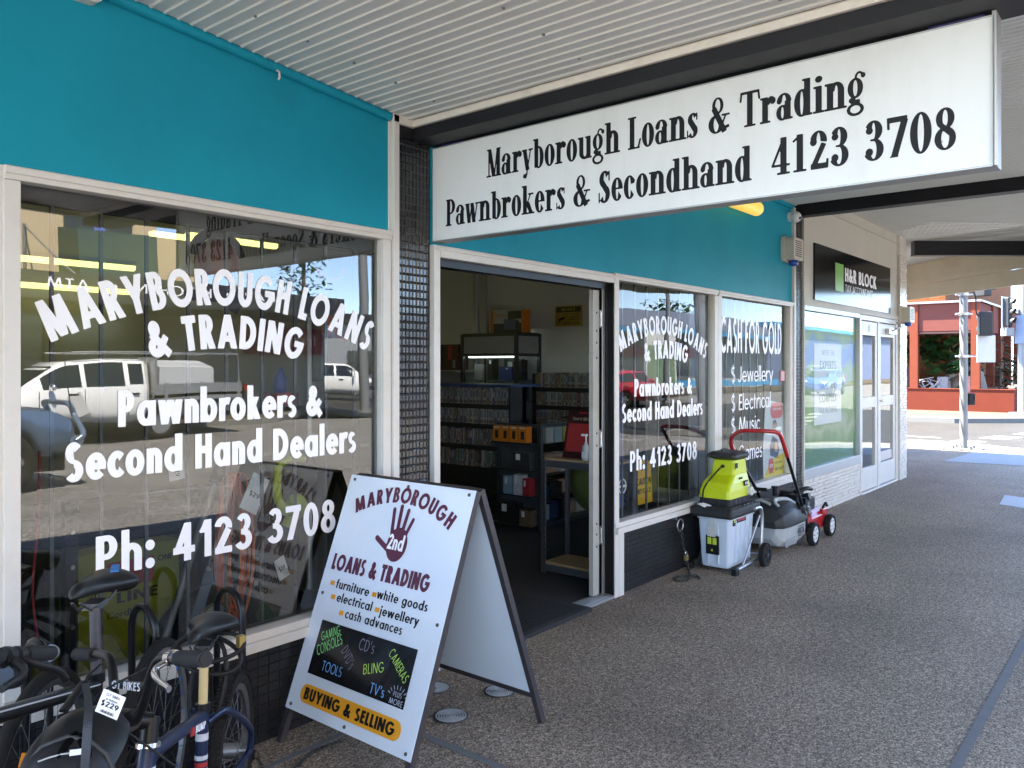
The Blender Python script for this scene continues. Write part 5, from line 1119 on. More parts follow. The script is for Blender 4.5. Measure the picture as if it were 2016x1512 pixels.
# orange cord
t = thing('extension_cord', 'hanging coil of orange extension cord behind the left window', 'cord', (1.93, 3.12, 1.0))
b = B(); rq = random.Random(3)
for k in range(9):
    dx = rq.uniform(-.03, .03); w_ = .035 + rq.uniform(0, .03); L_ = rq.uniform(.52, .66); c = 1.915 + dx; y = 3.10 + rq.uniform(-.03, .03)
    b.tube(curve_pts([(c - w_ * .5, y, 1.06), (c - w_, y, .9), (c - w_ * 1.1, y, .65), (c, y, 1.08 - L_), (c + w_ * 1.1, y, .66), (c + w_, y, .9), (c + w_ * .4, y, 1.06), (c, y + .01, 1.085), (c - w_ * .5, y, 1.06)], 4), .0055, 6)
b.done('cord_loop', m_or, t)
t = thing('line_trimmer', 'line trimmer with lime green guard leaning in the left window', 'trimmer', (2.28, 3.1, .42))
b = B(); b.tube([(2.33, 3.14, .46), (2.37, 3.2, 1.78)], .014, 10); b.done('shaft', alu, t)
b = B(); b.tube(curve_pts([(2.13, 3.10, 1.10), (2.11, 3.08, 1.0), (2.13, 3.08, .93), (2.2, 3.09, .88), (2.18, 3.1, .82)], 5), [.02] * 12 + [.03] * 9, 8); b.tube(curve_pts([(2.13, 3.10, 1.10), (2.2, 3.1, 1.13), (2.27, 3.1, 1.12)], 5), .018, 8); b.ell((2.25, 3.13, .9), (.05, .05, .06)); b.done('guard', m_lime, t)
b = B(); b.ell((2.3, 3.14, 1.05), (.06, .06, .11)); b.cyl((2.33, 3.14, .44), (2.33, 3.14, .5), .05, n=14); b.done('motor', black_plastic, t)
t = thing('pole_pruner', 'long chrome pole leaning beside the orange cord', 'pole', (1.7, 3.1, .42)); b = B(); b.tube([(1.62, 3.12, .46), (1.86, 3.16, 1.06)], .015, 10); b.done('shaft', mc('dull pole tube', (.16, .16, .165), .4, metal=.5), t); b = B(); b.tube([(1.855, 3.16, 1.05), (1.90, 3.17, 1.14)], .024, 10); b.done('clamp', black_plastic, t)
def tag(x, y, z, rz, label, w=.09, h=.13):
    t = thing('price_tag', label, 'price tag', (x, y, z), tilt=(0, rz, .15)); b = B(); b.box(-w / 2, -.001, -h, w / 2, .001, 0); b.done('card', paper_white, t, local=True)
    b = B(); text_on(b, '$29', (0, -.0018, 0), X_, Z_, -w * .3, w * .3, -h * .6, .02, w=.18); b.done('print', ink_black, t, local=True)
tag(2.02, 3.06, 1.07, .5, 'large white swing tag beside the orange cord', .10, .16); tag(2.10, 3.05, .70, -.35, 'small white tag hanging below the trimmer guard', .06, .1); tag(1.66, 3.05, 1.135, 1.5, 'white card stuck behind the second line of window lettering', .07, .07)
t = thing('coffee_grinder', 'orange brown power tool case hanging high in the left window', 'tool', (2.0, 3.2, 1.9))
b = B(); b.ell((1.95, 3.3, 2.0), (.10, .09, .12)); b.done('body', mc('burnt orange case', (.22, .05, .02), .4), t); b = B(); b.tube(arc((1.95, 3.3, 2.02), .12, 10, 170, 10), .022, 8); b.box(1.84, 3.21, 1.84, 2.06, 3.38, 1.88); b.done('handle', black_plastic, t)
t = thing('leaf_blower', 'orange and black leaf blower hanging at the right of the left window', 'blower', (2.4, 3.2, 1.8))
b = B(); b.ell((2.50, 3.28, 1.88), (.10, .08, .10)); b.tube([(2.48, 3.26, 1.82), (2.44, 3.24, 1.62), (2.42, 3.22, 1.48)], [.05, .042, .036], 12); b.done('body', mc('dark blower plastic', (.03, .03, .032), .4), t)
b = B(); b.tube(curve_pts([(2.42, 3.2, 2.02), (2.46, 3.18, 1.97), (2.54, 3.18, 1.98), (2.58, 3.2, 2.03)], 5), .014, 8); b.ell((2.5, 3.2, 1.74), (.05, .04, .06)); b.tube([(2.45, 3.2, 1.72), (2.6, 3.2, 1.68)], .016, 8); b.done('grip', m_or, t)
t = thing('vacuum', 'grey vacuum hose looping high in the left window', 'vacuum', (2.2, 3.3, 1.8)); b = B(); b.tube(curve_pts([(2.05, 3.35, 1.8), (2.12, 3.3, 1.92), (2.24, 3.28, 1.96), (2.3, 3.28, 1.88)], 6), .03, 10); b.done('hose', mc('grey hose', (.12, .12, .12), .4), t)
t = thing('spray_bottle', 'small blue bottle with red cap standing behind the left window lettering', 'bottle', (2.28, 3.3, 1.4)); b = B(); b.lathe([(0, 0), (.03, 0), (.03, .07), (.015, .1), (.012, .12), (0, .12)], (2.28, 3.3, 1.42), n=14); b.done('body', mc('blue bottle plastic', (.02, .08, .4), .3), t); b = B(); b.box(2.22, 3.24, 1.36, 2.34, 3.36, 1.42); b.done('base', mc('red plastic', (.45, .02, .02), .4), t)
t = thing('mower_deck', 'black mower hood standing low behind the left window', 'mower', (1.9, 3.3, .42)); b = B(); b.ell((2.0, 3.40, .25), (.3, .22, .30), half=True); b.done('hood', black_plastic, t); b = B(); b.cyl((1.88, 3.22, .46), (1.88, 3.19, .46), .06, n=18); b.done('wheel', mc('pale wheel', (.35, .35, .34), .4), t)
t = thing('rope', 'thin red cord hanging at the left edge of the left window', 'cord', (1.13, 3.08, 1.0)); b = B(); b.tube(curve_pts([(1.14, 3.08, 1.25), (1.135, 3.08, 1.0), (1.12, 3.085, .75), (1.15, 3.09, .5)], 6), .004, 6); b.done('strand', mc('red cord', (.45, .03, .04), .6), t)
# right windows: caution sign, flag, poster, boxes
t = thing('caution_sign', 'yellow folding caution floor sign behind the middle window', 'caution sign', (5.1, 3.3, .48))
m_cau = mat('yellow caution plastic', (.60, .34, .01), .4, var=.06)
b = B(); P_ = [(q[0] + .36, q[1]) for q in [(4.93, .49), (5.20, .49), (5.17, .80), (5.12, .82), (4.98, .82), (4.95, .80)]]; b.prism(P_, (0, 3.16, 0), X_, Z_, .02); b.done('panel', m_cau, t); b = B(); b.prism(rrect(.09, .05, .015, 4, 5.41, .775), (0, 3.136, 0), X_, Z_, .002); O = (0, 3.1375, 0); text_on(b, 'CAUTION', O, X_, Z_, 5.315, 5.53, .64, .05, w=.2); text_on(b, 'WET FLOOR', O, X_, Z_, 5.315, 5.53, .57, .04, w=.2); b.done('print', ink_black, t)
t = thing('banner', 'royal blue banner hanging at the left edge of the middle window', 'banner', (4.72, 3.2, 1))
b = B(); pr_ = []; zs_ = [.52, .7, .9, 1.1, 1.3, 1.55]; V = []
for i, z in enumerate(zs_):
    wv = .16 - .09 * (z - .5) / 1.0 if z < 1.2 else .07
    for j in range(9): V.append((4.93 + wv * j / 8, 3.10 + .02 * math.sin(j * 1.7 + z * 3), z))
b.add(V, [(i * 9 + j, i * 9 + j + 1, (i + 1) * 9 + j + 1, (i + 1) * 9 + j) for i in range(5) for j in range(8)], 0, True); b.done('cloth', mc('royal blue cloth', (.015, .05, .30), .7), t)
b = B(); b.tube(arc((5.0, 3.07, .68), .05, 0, 360, 20)[:-1], .005, 6, closed=True); b.box(4.96, 3.065, .672, 5.05, 3.07, .688); b.done('emblem', vinyl_white, t)
t = thing('bean_bag', 'olive green chair back low behind the middle window', 'chair', (5.3, 3.5, .48)); b = B(); b.ell((5.6, 3.66, .62), (.32, .2, .28)); b.done('back', mc('olive cloth', (.07, .085, .02), .8), t)
t = thing('window_poster', 'yellow and white poster of a man in the right window', 'poster', (7.3, F, .8))
yp = F + .045; m_pp = mat('poster print pale', (.52, .55, .58), .5, var=.06)
pl = [(7.28, .50), (7.78, .50), (7.80, .75), (7.77, 1.18), (7.44, 1.22), (7.33, 1.22), (7.27, .75)]
B().prism(pl, (0, yp + .003, 0), X_, Z_, .002).done('sheet', m_pp, t)
b = B(); b.prism([(7.27, .50), (7.78, .50), (7.80, .70), (7.6, .68), (7.4, .6)], (0, yp, 0), X_, Z_, .001); b.done('yellow_band', mc('yellow print', (.62, .46, .01), .5), t)
b = B(); b.prism(rrect(.30, .15, .07, 6, 7.60, 1.12), (0, yp, 0), X_, Z_, .001); b.prism([(7.42, .53), (7.5, .53), (7.52, .57), (7.52, .63), (7.5, .67), (7.42, .67), (7.40, .63), (7.40, .57)], (0, yp - .0015, 0), X_, Z_, .001); b.done('red_shape', mc('red poster print', (.55, .05, .05), .5), t)
b = B(); b.prism([(7.44, .70), (7.62, .66), (7.66, .74), (7.62, .84), (7.50, .88), (7.44, .80)], (0, yp, 0), X_, Z_, .001); b.done('suit', mc('navy suit print', (.03, .045, .09), .5), t)
b = B(); b.prism(rrect(.085, .11, .035, 5, 7.545, .955), (0, yp, 0), X_, Z_, .001); b.prism(rrect(.08, .1, .03, 5, 7.58, .77), (0, yp - .0015, 0), X_, Z_, .001); b.done('skin', mc('skin tone print', (.45, .26, .18), .5), t)
b = B(); b.prism([(7.50, .98), (7.51, 1.02), (7.56, 1.035), (7.595, 1.0), (7.59, .96), (7.57, 1.0), (7.52, 1.0)], (0, yp - .0015, 0), X_, Z_, .001); b.done('hair', mc('brown hair print', (.08, .045, .03), .6), t)
b = B(); O = (0, yp - .0015, 0); text_on(b, 'real people...', O, X_, Z_, 7.55, 7.76, .61, .028, w=.12); text_on(b, 'fast cash!', O, X_, Z_, 7.55, 7.76, .545, .034, w=.18, slant=.2); b.done('lettering', ink_black, t)
b = B(); O = (0, yp - .003, 0); text_on(b, 'STOP', O, X_, Z_, 7.415, 7.505, .585, .032, w=.18); text_on(b, 'cash loans', O, X_, Z_, 7.50, 7.72, 1.125, .028, w=.16); b.done('white_print', vinyl_white, t)
t = thing('window_sticker', 'small pink notice stuck high at the right edge of the right window', 'sticker', (7.68, F, 1.43)); b = B(); b.box(7.64, F + .022, 1.40, 7.75, F + .024, 1.50); b.done('sheet', mc('pink paper', (.6, .25, .25), .6), t); b = B(); O = (0, F + .0215, 0)
for k in range(4): b.box(7.655, F + .021, 1.415 + .02 * k, 7.735, F + .0216, 1.422 + .02 * k)
b.done('print', vinyl_white, t)
t = thing('storage_rack', 'dark rack standing behind the narrow right window', 'rack', (6.4, 3.3, .48)); b = B(); b.box(6.30, 3.2, .48, 6.62, 3.5, 2.1)
b.box(6.28, 3.19, 1.2, 6.64, 3.2, 1.22); b.done('body', mc('navy black panel', (.008, .01, .016), .4), t)
# ---------------------------------------------------------------- bicycles and their rack
m_blueframe = mat('dark blue frame paint', (.006, .014, .05), .28, var=.2, scale=20, spec=.4)
m_blkframe = mat('black frame paint', (.005, .005, .006), .3, var=.2, spec=.3)
m_saddle = mat('black saddle vinyl', (.010, .010, .011), .4, spec=.3, var=.2, bump=.05, bscale=200)
m_tan = mat('tan brass post', (.55, .42, .20), .4, var=.12, scale=20)
m_spoke = mat('dull spoke', (.16, .16, .165), .4, metal=.6)
def wheel(parent, c, R, tw, knob=False, rimcol=None, name='wheel', hub=.025, spokes=28, axis=(0, 1, 0), nip=None, M4=None):
    """tyre, rim, spokes, hub as one part with sub-parts"""
    ax = unit(axis); c = np.array(c, float); x, y, _ = frame(ax); 
    def P(r, a, o): return c + r * (math.cos(a) * x + math.sin(a) * y) + ax * o
    b = B(); n = 48; rings = []
    for i in range(n):
        a = 2 * math.pi * i / n; rings.append([P(R - tw / 2 + tw / 2 * math.cos(t), a, tw / 2 * math.sin(t)) for t in np.linspace(0, 2 * math.pi, 11)[:-1]])
    b.loft(rings, closed=True)
    if knob:
        for i in range(96):
            a = 2 * math.pi * i / 96
            for o in (-.35, 0, .35):
                q = a + (math.pi / 96 if o == 0 else 0); d = P(1, q, 0) - c; tt = np.cross(ax, d); b.obox(P(R - .001 - abs(o) * tw * .16, q, o * tw), (.009, tw * .26, .005), np.c_[tt, ax, d])
    w = b.done(name, rubber, parent, local=True)
    b = B(); n = 40; rings = []; rr = R - tw - .004
    for i in range(n):
        a = 2 * math.pi * i / n; rings.append([P(rr + q[0], a, q[1]) for q in ((.012, tw * .33), (.012, -tw * .33), (-.010, -tw * .2), (-.010, tw * .2))])
    b.loft(rings, closed=True, sm=False); b.done('rim', rimcol or mc('grey black rim', (.08, .08, .082), .4, metal=.5), w, local=True)
    b = B()
    for i in range(spokes):
        a = 2 * math.pi * i / spokes; s_ = 1 if i % 2 else -1; a2 = a + (.9 if i % 4 < 2 else -.9); b.cyl(P(hub, a2, s_ * .028), P(rr - .008, a, 0), .0011, n=4, cap=False)
    b.done('spokes', m_spoke, w, local=True)
    if nip:
        b = B()
        for i in range(spokes): a = 2 * math.pi * i / spokes; b.cyl(P(rr - .026, a, 0), P(rr - .008, a, 0), .0026, n=6)
        b.done('nipples', nip, w, local=True)
    b = B(); b.cyl(c - ax * .05, c + ax * .05, .013, n=10); b.cyl(c - ax * .03, c + ax * .03, hub, n=14); b.done('hub', steel, w, local=True)
    return w
def saddle(t, c, tilt=0, L=.26, W=.16, rot=None):
    b = B(); R = rotm(0, tilt, 0); rings = []
    prof = [(-.515, .3, -.004), (-.5, .80, .0), (-.46, .98, .018), (-.36, 1.0, .022), (-.2, .78, .012), (0, .40, .004), (.2, .27, .0), (.38, .24, -.002), (.46, .2, -.006), (.495, .12, -.012), (.512, .02, -.016)]
    for f_, wv, z in prof:
        ring = []
        for k in range(14):
            a = 2 * math.pi * k / 14; yy = math.cos(a) * W / 2 * wv; zz = math.sin(a); zz = zz * min(1, wv * 4) * (.024 if zz > 0 else .033 * (.5 + .5 * wv)); zz -= .5 * abs(yy) ** 1.4
            ring.append(np.array(c) + R @ np.array([f_ * L, yy, z + zz]))
        rings.append(ring)
    b.loft(rings); return b.done('saddle', m_saddle, t, local=True, sub=1)
def bike(name, label, loc, rz, R, wb, tw, frame_m, head, headang, seat, seat_j, bb, post_m, knob, rim, nip, steer, bmx, group, hw=.31):
    t = thing(name, label, 'bicycle', loc, rz, group=group)
    rw = wheel(t, (0, 0, R), R, tw, knob, rim, nip=nip)
    ha = math.radians(headang); A = np.array([-math.cos(ha), 0, math.sin(ha)]); Fw = np.array([math.sin(ha), 0, math.cos(ha)])
    ht = np.array(head, float); hb = ht - A * (.115 if bmx else .15); sj = np.array(seat_j, float); bbp = np.array(bb, float)
    b = B(); r = .019 if bmx else .017
    b.tube([ht - A * .025, sj], r, 10); b.tube([hb + A * .03, bbp], r * 1.2, 10); b.tube([bbp, sj + (sj - bbp) * .06], r * .95, 10); b.tube([hb, ht], .023, 12)
    for s_ in (-1, 1):
        b.tube([bbp + [0, s_ * .03, 0], np.array([.12, s_ * .05, R]), np.array([0, s_ * .062, R])], .011, 8)
        b.tube(curve_pts([sj + [0, s_ * .012, -.02], sj + [-.08, s_ * .05, -.02], np.array([.03, s_ * .066, R + .09]), np.array([0, s_ * .062, R])], 5) if bmx else [sj + [0, s_ * .012, -.03], np.array([0, s_ * .062, R])], .011 if bmx else .008, 8)
    b.cyl(bbp - [0, .04, 0], bbp + [0, .04, 0], .024, n=14); fr = b.done('frame', frame_m, t, local=True)
    d = unit(sj - bbp); b = B(); b.cyl(sj + d * .02, np.array(seat) - [0, 0, .045], .0135, n=12); b.done('seat_post', post_m, t, local=True)
    b = B(); b.cyl(sj + d * .01, sj + d * .035, .022, n=14); b.done('seat_clamp', m_blkframe, t, local=True)
    b = B(); s0 = np.array(seat)
    for s_ in (-1, 1): b.tube([s0 + [-.09, s_ * .035, -.01], s0 + [-.05, s_ * .02, -.045], s0 + [.06, s_ * .016, -.045], s0 + [.11, s_ * .01, -.012]], .0035, 6)
    b.box(s0[0] - .03, -.022, s0[2] - .055, s0[0] + .03, .022, s0[2] - .038); b.done('seat_rails', mc('dull dark steel', (.10, .10, .10), .4, metal=.7), t, local=True)
    saddle(t, seat, -.17)
    # cranks
    b = B(); b.lathe([(0, .0), (.07, 0), (.075, .003), (0, .004)], bbp + [0, -.05, 0], (0, 1, 0), 28); b.tube([bbp + [0, -.05, 0], bbp + [.1, -.06, .12]], .010, 6); b.tube([bbp + [0, .05, 0], bbp + [-.1, .06, -.12]], .010, 6); b.done('crank', steel, t, local=True)
    b = B(); b.obox(bbp + [.1, -.11, .12], (.085, .09, .02)); b.cut().obox(bbp + [-.1, .11, -.12], (.085, .09, .02)); b.done('pedal', black_plastic, t, local=True)
    # steered front end
    st = math.radians(steer); Rs = np.array(Matrix.Rotation(st, 3, Vector(A)))
    def Q(f_, y, s_): return ht + Rs @ (Fw * f_ + np.array([0, y, 0]) + A * s_)
    fl_ = (ht - A * 0)[2]; fo = .03; s_ax = -(ht[2] - R - fo * Fw[2] * 1) / A[2]
    b = B(); b.tube([Q(0, 0, -.115), Q(0, 0, -.16)], .02, 10)
    for s_ in (-1, 1): b.tube([Q(0, 0, -.145), Q(0, s_ * .05, -.16), Q(.0, s_ * .055, -.25), Q(fo, s_ * .055, s_ax)], .013, 8)
    b.done('fork', m_blkframe if not bmx else frame_m, t, local=True)
    axis = Rs @ np.array([0, 1., 0]); wheel(t, Q(fo, 0, s_ax), R, tw, knob, rim, axis=axis, nip=nip)
    b = B(); b.cyl(Q(0, 0, 0), Q(0, 0, .06), .022, n=14); b.tube([Q(0, 0, .05), Q(.055, 0, .06)], .021, 10); b.cyl(Q(.055, -.03, .06), Q(.055, .03, .06), .024, n=12); b.done('stem', black_gloss, t, local=True)
    b = B(); b.cyl(Q(0, 0, -.006), Q(0, 0, .004), .029, n=16); b.done('headset', chrome, t, local=True)
    Hb = .055
    if bmx:
        bar = curve_pts([Q(Hb, -hw, .20), Q(Hb, -.18, .20), Q(Hb, -.125, .175), Q(Hb, -.085, .10), Q(Hb, -.05, .062), Q(Hb, 0, .06), Q(Hb, .05, .062), Q(Hb, .085, .10), Q(Hb, .125, .175), Q(Hb, .18, .20), Q(Hb, hw, .20)], 5)
        gy, gs = hw - .12, .20
    else:
        bar = [Q(Hb, -hw + .01, .10), Q(Hb, -.08, .10), Q(Hb, 0, .08), Q(Hb, .08, .10), Q(Hb, hw - .01, .10)]; gy, gs = hw - .13, .10
    b = B(); b.tube(bar, .0115, 10)
    hb_ = None
    if bmx: b.tube([Q(Hb, -.10, .135), Q(Hb, .10, .135)], .010, 10)
    hb_ = b.done('handlebar', m_blkframe, t, local=True)
    for s_ in (-1, 1):
        b = B(); b.tube([Q(Hb, s_ * gy, gs), Q(Hb, s_ * (gy + .03), gs), Q(Hb, s_ * hw, gs)], [.0165, .0175, .0165], 14); g_ = b.done('grip', mc('dark grey grip rubber', (.022, .022, .023), .75, spec=.2, bump=.2, bscale=400), t, local=True)
        b = B(); b.cyl(Q(Hb, s_ * hw, gs), Q(Hb, s_ * (hw + .006), gs), .0175, n=16); b.cyl(Q(Hb, s_ * (hw + .006), gs), Q(Hb, s_ * (hw + .008), gs), .012, n=16); b.done('end_cap', steel if not bmx else black_plastic, g_, local=True)
        if not bmx or s_ == 1:
            b = B(); b.tube(curve_pts([Q(Hb, s_ * (gy - .03), gs), Q(Hb + .04, s_ * (gy - .02), gs - .02), Q(Hb + .06, s_ * (gy + .03), gs - .035), Q(Hb + .055, s_ * (gy + .09), gs - .055)], 5), .006, 8, flat=1.4); b.cyl(Q(Hb, s_ * (gy - .045), gs), Q(Hb, s_ * (gy - .02), gs), .018, n=12); b.done('brake_lever', chrome if bmx else black_plastic, t, local=True)
    b = B()
    if bmx:
        b.tube(curve_pts([Q(Hb + .03, .16, .18), Q(Hb + .09, .05, .12), Q(.09, -.02, .05), Q(.05, -.03, -.10)], 6), .0028, 6); b.tube(curve_pts([Q(Hb + .02, -.15, .18), Q(Hb + .08, -.06, .14), Q(.09, .03, .06), Q(-.05, .05, -.05)], 6), .0028, 6); b.done('brake_cable', black_plastic, t, local=True)
    return t, Q, ht, sj, bbp, hb_
G_ = 'bicycles for sale in the rack'
bx, Q, ht, sj, bbp, hbar = bike('bmx_bicycle', 'dark blue small wheeled bicycle with tan seat post and turned black handlebar', (1.50, 2.45, 0), math.radians(225), .255, .93, .05, m_blueframe, (.80, 0, .65), 73, (.32, 0, .765), (.34, 0, .52), (.37, 0, .28), m_tan, True, None, None, -50, True, G_, hw=.37)
fr_ = [c for c in bx.children if c.name.startswith('frame')][0]
# frame lettering and stickers, facing the camera side (+y of the bicycle)
d_ = unit(sj - (ht - np.array([0, 0, .0]))) ; up_ = unit(np.cross(np.array([0, 1., 0]), d_) * 1)
b = B(); ax_ = -d_
o_ = ht + np.array([0.0, .0205, -.02]); ey_ = unit(np.cross(np.array([0, 1., 0]), -ax_))
text_on(b, 'BUMP', o_ + np.array([0, .001, 0]), d_, unit(np.array([0, 0, 1.]) - d_ * d_[2]), .33, .43, -.009, .020, w=.26, gap=.08); b.done('lettering', vinyl_white, bx, local=True)
b = B(); b.obox(o_ + d_ * .305, (.03, .004, .022), np.c_[d_, [0, 1, 0], unit(np.cross(d_, [0, 1, 0]))]); b.done('red_decal', mc('red decal', (.40, .02, .02), .4), bx, local=True)
b = B(); ds_ = unit(sj - bbp)
for k, hh in ((.72, .02), (.5, .012), (.36, .008)): b.cyl(bbp + (sj - bbp) * k, bbp + (sj - bbp) * k + ds_ * hh, .0187, n=14)
b.done('seat_tube_sticker', mc('worn white sticker', (.5, .5, .52), .5, var=.3, scale=90), bx, local=True)
b = B(); b.cyl(bbp + (sj - bbp) * .42, bbp + (sj - bbp) * .42 + ds_ * .012, .0187, n=14); b.done('red_decal', mc('red decal', (.40, .02, .02), .4), bx, local=True)
b = B(); a_ = unit(Q(Hb_ := .055, .1, .135) - Q(.055, -.1, .135)); u_ = unit(Q(0, 0, .1) - Q(0, 0, 0)); fwd_ = np.cross(a_, u_)
b2 = B(); text_on(b2, 'GT BIKES', Q(.055, 0, .135) + fwd_ * .0108, a_, u_, -.085, .085, -.009, .018, w=.2, gap=.1); b2.done('lettering', vinyl_white, hbar, local=True)
b2 = B(); b2.ell(Q(.09, 0, .06), (.032, .038, .03)); st_ = b2.done('stem_pad', mc('black padded vinyl', (.012, .012, .013), .3), bx, local=True)
b2 = B(); text_on(b2, 'GT', Q(.09, 0, .06) + fwd_ * .0385, a_, u_, -.02, .02, -.008, .016, w=.25); b2.done('lettering', mc('dull silver print', (.4, .4, .4), .4, metal=.5), st_, local=True)
# head tube badge
b2 = B(); b2.add([ht + np.array([.0235 * math.sin(a), .0235 * math.cos(a), 0]) - np.array([-math.cos(math.radians(73)), 0, math.sin(math.radians(73))]) * s_ for s_ in (.045, .11) for a in np.linspace(.1, 1.0, 6)], [(i, i + 1, 7 + i, 6 + i) for i in range(5)]); b2.done('badge', mc('worn white sticker', (.5, .5, .52), .5, var=.3, scale=90), bx, local=True)
# cable lock round the seat post
def wp(o, p): M = ROOT[o]; return np.array(M @ Vector(p))
sp0 = wp(bx, (.285, 0, .68))
t = thing('cable_lock', 'looped black cable lock hung round the tan seat post', 'lock', tuple(sp0))
b = B(); rq = random.Random(8)
for k, (rx, rz_, tl, oz) in enumerate(((.11, .035, .1, .02), (.10, .045, -.2, .0), (.055, .12, .5, -.09))):
    ring = []
    for i in range(28):
        a = 2 * math.pi * i / 28; e = np.array([.63, -.77, 0]); ring.append(sp0 + e * (rx * math.cos(a)) + np.array([.77, .63, 0]) * (.03 * math.sin(a)) + np.array([0, 0, oz + rz_ * math.sin(a) + tl * rx * math.cos(a)]))
    b.tube(ring, .007, 8, closed=True)
b.done('cable', black_plastic, t); b = B(); e = sp0 + np.array([.63, -.77, 0]) * .1 + np.array([0, 0, .04]); b.obox(e, (.02, .02, .035)); b.done('lock_body', mc('brass lock', (.5, .36, .12), .3, metal=.8), t)
bB, QB, *_ = bike('hybrid_bicycle', 'large black bicycle with silver lined top tube and blue spoke nipples', (1.28, 2.53, 0), math.radians(224.5), .33, 1.05, .036, m_blkframe, (1.02, 0, .875), 72, (.46, 0, .965), (.45, 0, .70), (.44, 0, .29), mc('grey seat post', (.13, .13, .14), .3, metal=.7), False, mc('grey rim silver edge', (.22, .22, .22), .35, metal=.6), mc('blue anodised nipple', (.02, .2, .7), .3, metal=.5), 92, False, G_, hw=.185)
b = B(); p0 = np.array([.47, .0175, .712]); p1 = np.array([1.0, .0175, .86]); b.tube([p0 + [0, 0, -.003], p1 + [0, 0, -.003]], .0022, 5); b.done('silver_line', mc('silver line', (.55, .56, .6), .3), bB, local=True)
b = B(); b.obox((.43, .04, 1.005), (.05, .02, .004), rotm(0, .1, .3)); b.done('blue_patch', mc('blue patch', (.02, .15, .4), .5), bB, local=True)
bC, *_ = bike('hybrid_bicycle', 'black bicycle at the left edge with an orange wheel reflector', (.93, 2.50, 0), math.radians(226), .335, 1.05, .038, mc('silver blue frame paint', (.12, .16, .2), .25, metal=.3), (1.0, 0, .84), 72, (.50, 0, .82), (.48, 0, .62), (.44, 0, .29), m_blkframe, False, None, None, 10, False, G_)
b = B(); b.obox((.12, .02, .47), (.035, .012, .09), rotm(0, .9, 0)); b.done('reflector', mc('orange reflector', (.6, .2, .02), .25), bC, local=True)
rk = thing('bike_rack', 'black tubular bike rack of tall hoops in front of the left window', 'bike rack', (1.35, 2.68, 0))
for x, zt in ((1.64, .725), (1.32, .735), (.99, .705), (.66, .72)):
    b = B(); ym = 2.69; r = .085
    b.tube([(x, ym - r, .03), (x, ym - r, zt - r)] + arc((x, ym, zt - r), r, 180, 0, 10, (0, 1, 0), (0, 0, 1)) + [(x, ym + r, .03)], .0125, 10); b.done('hoop', black_gloss, rk)
b = B(); b.tube([(.5, 2.605, .03), (1.75, 2.605, .03)], .0125, 8); b.tube([(.5, 2.775, .03), (1.75, 2.775, .03)], .0125, 8); b.box(1.63, 2.58, .12, 1.68, 2.62, .15); b.done('base_rail', black_gloss, rk)
# helmet and price tag hanging from the handlebar
hp = np.array([.705, 1.715, .735])
t = thing('helmet', 'black skate style bicycle helmet hanging by its strap from the handlebar', 'helmet', tuple(hp), tilt=(math.radians(-35), math.radians(-28), math.radians(35)))
b = B(); rings = []
for j in range(11):
    tt = -.25 + (math.pi / 2 + .25) * j / 10; rings.append([(.128 * math.cos(tt) * math.cos(a), .105 * math.cos(tt) * math.sin(a), .10 * math.sin(tt)) for a in np.linspace(0, 2 * math.pi, 29)[:-1]])
b.loft(rings); hs = b.done('shell', mat('scuffed black helmet', (.009, .009, .010), .42, spec=.25, var=.3, scale=20, dirt=.25, dcol=(.05, .045, .04), dscale=14), t, local=True)
Rh = np.array(ROOT[t].to_3x3()); toc = unit(np.array([0, 0, H]) - hp); rad = np.array([.128, .105, .10])
def on_helmet(lat, up, out=0):
    d = Rh.T @ unit(toc + rgt0 * lat + np.array([0, 0, 1.]) * up); k = 1 / np.linalg.norm(d / rad); p = d * k; n_ = unit(p / rad ** 2); return p + n_ * out, n_
rgt0 = np.array([math.sin(YAW), -math.cos(YAW), 0])
b = B()
for lat, up, l_, w_ in ((-.42, -.55, .034, .015), (-.08, -.62, .042, .017), (.28, -.60, .038, .016), (.62, -.45, .03, .014), (-.72, -.35, .026, .013), (-.25, .62, .03, .010), (.2, .66, .03, .010)):
    p, n_ = on_helmet(lat, up, -.004); q, _ = on_helmet(lat * .9, up + .1); dn = unit(np.cross(n_, np.cross(q - p, n_))); b.ell(p, (w_, l_, .007), R=np.c_[np.cross(dn, n_), dn, n_])
b.done('vent', mc('deep black vent', (.002, .002, .002), .95, spec=.05), hs, local=True)
b = B(); p, n_ = on_helmet(.05, .36, .002); q, _ = on_helmet(.25, .42); dn = unit(np.cross(n_, np.cross(q - p, n_))); b.obox(p, (.034, .011, .002), np.c_[dn, np.cross(n_, dn), n_]); b.done('sticker', paper_white, hs, local=True)
b = B(); b.tube([on_helmet(l_, u_, .001)[0] for l_, u_ in ((-.7, .12), (-.5, .2), (-.3, .27), (-.1, .32))], .0016, 5); b.done('scuff', mc('pale scuff', (.4, .4, .4), .7), hs, local=True)
b = B(); b.tube([on_helmet(l_, u_, .001)[0] for l_, u_ in ((-1.4, -.2), (-.9, .55), (-.3, .95), (.4, .95), (1.0, .5), (1.4, -.2))], .0045, 6); b.done('edge_trim', mc('dark trim rubber', (.03, .03, .03), .7), hs, local=True)
t = thing('helmet_strap', 'long dark webbing strap hanging over the black helmet', 'strap', (.80, 1.80, .9))
pts = [(0.815, 1.940, 0.817), (0.748, 1.769, 0.849), (0.676, 1.597, 0.883), (0.659, 1.563, 0.851), (0.657, 1.565, 0.804), (0.664, 1.588, 0.727)]
P_ = curve_pts(pts, 8); e = np.array([.634, -.7735, 0]) * .0085
V = [q for p in P_ for q in (p - e, p + e)]; b = B(); b.add(V, [(2 * i, 2 * i + 1, 2 * i + 3, 2 * i + 2) for i in range(len(P_) - 1)])
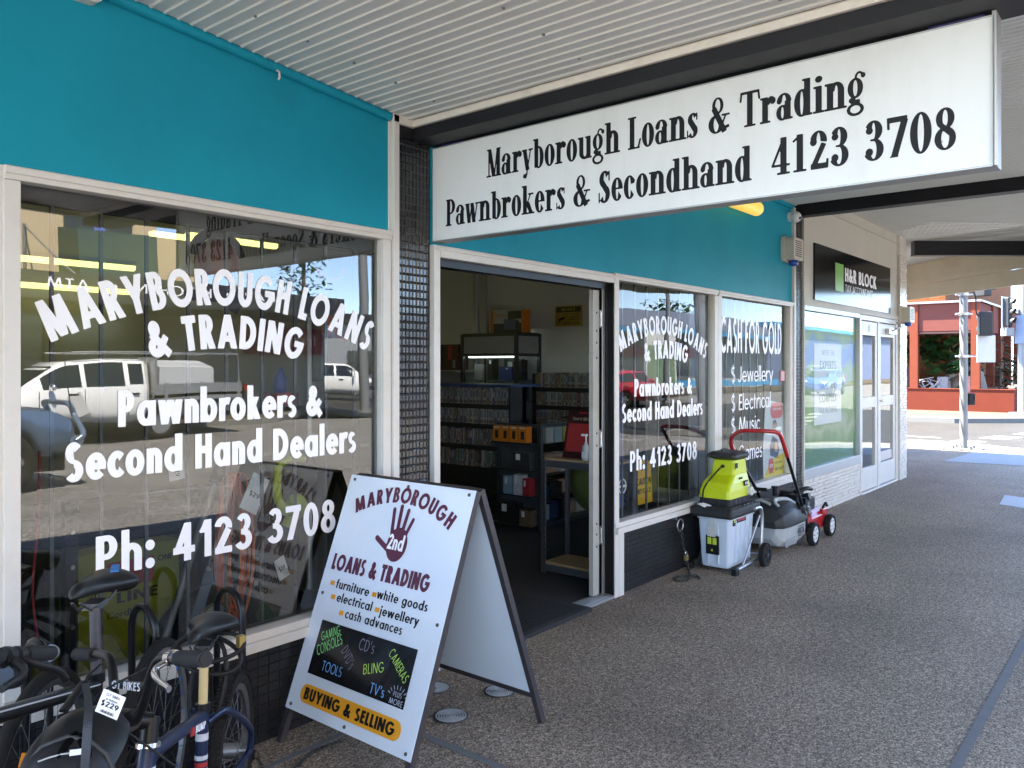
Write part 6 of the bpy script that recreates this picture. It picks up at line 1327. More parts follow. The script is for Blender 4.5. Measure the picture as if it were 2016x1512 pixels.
W_ = [np.array(v) + [.0012, .0010, 0] for v in V]; b.add(W_, [(2 * i, 2 * i + 2, 2 * i + 3, 2 * i + 1) for i in range(len(P_) - 1)])
b.done('webbing', mc('charcoal webbing', (.03, .032, .04), .7, bump=.3, bscale=500), t)
b = B(); b.tube([(0.823, 1.962, 0.813), (0.798, 1.945, 0.798), (0.758, 1.915, 0.779)], .012, 8, flat=.4); b.done('upper_webbing', black_plastic, t)
tg = np.array((0.720, 1.583, 0.915)); ex_t = unit(np.array([.634, -.7735, -.42])); ey_t = unit(np.array([.2, -.3, .92])); ey_t = unit(ey_t - ex_t * (ey_t @ ex_t)); nz_t = np.cross(ex_t, ey_t)
if nz_t @ np.array([-.77, -.63, 0]) < 0: nz_t = -nz_t
t = thing('price_tag', 'white price tag marked 229 dollars hanging from the handlebar crossbar', 'price tag', tuple(tg)); b = B(); b.prism([(-.023, -.046), (.023, -.046), (.023, .002), (-.023, .002)], tg, ex_t, ey_t, .001); b.done('card', paper_white, t)
b = B(); text_on(b, '$229', tg + nz_t * .002, ex_t, ey_t, -.018, .018, -.029, .011, w=.2); text_on(b, 'GT BMX', tg + nz_t * .002, ex_t, ey_t, -.014, .014, -.008, .006, w=.14); text_on(b, 'w Helmet', tg + nz_t * .002, ex_t, ey_t, -.012, .012, -.016, .005, w=.14)
for k in range(14): b.prism([(-.014 + k * .002, -.042), (-.0133 + k * .002 + .0005 * (k % 3), -.042), (-.0133 + k * .002 + .0005 * (k % 3), -.035), (-.014 + k * .002, -.039)], tg + nz_t * .0018, ex_t, ey_t, .0002)
b.done('print', ink_black, t)
setp(chain(B(), [(1.68, 2.58, .14), (1.72, 2.55, .03), (1.85, 2.60, .006), (2.0, 2.66, .006), (2.15, 2.64, .006)], r=.0026, L=.026).done('chain', m_chain), 'dark steel chain lying on the paving beside the bike rack', 'chain')
# wall chain and padlock near the shredder
t = thing('wall_chain', 'dark chain with ring hanging from an eye bolt on the black tiled base', 'chain', (5.45, 2.85, .4))
b = B(); b.cyl((5.42, F, .41), (5.42, 2.86, .41), .012, n=8); b.tube(arc((5.47, 2.855, .355), .045, 0, 360, 24)[:-1], .006, 8, closed=True); b.done('ring', steel, t)
b = B(); chain(b, [(5.47, 2.85, .32), (5.50, 2.85, .22), (5.53, 2.84, .11), (5.50, 2.80, .02), (5.40, 2.74, .008), (5.28, 2.70, .008), (5.22, 2.76, .008), (5.30, 2.80, .01), (5.42, 2.70, .012), (5.36, 2.64, .008)], L=.03, r=.0035); b.done('links', m_chain, t)
t = thing('padlock', 'small brass padlock hanging on the dark wall chain', 'padlock', (5.52, 2.83, .1)); b = B(); b.prism(rrect(.042, .04, .006, 3, 5.52, .105), (0, 2.84, 0), X_, Z_, .018); b.done('body', mc('brass lock', (.5, .36, .12), .3, metal=.8), t); b = B(); b.tube([(5.507, 2.831, .12), (5.507, 2.831, .14)] + arc((5.52, 2.831, .14), .013, 180, 0, 8) + [(5.533, 2.831, .12)], .004, 6); b.done('shackle', chrome, t)

# ---------------------------------------------------------------- garden shredder
m_lg = mat('lime green moulding', (.50, .58, .012), .35, var=.06, scale=8)
m_tub = mat('pale translucent tub', (.52, .58, .66), .35, var=.05, scale=5, dirt=.1, dcol=(.4, .42, .44))
m_dgp = mat('charcoal moulding', (.026, .026, .028), .5, spec=.3, var=.15, bump=.1, bscale=250)
sh = thing('garden_shredder', 'lime green garden shredder on a pale plastic collection tub with wheels', 'shredder', (5.88, 2.68, 0))
def rr3(x0, x1, y0, y1, z, r=.02, n=4): return [(p[0], p[1], z) for p in rrect(x1 - x0, y1 - y0, r, n, (x0 + x1) / 2, (y0 + y1) / 2)]
b = B(); b.loft([rr3(5.685, 6.09, 2.575, 2.785, .03), rr3(5.68, 6.10, 2.57, 2.79, .05), rr3(5.655, 6.115, 2.55, 2.805, .39, .025), rr3(5.645, 6.12, 2.54, 2.815, .392, .025), rr3(5.645, 6.12, 2.54, 2.815, .41, .025)], sm=False)
for y in (2.64, 2.72): b.box(5.652, y - .004, .06, 5.68, y + .004, .38)
for x in (5.78, 5.86, 5.95, 6.03): b.box(x - .003, 2.546, .06, x + .003, 2.58, .38)
tub = b.done('tub', m_tub, sh, bevel=.003)
b = B(); b.box(5.64, 2.65, .30, 5.66, 2.72, .34); b.box(5.635, 2.655, .265, 5.655, 2.715, .30); b.box(5.645, 2.66, .35, 5.66, 2.71, .39); b.done('latch', mc('grey white latch', (.5, .5, .48), .4), tub)
b = B(); b.box(5.650, 2.635, .13, 5.672, 2.735, .27); b.box(5.72, 2.546, .345, 5.76, 2.556, .40); b.box(5.78, 2.546, .36, 5.95, 2.553, .40); b.done('warning_label', ink_black, tub)
b = B(); b.box(5.6492, 2.648, .205, 5.6499, 2.68, .255); b.cut().box(5.6492, 2.69, .205, 5.6499, 2.722, .255); b.cut().prism([(-.01, .155), (.01, .155), (0, .175)], (5.6497, 2.685, 0), (0, -1, 0), Z_, .0006); b.box(5.73, 2.5445, .37, 5.75, 2.5455, .395); b.done('label_symbol', mc('lime print', (.45, .55, .05), .5), tub)
b = B(); b.prism([(5.79, .372), (5.91, .372), (5.91, .366), (5.935, .38), (5.91, .394), (5.91, .388), (5.79, .388)], (0, 2.5452, 0), X_, Z_, .0006); b.done('arrow', mc('red print', (.35, .03, .03), .4), tub)
b = B(); b.loft([rr3(5.62, 6.14, 2.52, 2.84, .41), rr3(5.61, 6.15, 2.51, 2.85, .43), rr3(5.61, 6.15, 2.51, 2.85, .475), rr3(5.64, 6.13, 2.54, 2.83, .49)], sm=False)
for k in range(4): b.box(5.86 + .07 * k, 2.525, .478, 5.90 + .07 * k, 2.56, .494)
b.done('deck', m_dgp, sh, bevel=.004)
b = B(); b.loft([rr3(5.70, 6.10, 2.575, 2.81, .485), rr3(5.69, 6.10, 2.565, 2.815, .545, .025)], sm=False)
for k in range(7): b.box(5.688, 2.64 + k * .012, .50, 5.70, 2.646 + k * .012, .54)
for k in range(3): b.box(5.8 + .07 * k, 2.566, .49, 5.83 + .07 * k, 2.572, .535)
b.done('motor_base', m_dgp, sh, bevel=.003)
b = B(); b.loft([rr3(5.685, 6.10, 2.56, 2.82, .545, .03), rr3(5.69, 6.10, 2.565, 2.815, .60, .035), rr3(5.73, 6.095, 2.575, 2.81, .655, .035), rr3(5.83, 6.09, 2.59, 2.79, .71, .03), rr3(5.86, 6.08, 2.60, 2.775, .82, .025)], sm=False); b.box(5.85, 2.597, .70, 6.0, 2.605, .80)
b.done('hood', m_lg, sh, bevel=.008, seg=3)
b = B(); b.loft([rr3(5.88, 6.07, 2.61, 2.77, .815), rr3(5.80, 6.09, 2.57, 2.81, .845, .03), rr3(5.80, 6.09, 2.57, 2.81, .865, .03), rr3(5.84, 6.06, 2.60, 2.78, .882, .03)], sm=False); b.cyl((5.9, 2.72, .88), (5.9, 2.72, .90), .01, n=10); b.done('hopper', m_dgp, sh, bevel=.004)
b = B(); b.cyl((6.04, 2.565, .575), (6.04, 2.535, .575), .035, n=18); b.cyl((6.04, 2.535, .575), (6.04, 2.52, .575), .014, n=10); b.done('knob', mc('ivory knob', (.6, .6, .55), .4), sh)
b = B(); b.tube(curve_pts([(5.858, 2.69, .77), (5.84, 2.70, .765), (5.78, 2.74, .70), (5.70, 2.77, .62), (5.675, 2.775, .54), (5.67, 2.78, .50)], 6), .006, 8); b.ell((5.86, 2.69, .77), (.02, .025, .018)); b.cyl((5.67, 2.78, .52), (5.67, 2.78, .48), .016, n=10); b.done('power_cord', black_plastic, sh)
b = B(); b.add([(5.63, 2.80, .50), (5.62, 2.72, .478), (5.66, 2.69, .495), (5.67, 2.77, .51)], [(0, 1, 2, 3)]); b.done('paper_label', paper_white, sh)
b = B(); b.box(5.96, 2.5595, .62, 6.02, 2.5705, .66) ; b.prism([(5.86, .735), (5.91, .735), (5.91, .80), (5.86, .80)], (0, 2.5965, 0), X_, Z_, .002) ; b.box(5.90, 2.573, .675, 5.95, 2.580, .69); b.done('badge', ink_black, sh)
b = B(); text_on(b, 'RYOBI', (0, 2.5585, 0), X_, Z_, 5.965, 6.015, .63, .02, w=.22); b.done('lettering', vinyl_white, sh)
b = B(); m_tb = None
for y in (2.50, 2.86):
    b.tube(curve_pts([(6.00, y, .445), (6.10, y, .44), (6.14, y, .40), (6.15, y, .30), (6.13, y, .10)], 5), .0145, 10); b.tube([(5.66, y, .035), (6.06, y, .05), (6.14, y, .10)], .0145, 10); b.tube([(6.10, y, .38), (5.78, y, .05)], .008, 8)
b.cyl((6.06, 2.46, .085), (6.06, 2.9, .085), .01, n=8); b.done('tube_frame', steel, sh)
for y in (2.50, 2.86):
    b = B(); b.box(5.62, y - .02, .0, 5.68, y + .02, .05); b.done('foot', black_plastic, sh, bevel=.006)
for y in (2.44, 2.875 - .02):
    b = B(); R = .088; rings = []
    for i in range(36):
        a = 2 * math.pi * i / 36; rings.append([(6.06 + q[0] * math.cos(a), y + q[1], .088 + q[0] * math.sin(a)) for q in ((R * .62, -.02), (R * .92, -.022), (R, -.014), (R, .014), (R * .92, .022), (R * .62, .02))])
    b.loft(rings, closed=True, sm=False)
    for i in range(36): a = 2 * math.pi * i / 36; b.obox((6.06 + R * math.cos(a), y, .088 + R * math.sin(a)), (.006, .034, .007), rotm(0, -a, 0))
    w = b.done('wheel', rubber, sh); b = B(); b.cyl((6.06, y - .012, .088), (6.06, y + .012, .088), R * .63, n=24); b.cyl((6.06, y - .022, .088), (6.06, y + .02, .088), .016, n=12)
    for i in range(5): a = 2 * math.pi * i / 5; b.obox((6.06 + R * .35 * math.cos(a), y - .015, .088 + R * .35 * math.sin(a)), (R * .5, .008, .012), rotm(0, -a, 0))
    b.done('rim', m_dgp, w); b = B(); b.cyl((6.06, y - .03, .088), (6.06, y - .02, .088), .008, n=8); b.done('axle_cap', chrome, w)

# ---------------------------------------------------------------- lawn mower
m_mred = mat('red mower paint', (.42, .015, .02), .3, var=.1, coat=.4)
m_gcat = mat('grey catcher plastic', (.36, .37, .37), .45, var=.08, dirt=.3, dcol=(.18, .17, .15), dscale=6)
mw = thing('lawn_mower', 'black and grey petrol lawn mower with red handle and red deck', 'lawn mower', (7.0, 2.65, 0))
b = B(); b.loft([rr3(6.98, 7.62, 2.46, 2.84, .09, .1, 6), rr3(6.98, 7.62, 2.46, 2.84, .20, .1, 6), rr3(7.05, 7.56, 2.52, 2.78, .25, .08, 6)], sm=False); b.box(6.93, 2.45, .10, 7.14, 2.50, .27); b.box(6.93, 2.80, .10, 7.14, 2.85, .27); b.box(7.45, 2.455, .12, 7.58, 2.49, .25); b.done('deck', m_mred, mw, bevel=.008)
# catcher: lofted along x
b = B(); rings = []; bt = B(); rt_ = []
for x, w_, z0, z1 in ((6.42, .30, .13, .22), (6.46, .40, .07, .235), (6.56, .43, .055, .235), (6.80, .44, .05, .235), (6.93, .44, .06, .235)):
    rings.append([(x, 2.65 + s_ * w_ / 2 * q, z) for s_, q, z in ((-1, .78, z0), (-1, .96, z0 + .05), (-1, 1, z1), (1, 1, z1), (1, .96, z0 + .05), (1, .78, z0))])
b.loft(rings, sm=False); cat = b.done('catcher', m_gcat, mw, bevel=.015, seg=3)
b = B(); rings = []
for x, w_, z1 in ((6.40, .31, .28), (6.45, .42, .37), (6.55, .45, .405), (6.72, .455, .415), (6.86, .45, .375), (6.95, .45, .33)):
    rings.append([(x, 2.65 + s_ * w_ / 2 * q, z) for s_, q, z in ((-1, 1.02, .225), (-1, 1.03, .25), (-1, .97, .29 + (z1 - .29) * .4), (-1, .72, z1 - .008), (-1, .3, z1), (1, .3, z1), (1, .72, z1 - .008), (1, .97, .29 + (z1 - .29) * .4), (1, 1.03, .25), (1, 1.02, .225))])
b.loft(rings, sm=True); b.done('catcher_lid', m_dgp, mw, bevel=.006)
b = B(); b.tube(curve_pts([(6.50, 2.50, .395), (6.50, 2.53, .425), (6.60, 2.56, .432), (6.74, 2.53, .425), (6.86, 2.50, .375)], 5), .018, 8, flat=.6); b.tube([(6.50, 2.57, .405), (6.51, 2.66, .43), (6.51, 2.73, .405)], .014, 8); b.done('lid_handle', m_gcat, mw)
b = B(); b.ell((6.86, 2.44, .335), (.045, .03, .05)); b.done('latch_recess', black_plastic, mw)
b = B(); text_on(b, 'VICTA', (0, 2.4255, 0), X_, Z_, 6.73, 6.87, .135, .055, w=.22, gap=.07, slant=.12); b.box(6.75, 2.4255, .20, 6.88, 2.427, .206); b.box(6.74, 2.4255, .12, 6.85, 2.427, .126); b.done('lettering', ink_black, mw)
for k in range(4):
    pass
b = B()
for k in range(5): b.obox((6.52 + .05 * k, 2.442, .10), (.008, .02, .07), rotm(0, .35, 0))
b.done('catcher_rib', m_gcat, mw)
b = B(); b.box(7.0, 2.52, .25, 7.42, 2.80, .36); b.cyl((7.22, 2.66, .36), (7.22, 2.66, .43), .115, .10, n=24); b.box(7.02, 2.54, .36, 7.14, 2.62, .42); b.cyl((6.98, 2.72, .40), (6.98, 2.72, .47), .022, n=12); b.cyl((6.98, 2.72, .47), (6.98, 2.72, .485), .032, n=12); b.tube(curve_pts([(7.05, 2.56, .44), (7.2, 2.52, .46), (7.38, 2.55, .43)], 6), .03, 10, flat=.6); b.cyl((7.05, 2.5, .40), (7.05, 2.44, .42), .03, n=12); b.done('engine', black_plastic, mw, bevel=.01)
b = B(); b.cyl((7.02, 2.50, .30), (7.02, 2.43, .30), .032, n=14); b.box(7.0, 2.44, .33, 7.05, 2.5, .37); b.cyl((7.06, 2.45, .26), (7.06, 2.43, .26), .02, n=10); b.done('carburettor', chrome, mw)
b = B(); b.tube([(6.94, 2.435, .17), (6.93, 2.435, .26), (6.44, 2.415, .84)], .0135, 10); b.tube([(7.03, 2.855, .17), (7.03, 2.855, .28), (6.93, 2.852, .42), (6.43, 2.85, .84)], .0145, 10)
b.box(6.95, 2.43, .12, 6.975, 2.46, .38); b.obox((6.90, 2.432, .36), (.05, .03, .09), rotm(0, .5, 0)); b.obox((6.88, 2.43, .40), (.03, .04, .05)); b.obox((6.60, 2.85, .62), (.04, .04, .07), rotm(0, .7, 0)); b.obox((6.62, 2.75, .50), (.07, .20, .02), rotm(0, .3, .2)); b.done('handle_leg', black_gloss, mw)
b = B(); hp_ = [(6.46, 2.415, .815), (6.30, 2.405, .985), (6.25, 2.42, 1.02), (6.22, 2.47, 1.03), (6.20, 2.60, 1.03), (6.21, 2.70, 1.02), (6.27, 2.80, .97), (6.37, 2.855, .885), (6.45, 2.852, .815)]; b.tube(curve_pts(hp_, 4), .0165, 10); b.done('handlebar', m_mred, mw)
for x, z_ in ((7.02, 2.40), (7.52, 2.42)):
    for y in (z_, 5.3 - z_):
        R = .10 if x < 7.2 else .098; b = B(); rings = []
        for i in range(36):
            a = 2 * math.pi * i / 36; rings.append([(x + q[0] * math.cos(a), y + q[1], R + q[0] * math.sin(a)) for q in ((R * .70, -.026), (R * .93, -.028), (R, -.018), (R, .018), (R * .93, .028), (R * .70, .026))])
        b.loft(rings, closed=True, sm=True); w = b.done('wheel', rubber, mw)
        b = B(); s_ = -1 if y < 2.65 else 1; b.cyl((x, y - .022, R), (x, y + .022, R), R * .71, n=28); b.cyl((x, y + s_ * .022, R), (x, y + s_ * .03, R), .018, n=12); b.done('rim', mc('white wheel plastic', (.62, .62, .6), .35), w)
        b = B()
        for k in range(6): a = 2 * math.pi * k / 6; b.cut().cyl((x + R * .45 * math.cos(a), y + s_ * .0225, R + R * .45 * math.sin(a)), (x + R * .45 * math.cos(a), y + s_ * .0232, R + R * .45 * math.sin(a)), .008, n=8)
        b.done('rim_hole', black_paint, w)
b = B(); b.tube(curve_pts([(7.38, 2.44, .27), (7.42, 2.425, .31), (7.47, 2.43, .28)], 5), .012, 8); b.done('height_lever', black_plastic, mw)
# ---------------------------------------------------------------- corner building across the side street
m_orange = mat('terracotta render', (.125, .028, .017), .9, spec=.08, var=.08, scale=3, dirt=.12, dcol=(.26, .05, .03))
m_wb = mat('salmon weatherboard', (.14, .046, .037), .9, spec=.08, var=.06, scale=4)
def brickmat(name, a, b_, mo, sc_=1.0):
    m = bpy.data.materials.new(name); m.use_nodes = True; n = m.node_tree; p = n.nodes['Principled BSDF']; p.inputs['Roughness'].default_value = .9; p.inputs['Specular IOR Level'].default_value = .1
    tc = n.nodes.new('ShaderNodeTexCoord'); s = n.nodes.new('ShaderNodeSeparateXYZ'); n.links.new(tc.outputs['Object'], s.inputs[0])
    ad = n.nodes.new('ShaderNodeMath'); ad.operation = 'ADD'; n.links.new(s.outputs[0], ad.inputs[0]); n.links.new(s.outputs[1], ad.inputs[1])
    cb = n.nodes.new('ShaderNodeCombineXYZ'); n.links.new(ad.outputs[0], cb.inputs[0]); n.links.new(s.outputs[2], cb.inputs[1])
    br = n.nodes.new('ShaderNodeTexBrick'); br.inputs['Scale'].default_value = 1; br.inputs['Brick Width'].default_value = .24 * sc_; br.inputs['Row Height'].default_value = .086 * sc_; br.inputs['Mortar Size'].default_value = .008
    br.inputs['Color1'].default_value = (*a, 1); br.inputs['Color2'].default_value = (*b_, 1); br.inputs['Mortar'].default_value = (*mo, 1); n.links.new(cb.outputs[0], br.inputs[0]); n.links.new(br.outputs[0], p.inputs['Base Color']); return m
m_obrick = brickmat('orange brick', (.17, .05, .014), (.13, .037, .011), (.12, .08, .045))
cb_ = thing('corner_building', 'salmon weatherboard and orange brick building with veranda posts across the side street', 'building', (33, 9, 0))
XB = 31.0
b = B(); b.box(XB - .2, 4.02, 0, XB + .2, 30, .74); b.box(XB - .22, 4.0, .74, XB + .22, 30, .76); b.box(XB + .2, 4.02, 0, 48, 4.4, .74); b.done('planter_wall', m_orange, cb_)
b = B()
for y in (7.06, 9.6, 12.2, 15): b.cut().box(XB - .12, y - .13, .76, XB + .12, y + .13, 3.72)
b.cut().box(XB - .12, 5.03, .76, XB + .14, 5.29, 3.74)
for x in (33.4, 35, 37.3, 39.8): b.cut().box(x - .13, 4.98, .76, x + .13, 5.22, 3.72)
b.done('post', mat('salmon post paint', (.16, .042, .024), .9, spec=.08), cb_)
b = B()
for k in range(6):
    z = 2.76 + k * .155; b.prism([(0, 0), (.035, 0), (.012, .15), (0, .15)], (XB - .1, 30, z), (-1, 0, 0), Z_, -24.9 if False else 24.9); 
    b.prism([(0, 0), (.035, 0), (.012, .15), (0, .15)], (XB - .06, 5.1, z), (0, -1, 0), Z_, -17)
b.box(XB - .06, 5.1, 2.74, XB + .02, 30, 3.70); b.box(XB, 5.06, 2.74, 48, 5.14, 3.70)
b.done('weatherboard', m_wb, cb_)
b = B(); b.box(XB - .18, 4.98, 3.70, XB + 2, 30, 3.77); b.box(XB, 4.96, 3.70, 48, 6.5, 3.765); b.done('roof', mc('pale roof edge', (.25, .25, .27), .5), cb_)
b = B(); b.box(XB + 1.6, 6.4, 3.6, 48, 30, 11); b.box(XB + 3, 6.6, 0, 48, 30, 3.7); b.done('brick_wall', m_obrick, cb_)
b = B(); b.box(XB + 2.95, 8.4, .2, XB + 3.0, 11.5, 2.5); b.done('pale_door', mc('pale door', (.45, .44, .40), .6), cb_)
b = B(); b.box(XB + 1.2, 7.35, 0, XB + 1.8, 10, 1.55); b.done('low_wall', mc('dark maroon wall', (.10, .03, .025), .7), cb_)
b = B(); b.box(XB, 5.06, 2.66, XB + 3, 30, 2.72); b.done('veranda_ceiling', mc('veranda ceiling', (.2, .1, .08), .7), cb_)
m_leaf = [mat('monstera leaf %s' % n_, c, .5, var=.35, scale=3, spec=.15) for n_, c in (('dark', (.006, .022, .006)), ('mid', (.010, .034, .008)), ('fresh', (.02, .05, .01)))]
def leafy(label, name, boxes, n, size, seed, mats=m_leaf, split=True, droop=.6, trunk=None, cat='plant', group=None, loc=None):
    r = random.Random(seed); c0 = boxes[0]; t = thing(name, label, cat, loc or ((c0[0] + c0[3]) / 2, (c0[1] + c0[4]) / 2, 0), group=group); b = B()
    for i in range(n):
        q = r.choice(boxes); p = np.array([r.uniform(q[0], q[3]), r.uniform(q[1], q[4]), r.uniform(q[2], q[5])])
        cc = np.array([(q[0] + q[3]) / 2, (q[1] + q[4]) / 2, (q[2] + q[5]) / 2]); hh = np.array([q[3] - q[0], q[4] - q[1], q[5] - q[2]]) / 2
        if np.linalg.norm((p - cc) / hh) > 1.05 + .25 * r.random(): continue
        L = size * r.uniform(.6, 1.3); a = r.uniform(0, 6.28); d = unit([math.cos(a), math.sin(a), -droop + r.uniform(-.4, .6)]); s = unit(np.cross(d, [r.uniform(-.3, .3), r.uniform(-.3, .3), 1])); mi = r.choice((0, 0, 1, 1, 2))
        if split:                                            # cut leaf: ribs either side of a spine
            k = 5
            for j in range(k):
                f0 = j / k; f1 = f0 + .8 / k; w0 = .45 * L * math.sin(math.pi * min(1, f0 + .22)) + .02; base = p + d * L * f0; e = p + d * L * f1
                for sg in (-1, 1): b.add([base, e, e + s * sg * w0 + d * L * .1 - np.array([0, 0, .05 * L]), base + s * sg * w0 + d * L * .08 - np.array([0, 0, .05 * L])], [(0, 1, 2, 3) if sg > 0 else (3, 2, 1, 0)], mi)
        else:
            b.add([p, p + d * L * .5 + s * L * .22, p + d * L, p + d * L * .5 - s * L * .22], [(0, 1, 2, 3)], mi)
    b.done('foliage', mats, t)
    if trunk:
        b = B()
        for pts, rs in trunk: b.tube(curve_pts(pts, 5), np.interp(np.linspace(0, 1, (len(pts) - 1) * 5 + 1), [0, 1], rs), 8)
        b.done('stem' if cat == 'plant' else 'trunk', mc('grey brown bark', (.10, .08, .06), .9, bump=.6, bscale=30), t)
    return t
leafy('large dark cut leaf plant climbing behind the veranda between the two nearest posts', 'monstera_plant', [(XB + .5, 5.5, 1.4, XB + 1.4, 7.1, 2.75), (XB + .4, 5.4, .9, XB + 1.2, 6.0, 2.4), (XB + .6, 6.2, 1.9, XB + 1.4, 7.6, 2.7)], 210, .42, 3, trunk=[([(XB + .9, 6.1, .1), (XB + 1.0, 6.3, .9), (XB + .9, 6.0, 1.9)], (.06, .03)), ([(XB + .9, 6.0, .1), (XB + .8, 5.7, 1.2), (XB + .9, 5.8, 2.2)], (.05, .03))])
leafy('cut leaf plant left of the nearest veranda post', 'monstera_plant', [(XB + .3, 7.3, 1.7, XB + 1.2, 8.2, 2.6)], 40, .42, 4, trunk=[([(XB + .8, 7.7, .1), (XB + .7, 7.7, 1.9)], (.04, .03))])
leafy('dark feathery shrub in the planter round the building corner', 'shrub', [(32, 4.5, .7, 38, 5.6, 2.7), (33, 4.4, .7, 40, 5.2, 1.9)], 900, .22, 5, split=False, droop=.2, trunk=[([(34, 4.9, .1), (34.2, 4.9, 1.5)], (.05, .03))])
t = thing('boulder', 'tall grey arched stone behind the planter wall', 'stone', (31.9, 5.6, 0)); b = B(); rings = []
for z, w_, d_2 in ((.1, .72, .4), (.8, .66, .36), (1.3, .5, .3), (1.62, .28, .2), (1.72, .1, .1)): rings.append([(31.9 + d_2 * math.cos(a) * .5, 5.62 + .12 * math.sin(z * 4) * .4 + w_ * math.sin(a), z) for a in np.linspace(0, 2 * math.pi, 17)[:-1]])
b.loft(rings); b.done('stone', mat('grey brown stone', (.20, .165, .13), .9, var=.3, scale=6, bump=.6, bscale=12), t)
t = thing('rock', 'smaller pale rock leaning against the grey arched stone', 'stone', (31.6, 6.4, 0)); b = B(); b.loft([[(31.6 + .2 * math.cos(a), 6.3 + .3 * math.sin(a), .3) for a in np.linspace(0, 6.28, 9)[:-1]], [(31.6 + .12 * math.cos(a), 6.25 + .2 * math.sin(a), 1.15) for a in np.linspace(0, 6.28, 9)[:-1]]], sm=False); b.done('stone', mc('pale rock', (.26, .25, .24), .9, var=.2), t)
t = thing('driftwood', 'bleached dry branches lying on top of the planter wall', 'branches', (31.3, 6.8, .7)); b = B(); r4 = random.Random(6)
for k in range(9):
    p = np.array([31.3 + r4.uniform(-.1, .2), 6.4 + .09 * k, .74]); b.tube(curve_pts([p, p + [r4.uniform(-.1, .1), r4.uniform(-.3, .3), .15 + .15 * r4.random()], p + [r4.uniform(-.2, .2), r4.uniform(-.6, .6), .2 + .25 * r4.random()]], 4), [.022] * 5 + [.012] * 4, 5)
b.done('branch', mc('bleached wood', (.42, .40, .37), .8), t)

# ---------------------------------------------------------------- traffic signals
m_sigblk = mc('matt signal black', (.015, .016, .018), .6)
rgt = np.array([math.sin(YAW), -math.cos(YAW), 0])
def signal(parent, c, face, n=3, s=.3, back=False):
    """lantern head: body, visors; face = direction the lamps look"""
    f = unit(face); sd_ = np.cross([0, 0, 1.], f); R = np.c_[sd_, f, [0, 0, 1.]]; c = np.array(c, float)
    b = B(); b.obox(c, (s, .16, s * n * 1.02), R); o = b.done('lantern', m_sigblk, parent, bevel=.02)
    b = B()
    for k in range(n):
        z = (k - (n - 1) / 2) * s; cc = c + f * .08 + np.array([0, 0, z])
        V = []
        for q in (0, .17):
            for a in np.linspace(-.3, math.pi + .3, 11): V.append(cc + f * q * (1 if q == 0 else (.55 + .45 * math.sin(max(0, min(math.pi, a))))) + sd_ * s * .42 * math.cos(a) + np.array([0, 0, s * .42 * math.sin(a)]))
        b.add(V, [(i, i + 1, 12 + i, 11 + i) for i in range(10)], 0, True)
    b.done('visor', m_sigblk, o); 
    b = B()
    if back: b.obox(c - f * .09, (s * 1.5, .012, s * n * 1.12), R); b.done('backing_board', mc('signal board white edge', (.5, .5, .5), .5), o)
    b = B()
    for k in range(n): b.cyl(c + f * .082 + np.array([0, 0, (k - (n - 1) / 2) * s]), c + f * .09 + np.array([0, 0, (k - (n - 1) / 2) * s]), s * .38, n=18)
    b.done('lens', mc('dark lens', (.03, .02, .02), .2), o)
tp = thing('traffic_signal', 'galvanised traffic signal pole standing at the sunlit corner of the footpath', 'traffic signal', (16.79, 2.99, 0))
b = B(); b.cyl((16.79, 2.99, 0), (16.79, 2.99, 3.05), .068, n=20); b.cyl((16.79, 2.99, 0), (16.79, 2.99, .03), .24, n=20)
for k in range(4): a = math.pi / 4 + math.pi / 2 * k; b.cyl((16.79 + .2 * math.cos(a), 2.99 + .2 * math.sin(a), .03), (16.79 + .2 * math.cos(a), 2.99 + .2 * math.sin(a), .08), .02, n=8)
b.done('pole', galv, tp)
b = B(); b.prism([(-.3, -.3), (.3, -.3), (.3, .3), (-.3, .3)], (16.79, 2.99, .0), (1, 0, 0), (0, 1, 0), .018); b.done('footing', m_conc, tp)
b = B()
for z in (2.86, 2.50, 1.72):
    b.cyl((16.79, 2.99, z - .025), (16.79, 2.99, z + .025), .09, n=16); b.tube([np.array([16.79, 2.99, z]) - rgt * .15, np.array([16.79, 2.99, z]) + rgt * .16], .02, 6)
b.tube([np.array([16.79, 2.99, 1.72]), np.array([16.79, 2.99, 1.72]) + rgt * .36], .014, 6); b.done('clamp', steel, tp)
pc_ = np.array([16.79, 2.99, 0]) + rgt * .39
signal(tp, pc_ + [0, 0, 2.32], (.9, .45, 0), 2, .22); signal(tp, pc_ + [.05, .05, 2.98], (.75, -.65, 0), 1, .3)
b = B(); b.obox(pc_ + [.12, 0, 1.86], (.02, .34, .50), rotm(0, 0, YAW)); b.done('blank_sign', mc('pale grey sign back', (.5, .52, .58), .5), tp)
b = B(); b.obox(np.array([16.79, 2.99, 2.98]), (.24, .24, .12), rotm(0, 0, YAW)); b.done('cap_box', mc('blue grey box', (.16, .2, .28), .5), tp)
b = B(); b.tube(curve_pts([np.array([16.79, 2.99, 3.0]) + rgt * .14, np.array([16.79, 2.99, 2.8]) + rgt * .22, np.array([16.79, 2.99, 2.5]) + rgt * .24, pc_ + [0, 0, 2.42]], 6), .012, 6); b.done('cable', black_plastic, tp)
b = B(); bp_ = np.array([16.79, 2.99, .93]) + rgt * .13; b.obox(bp_, (.10, .12, .22), rotm(0, 0, YAW)); b.cyl(bp_ + np.array([0, -.06, .02]), bp_ + np.array([0, -.075, .02]), .03, n=12); b.done('push_button', black_plastic, tp, bevel=.02)
b = B(); q_ = np.array([16.79, 2.99, 1.2]) + rgt * .095; b.obox(q_, (.006, .05, .30), rotm(0, 0, YAW)); b.done('sticker', mc('red and white sticker', (.5, .2, .18), .5, var=.6, scale=30), tp)
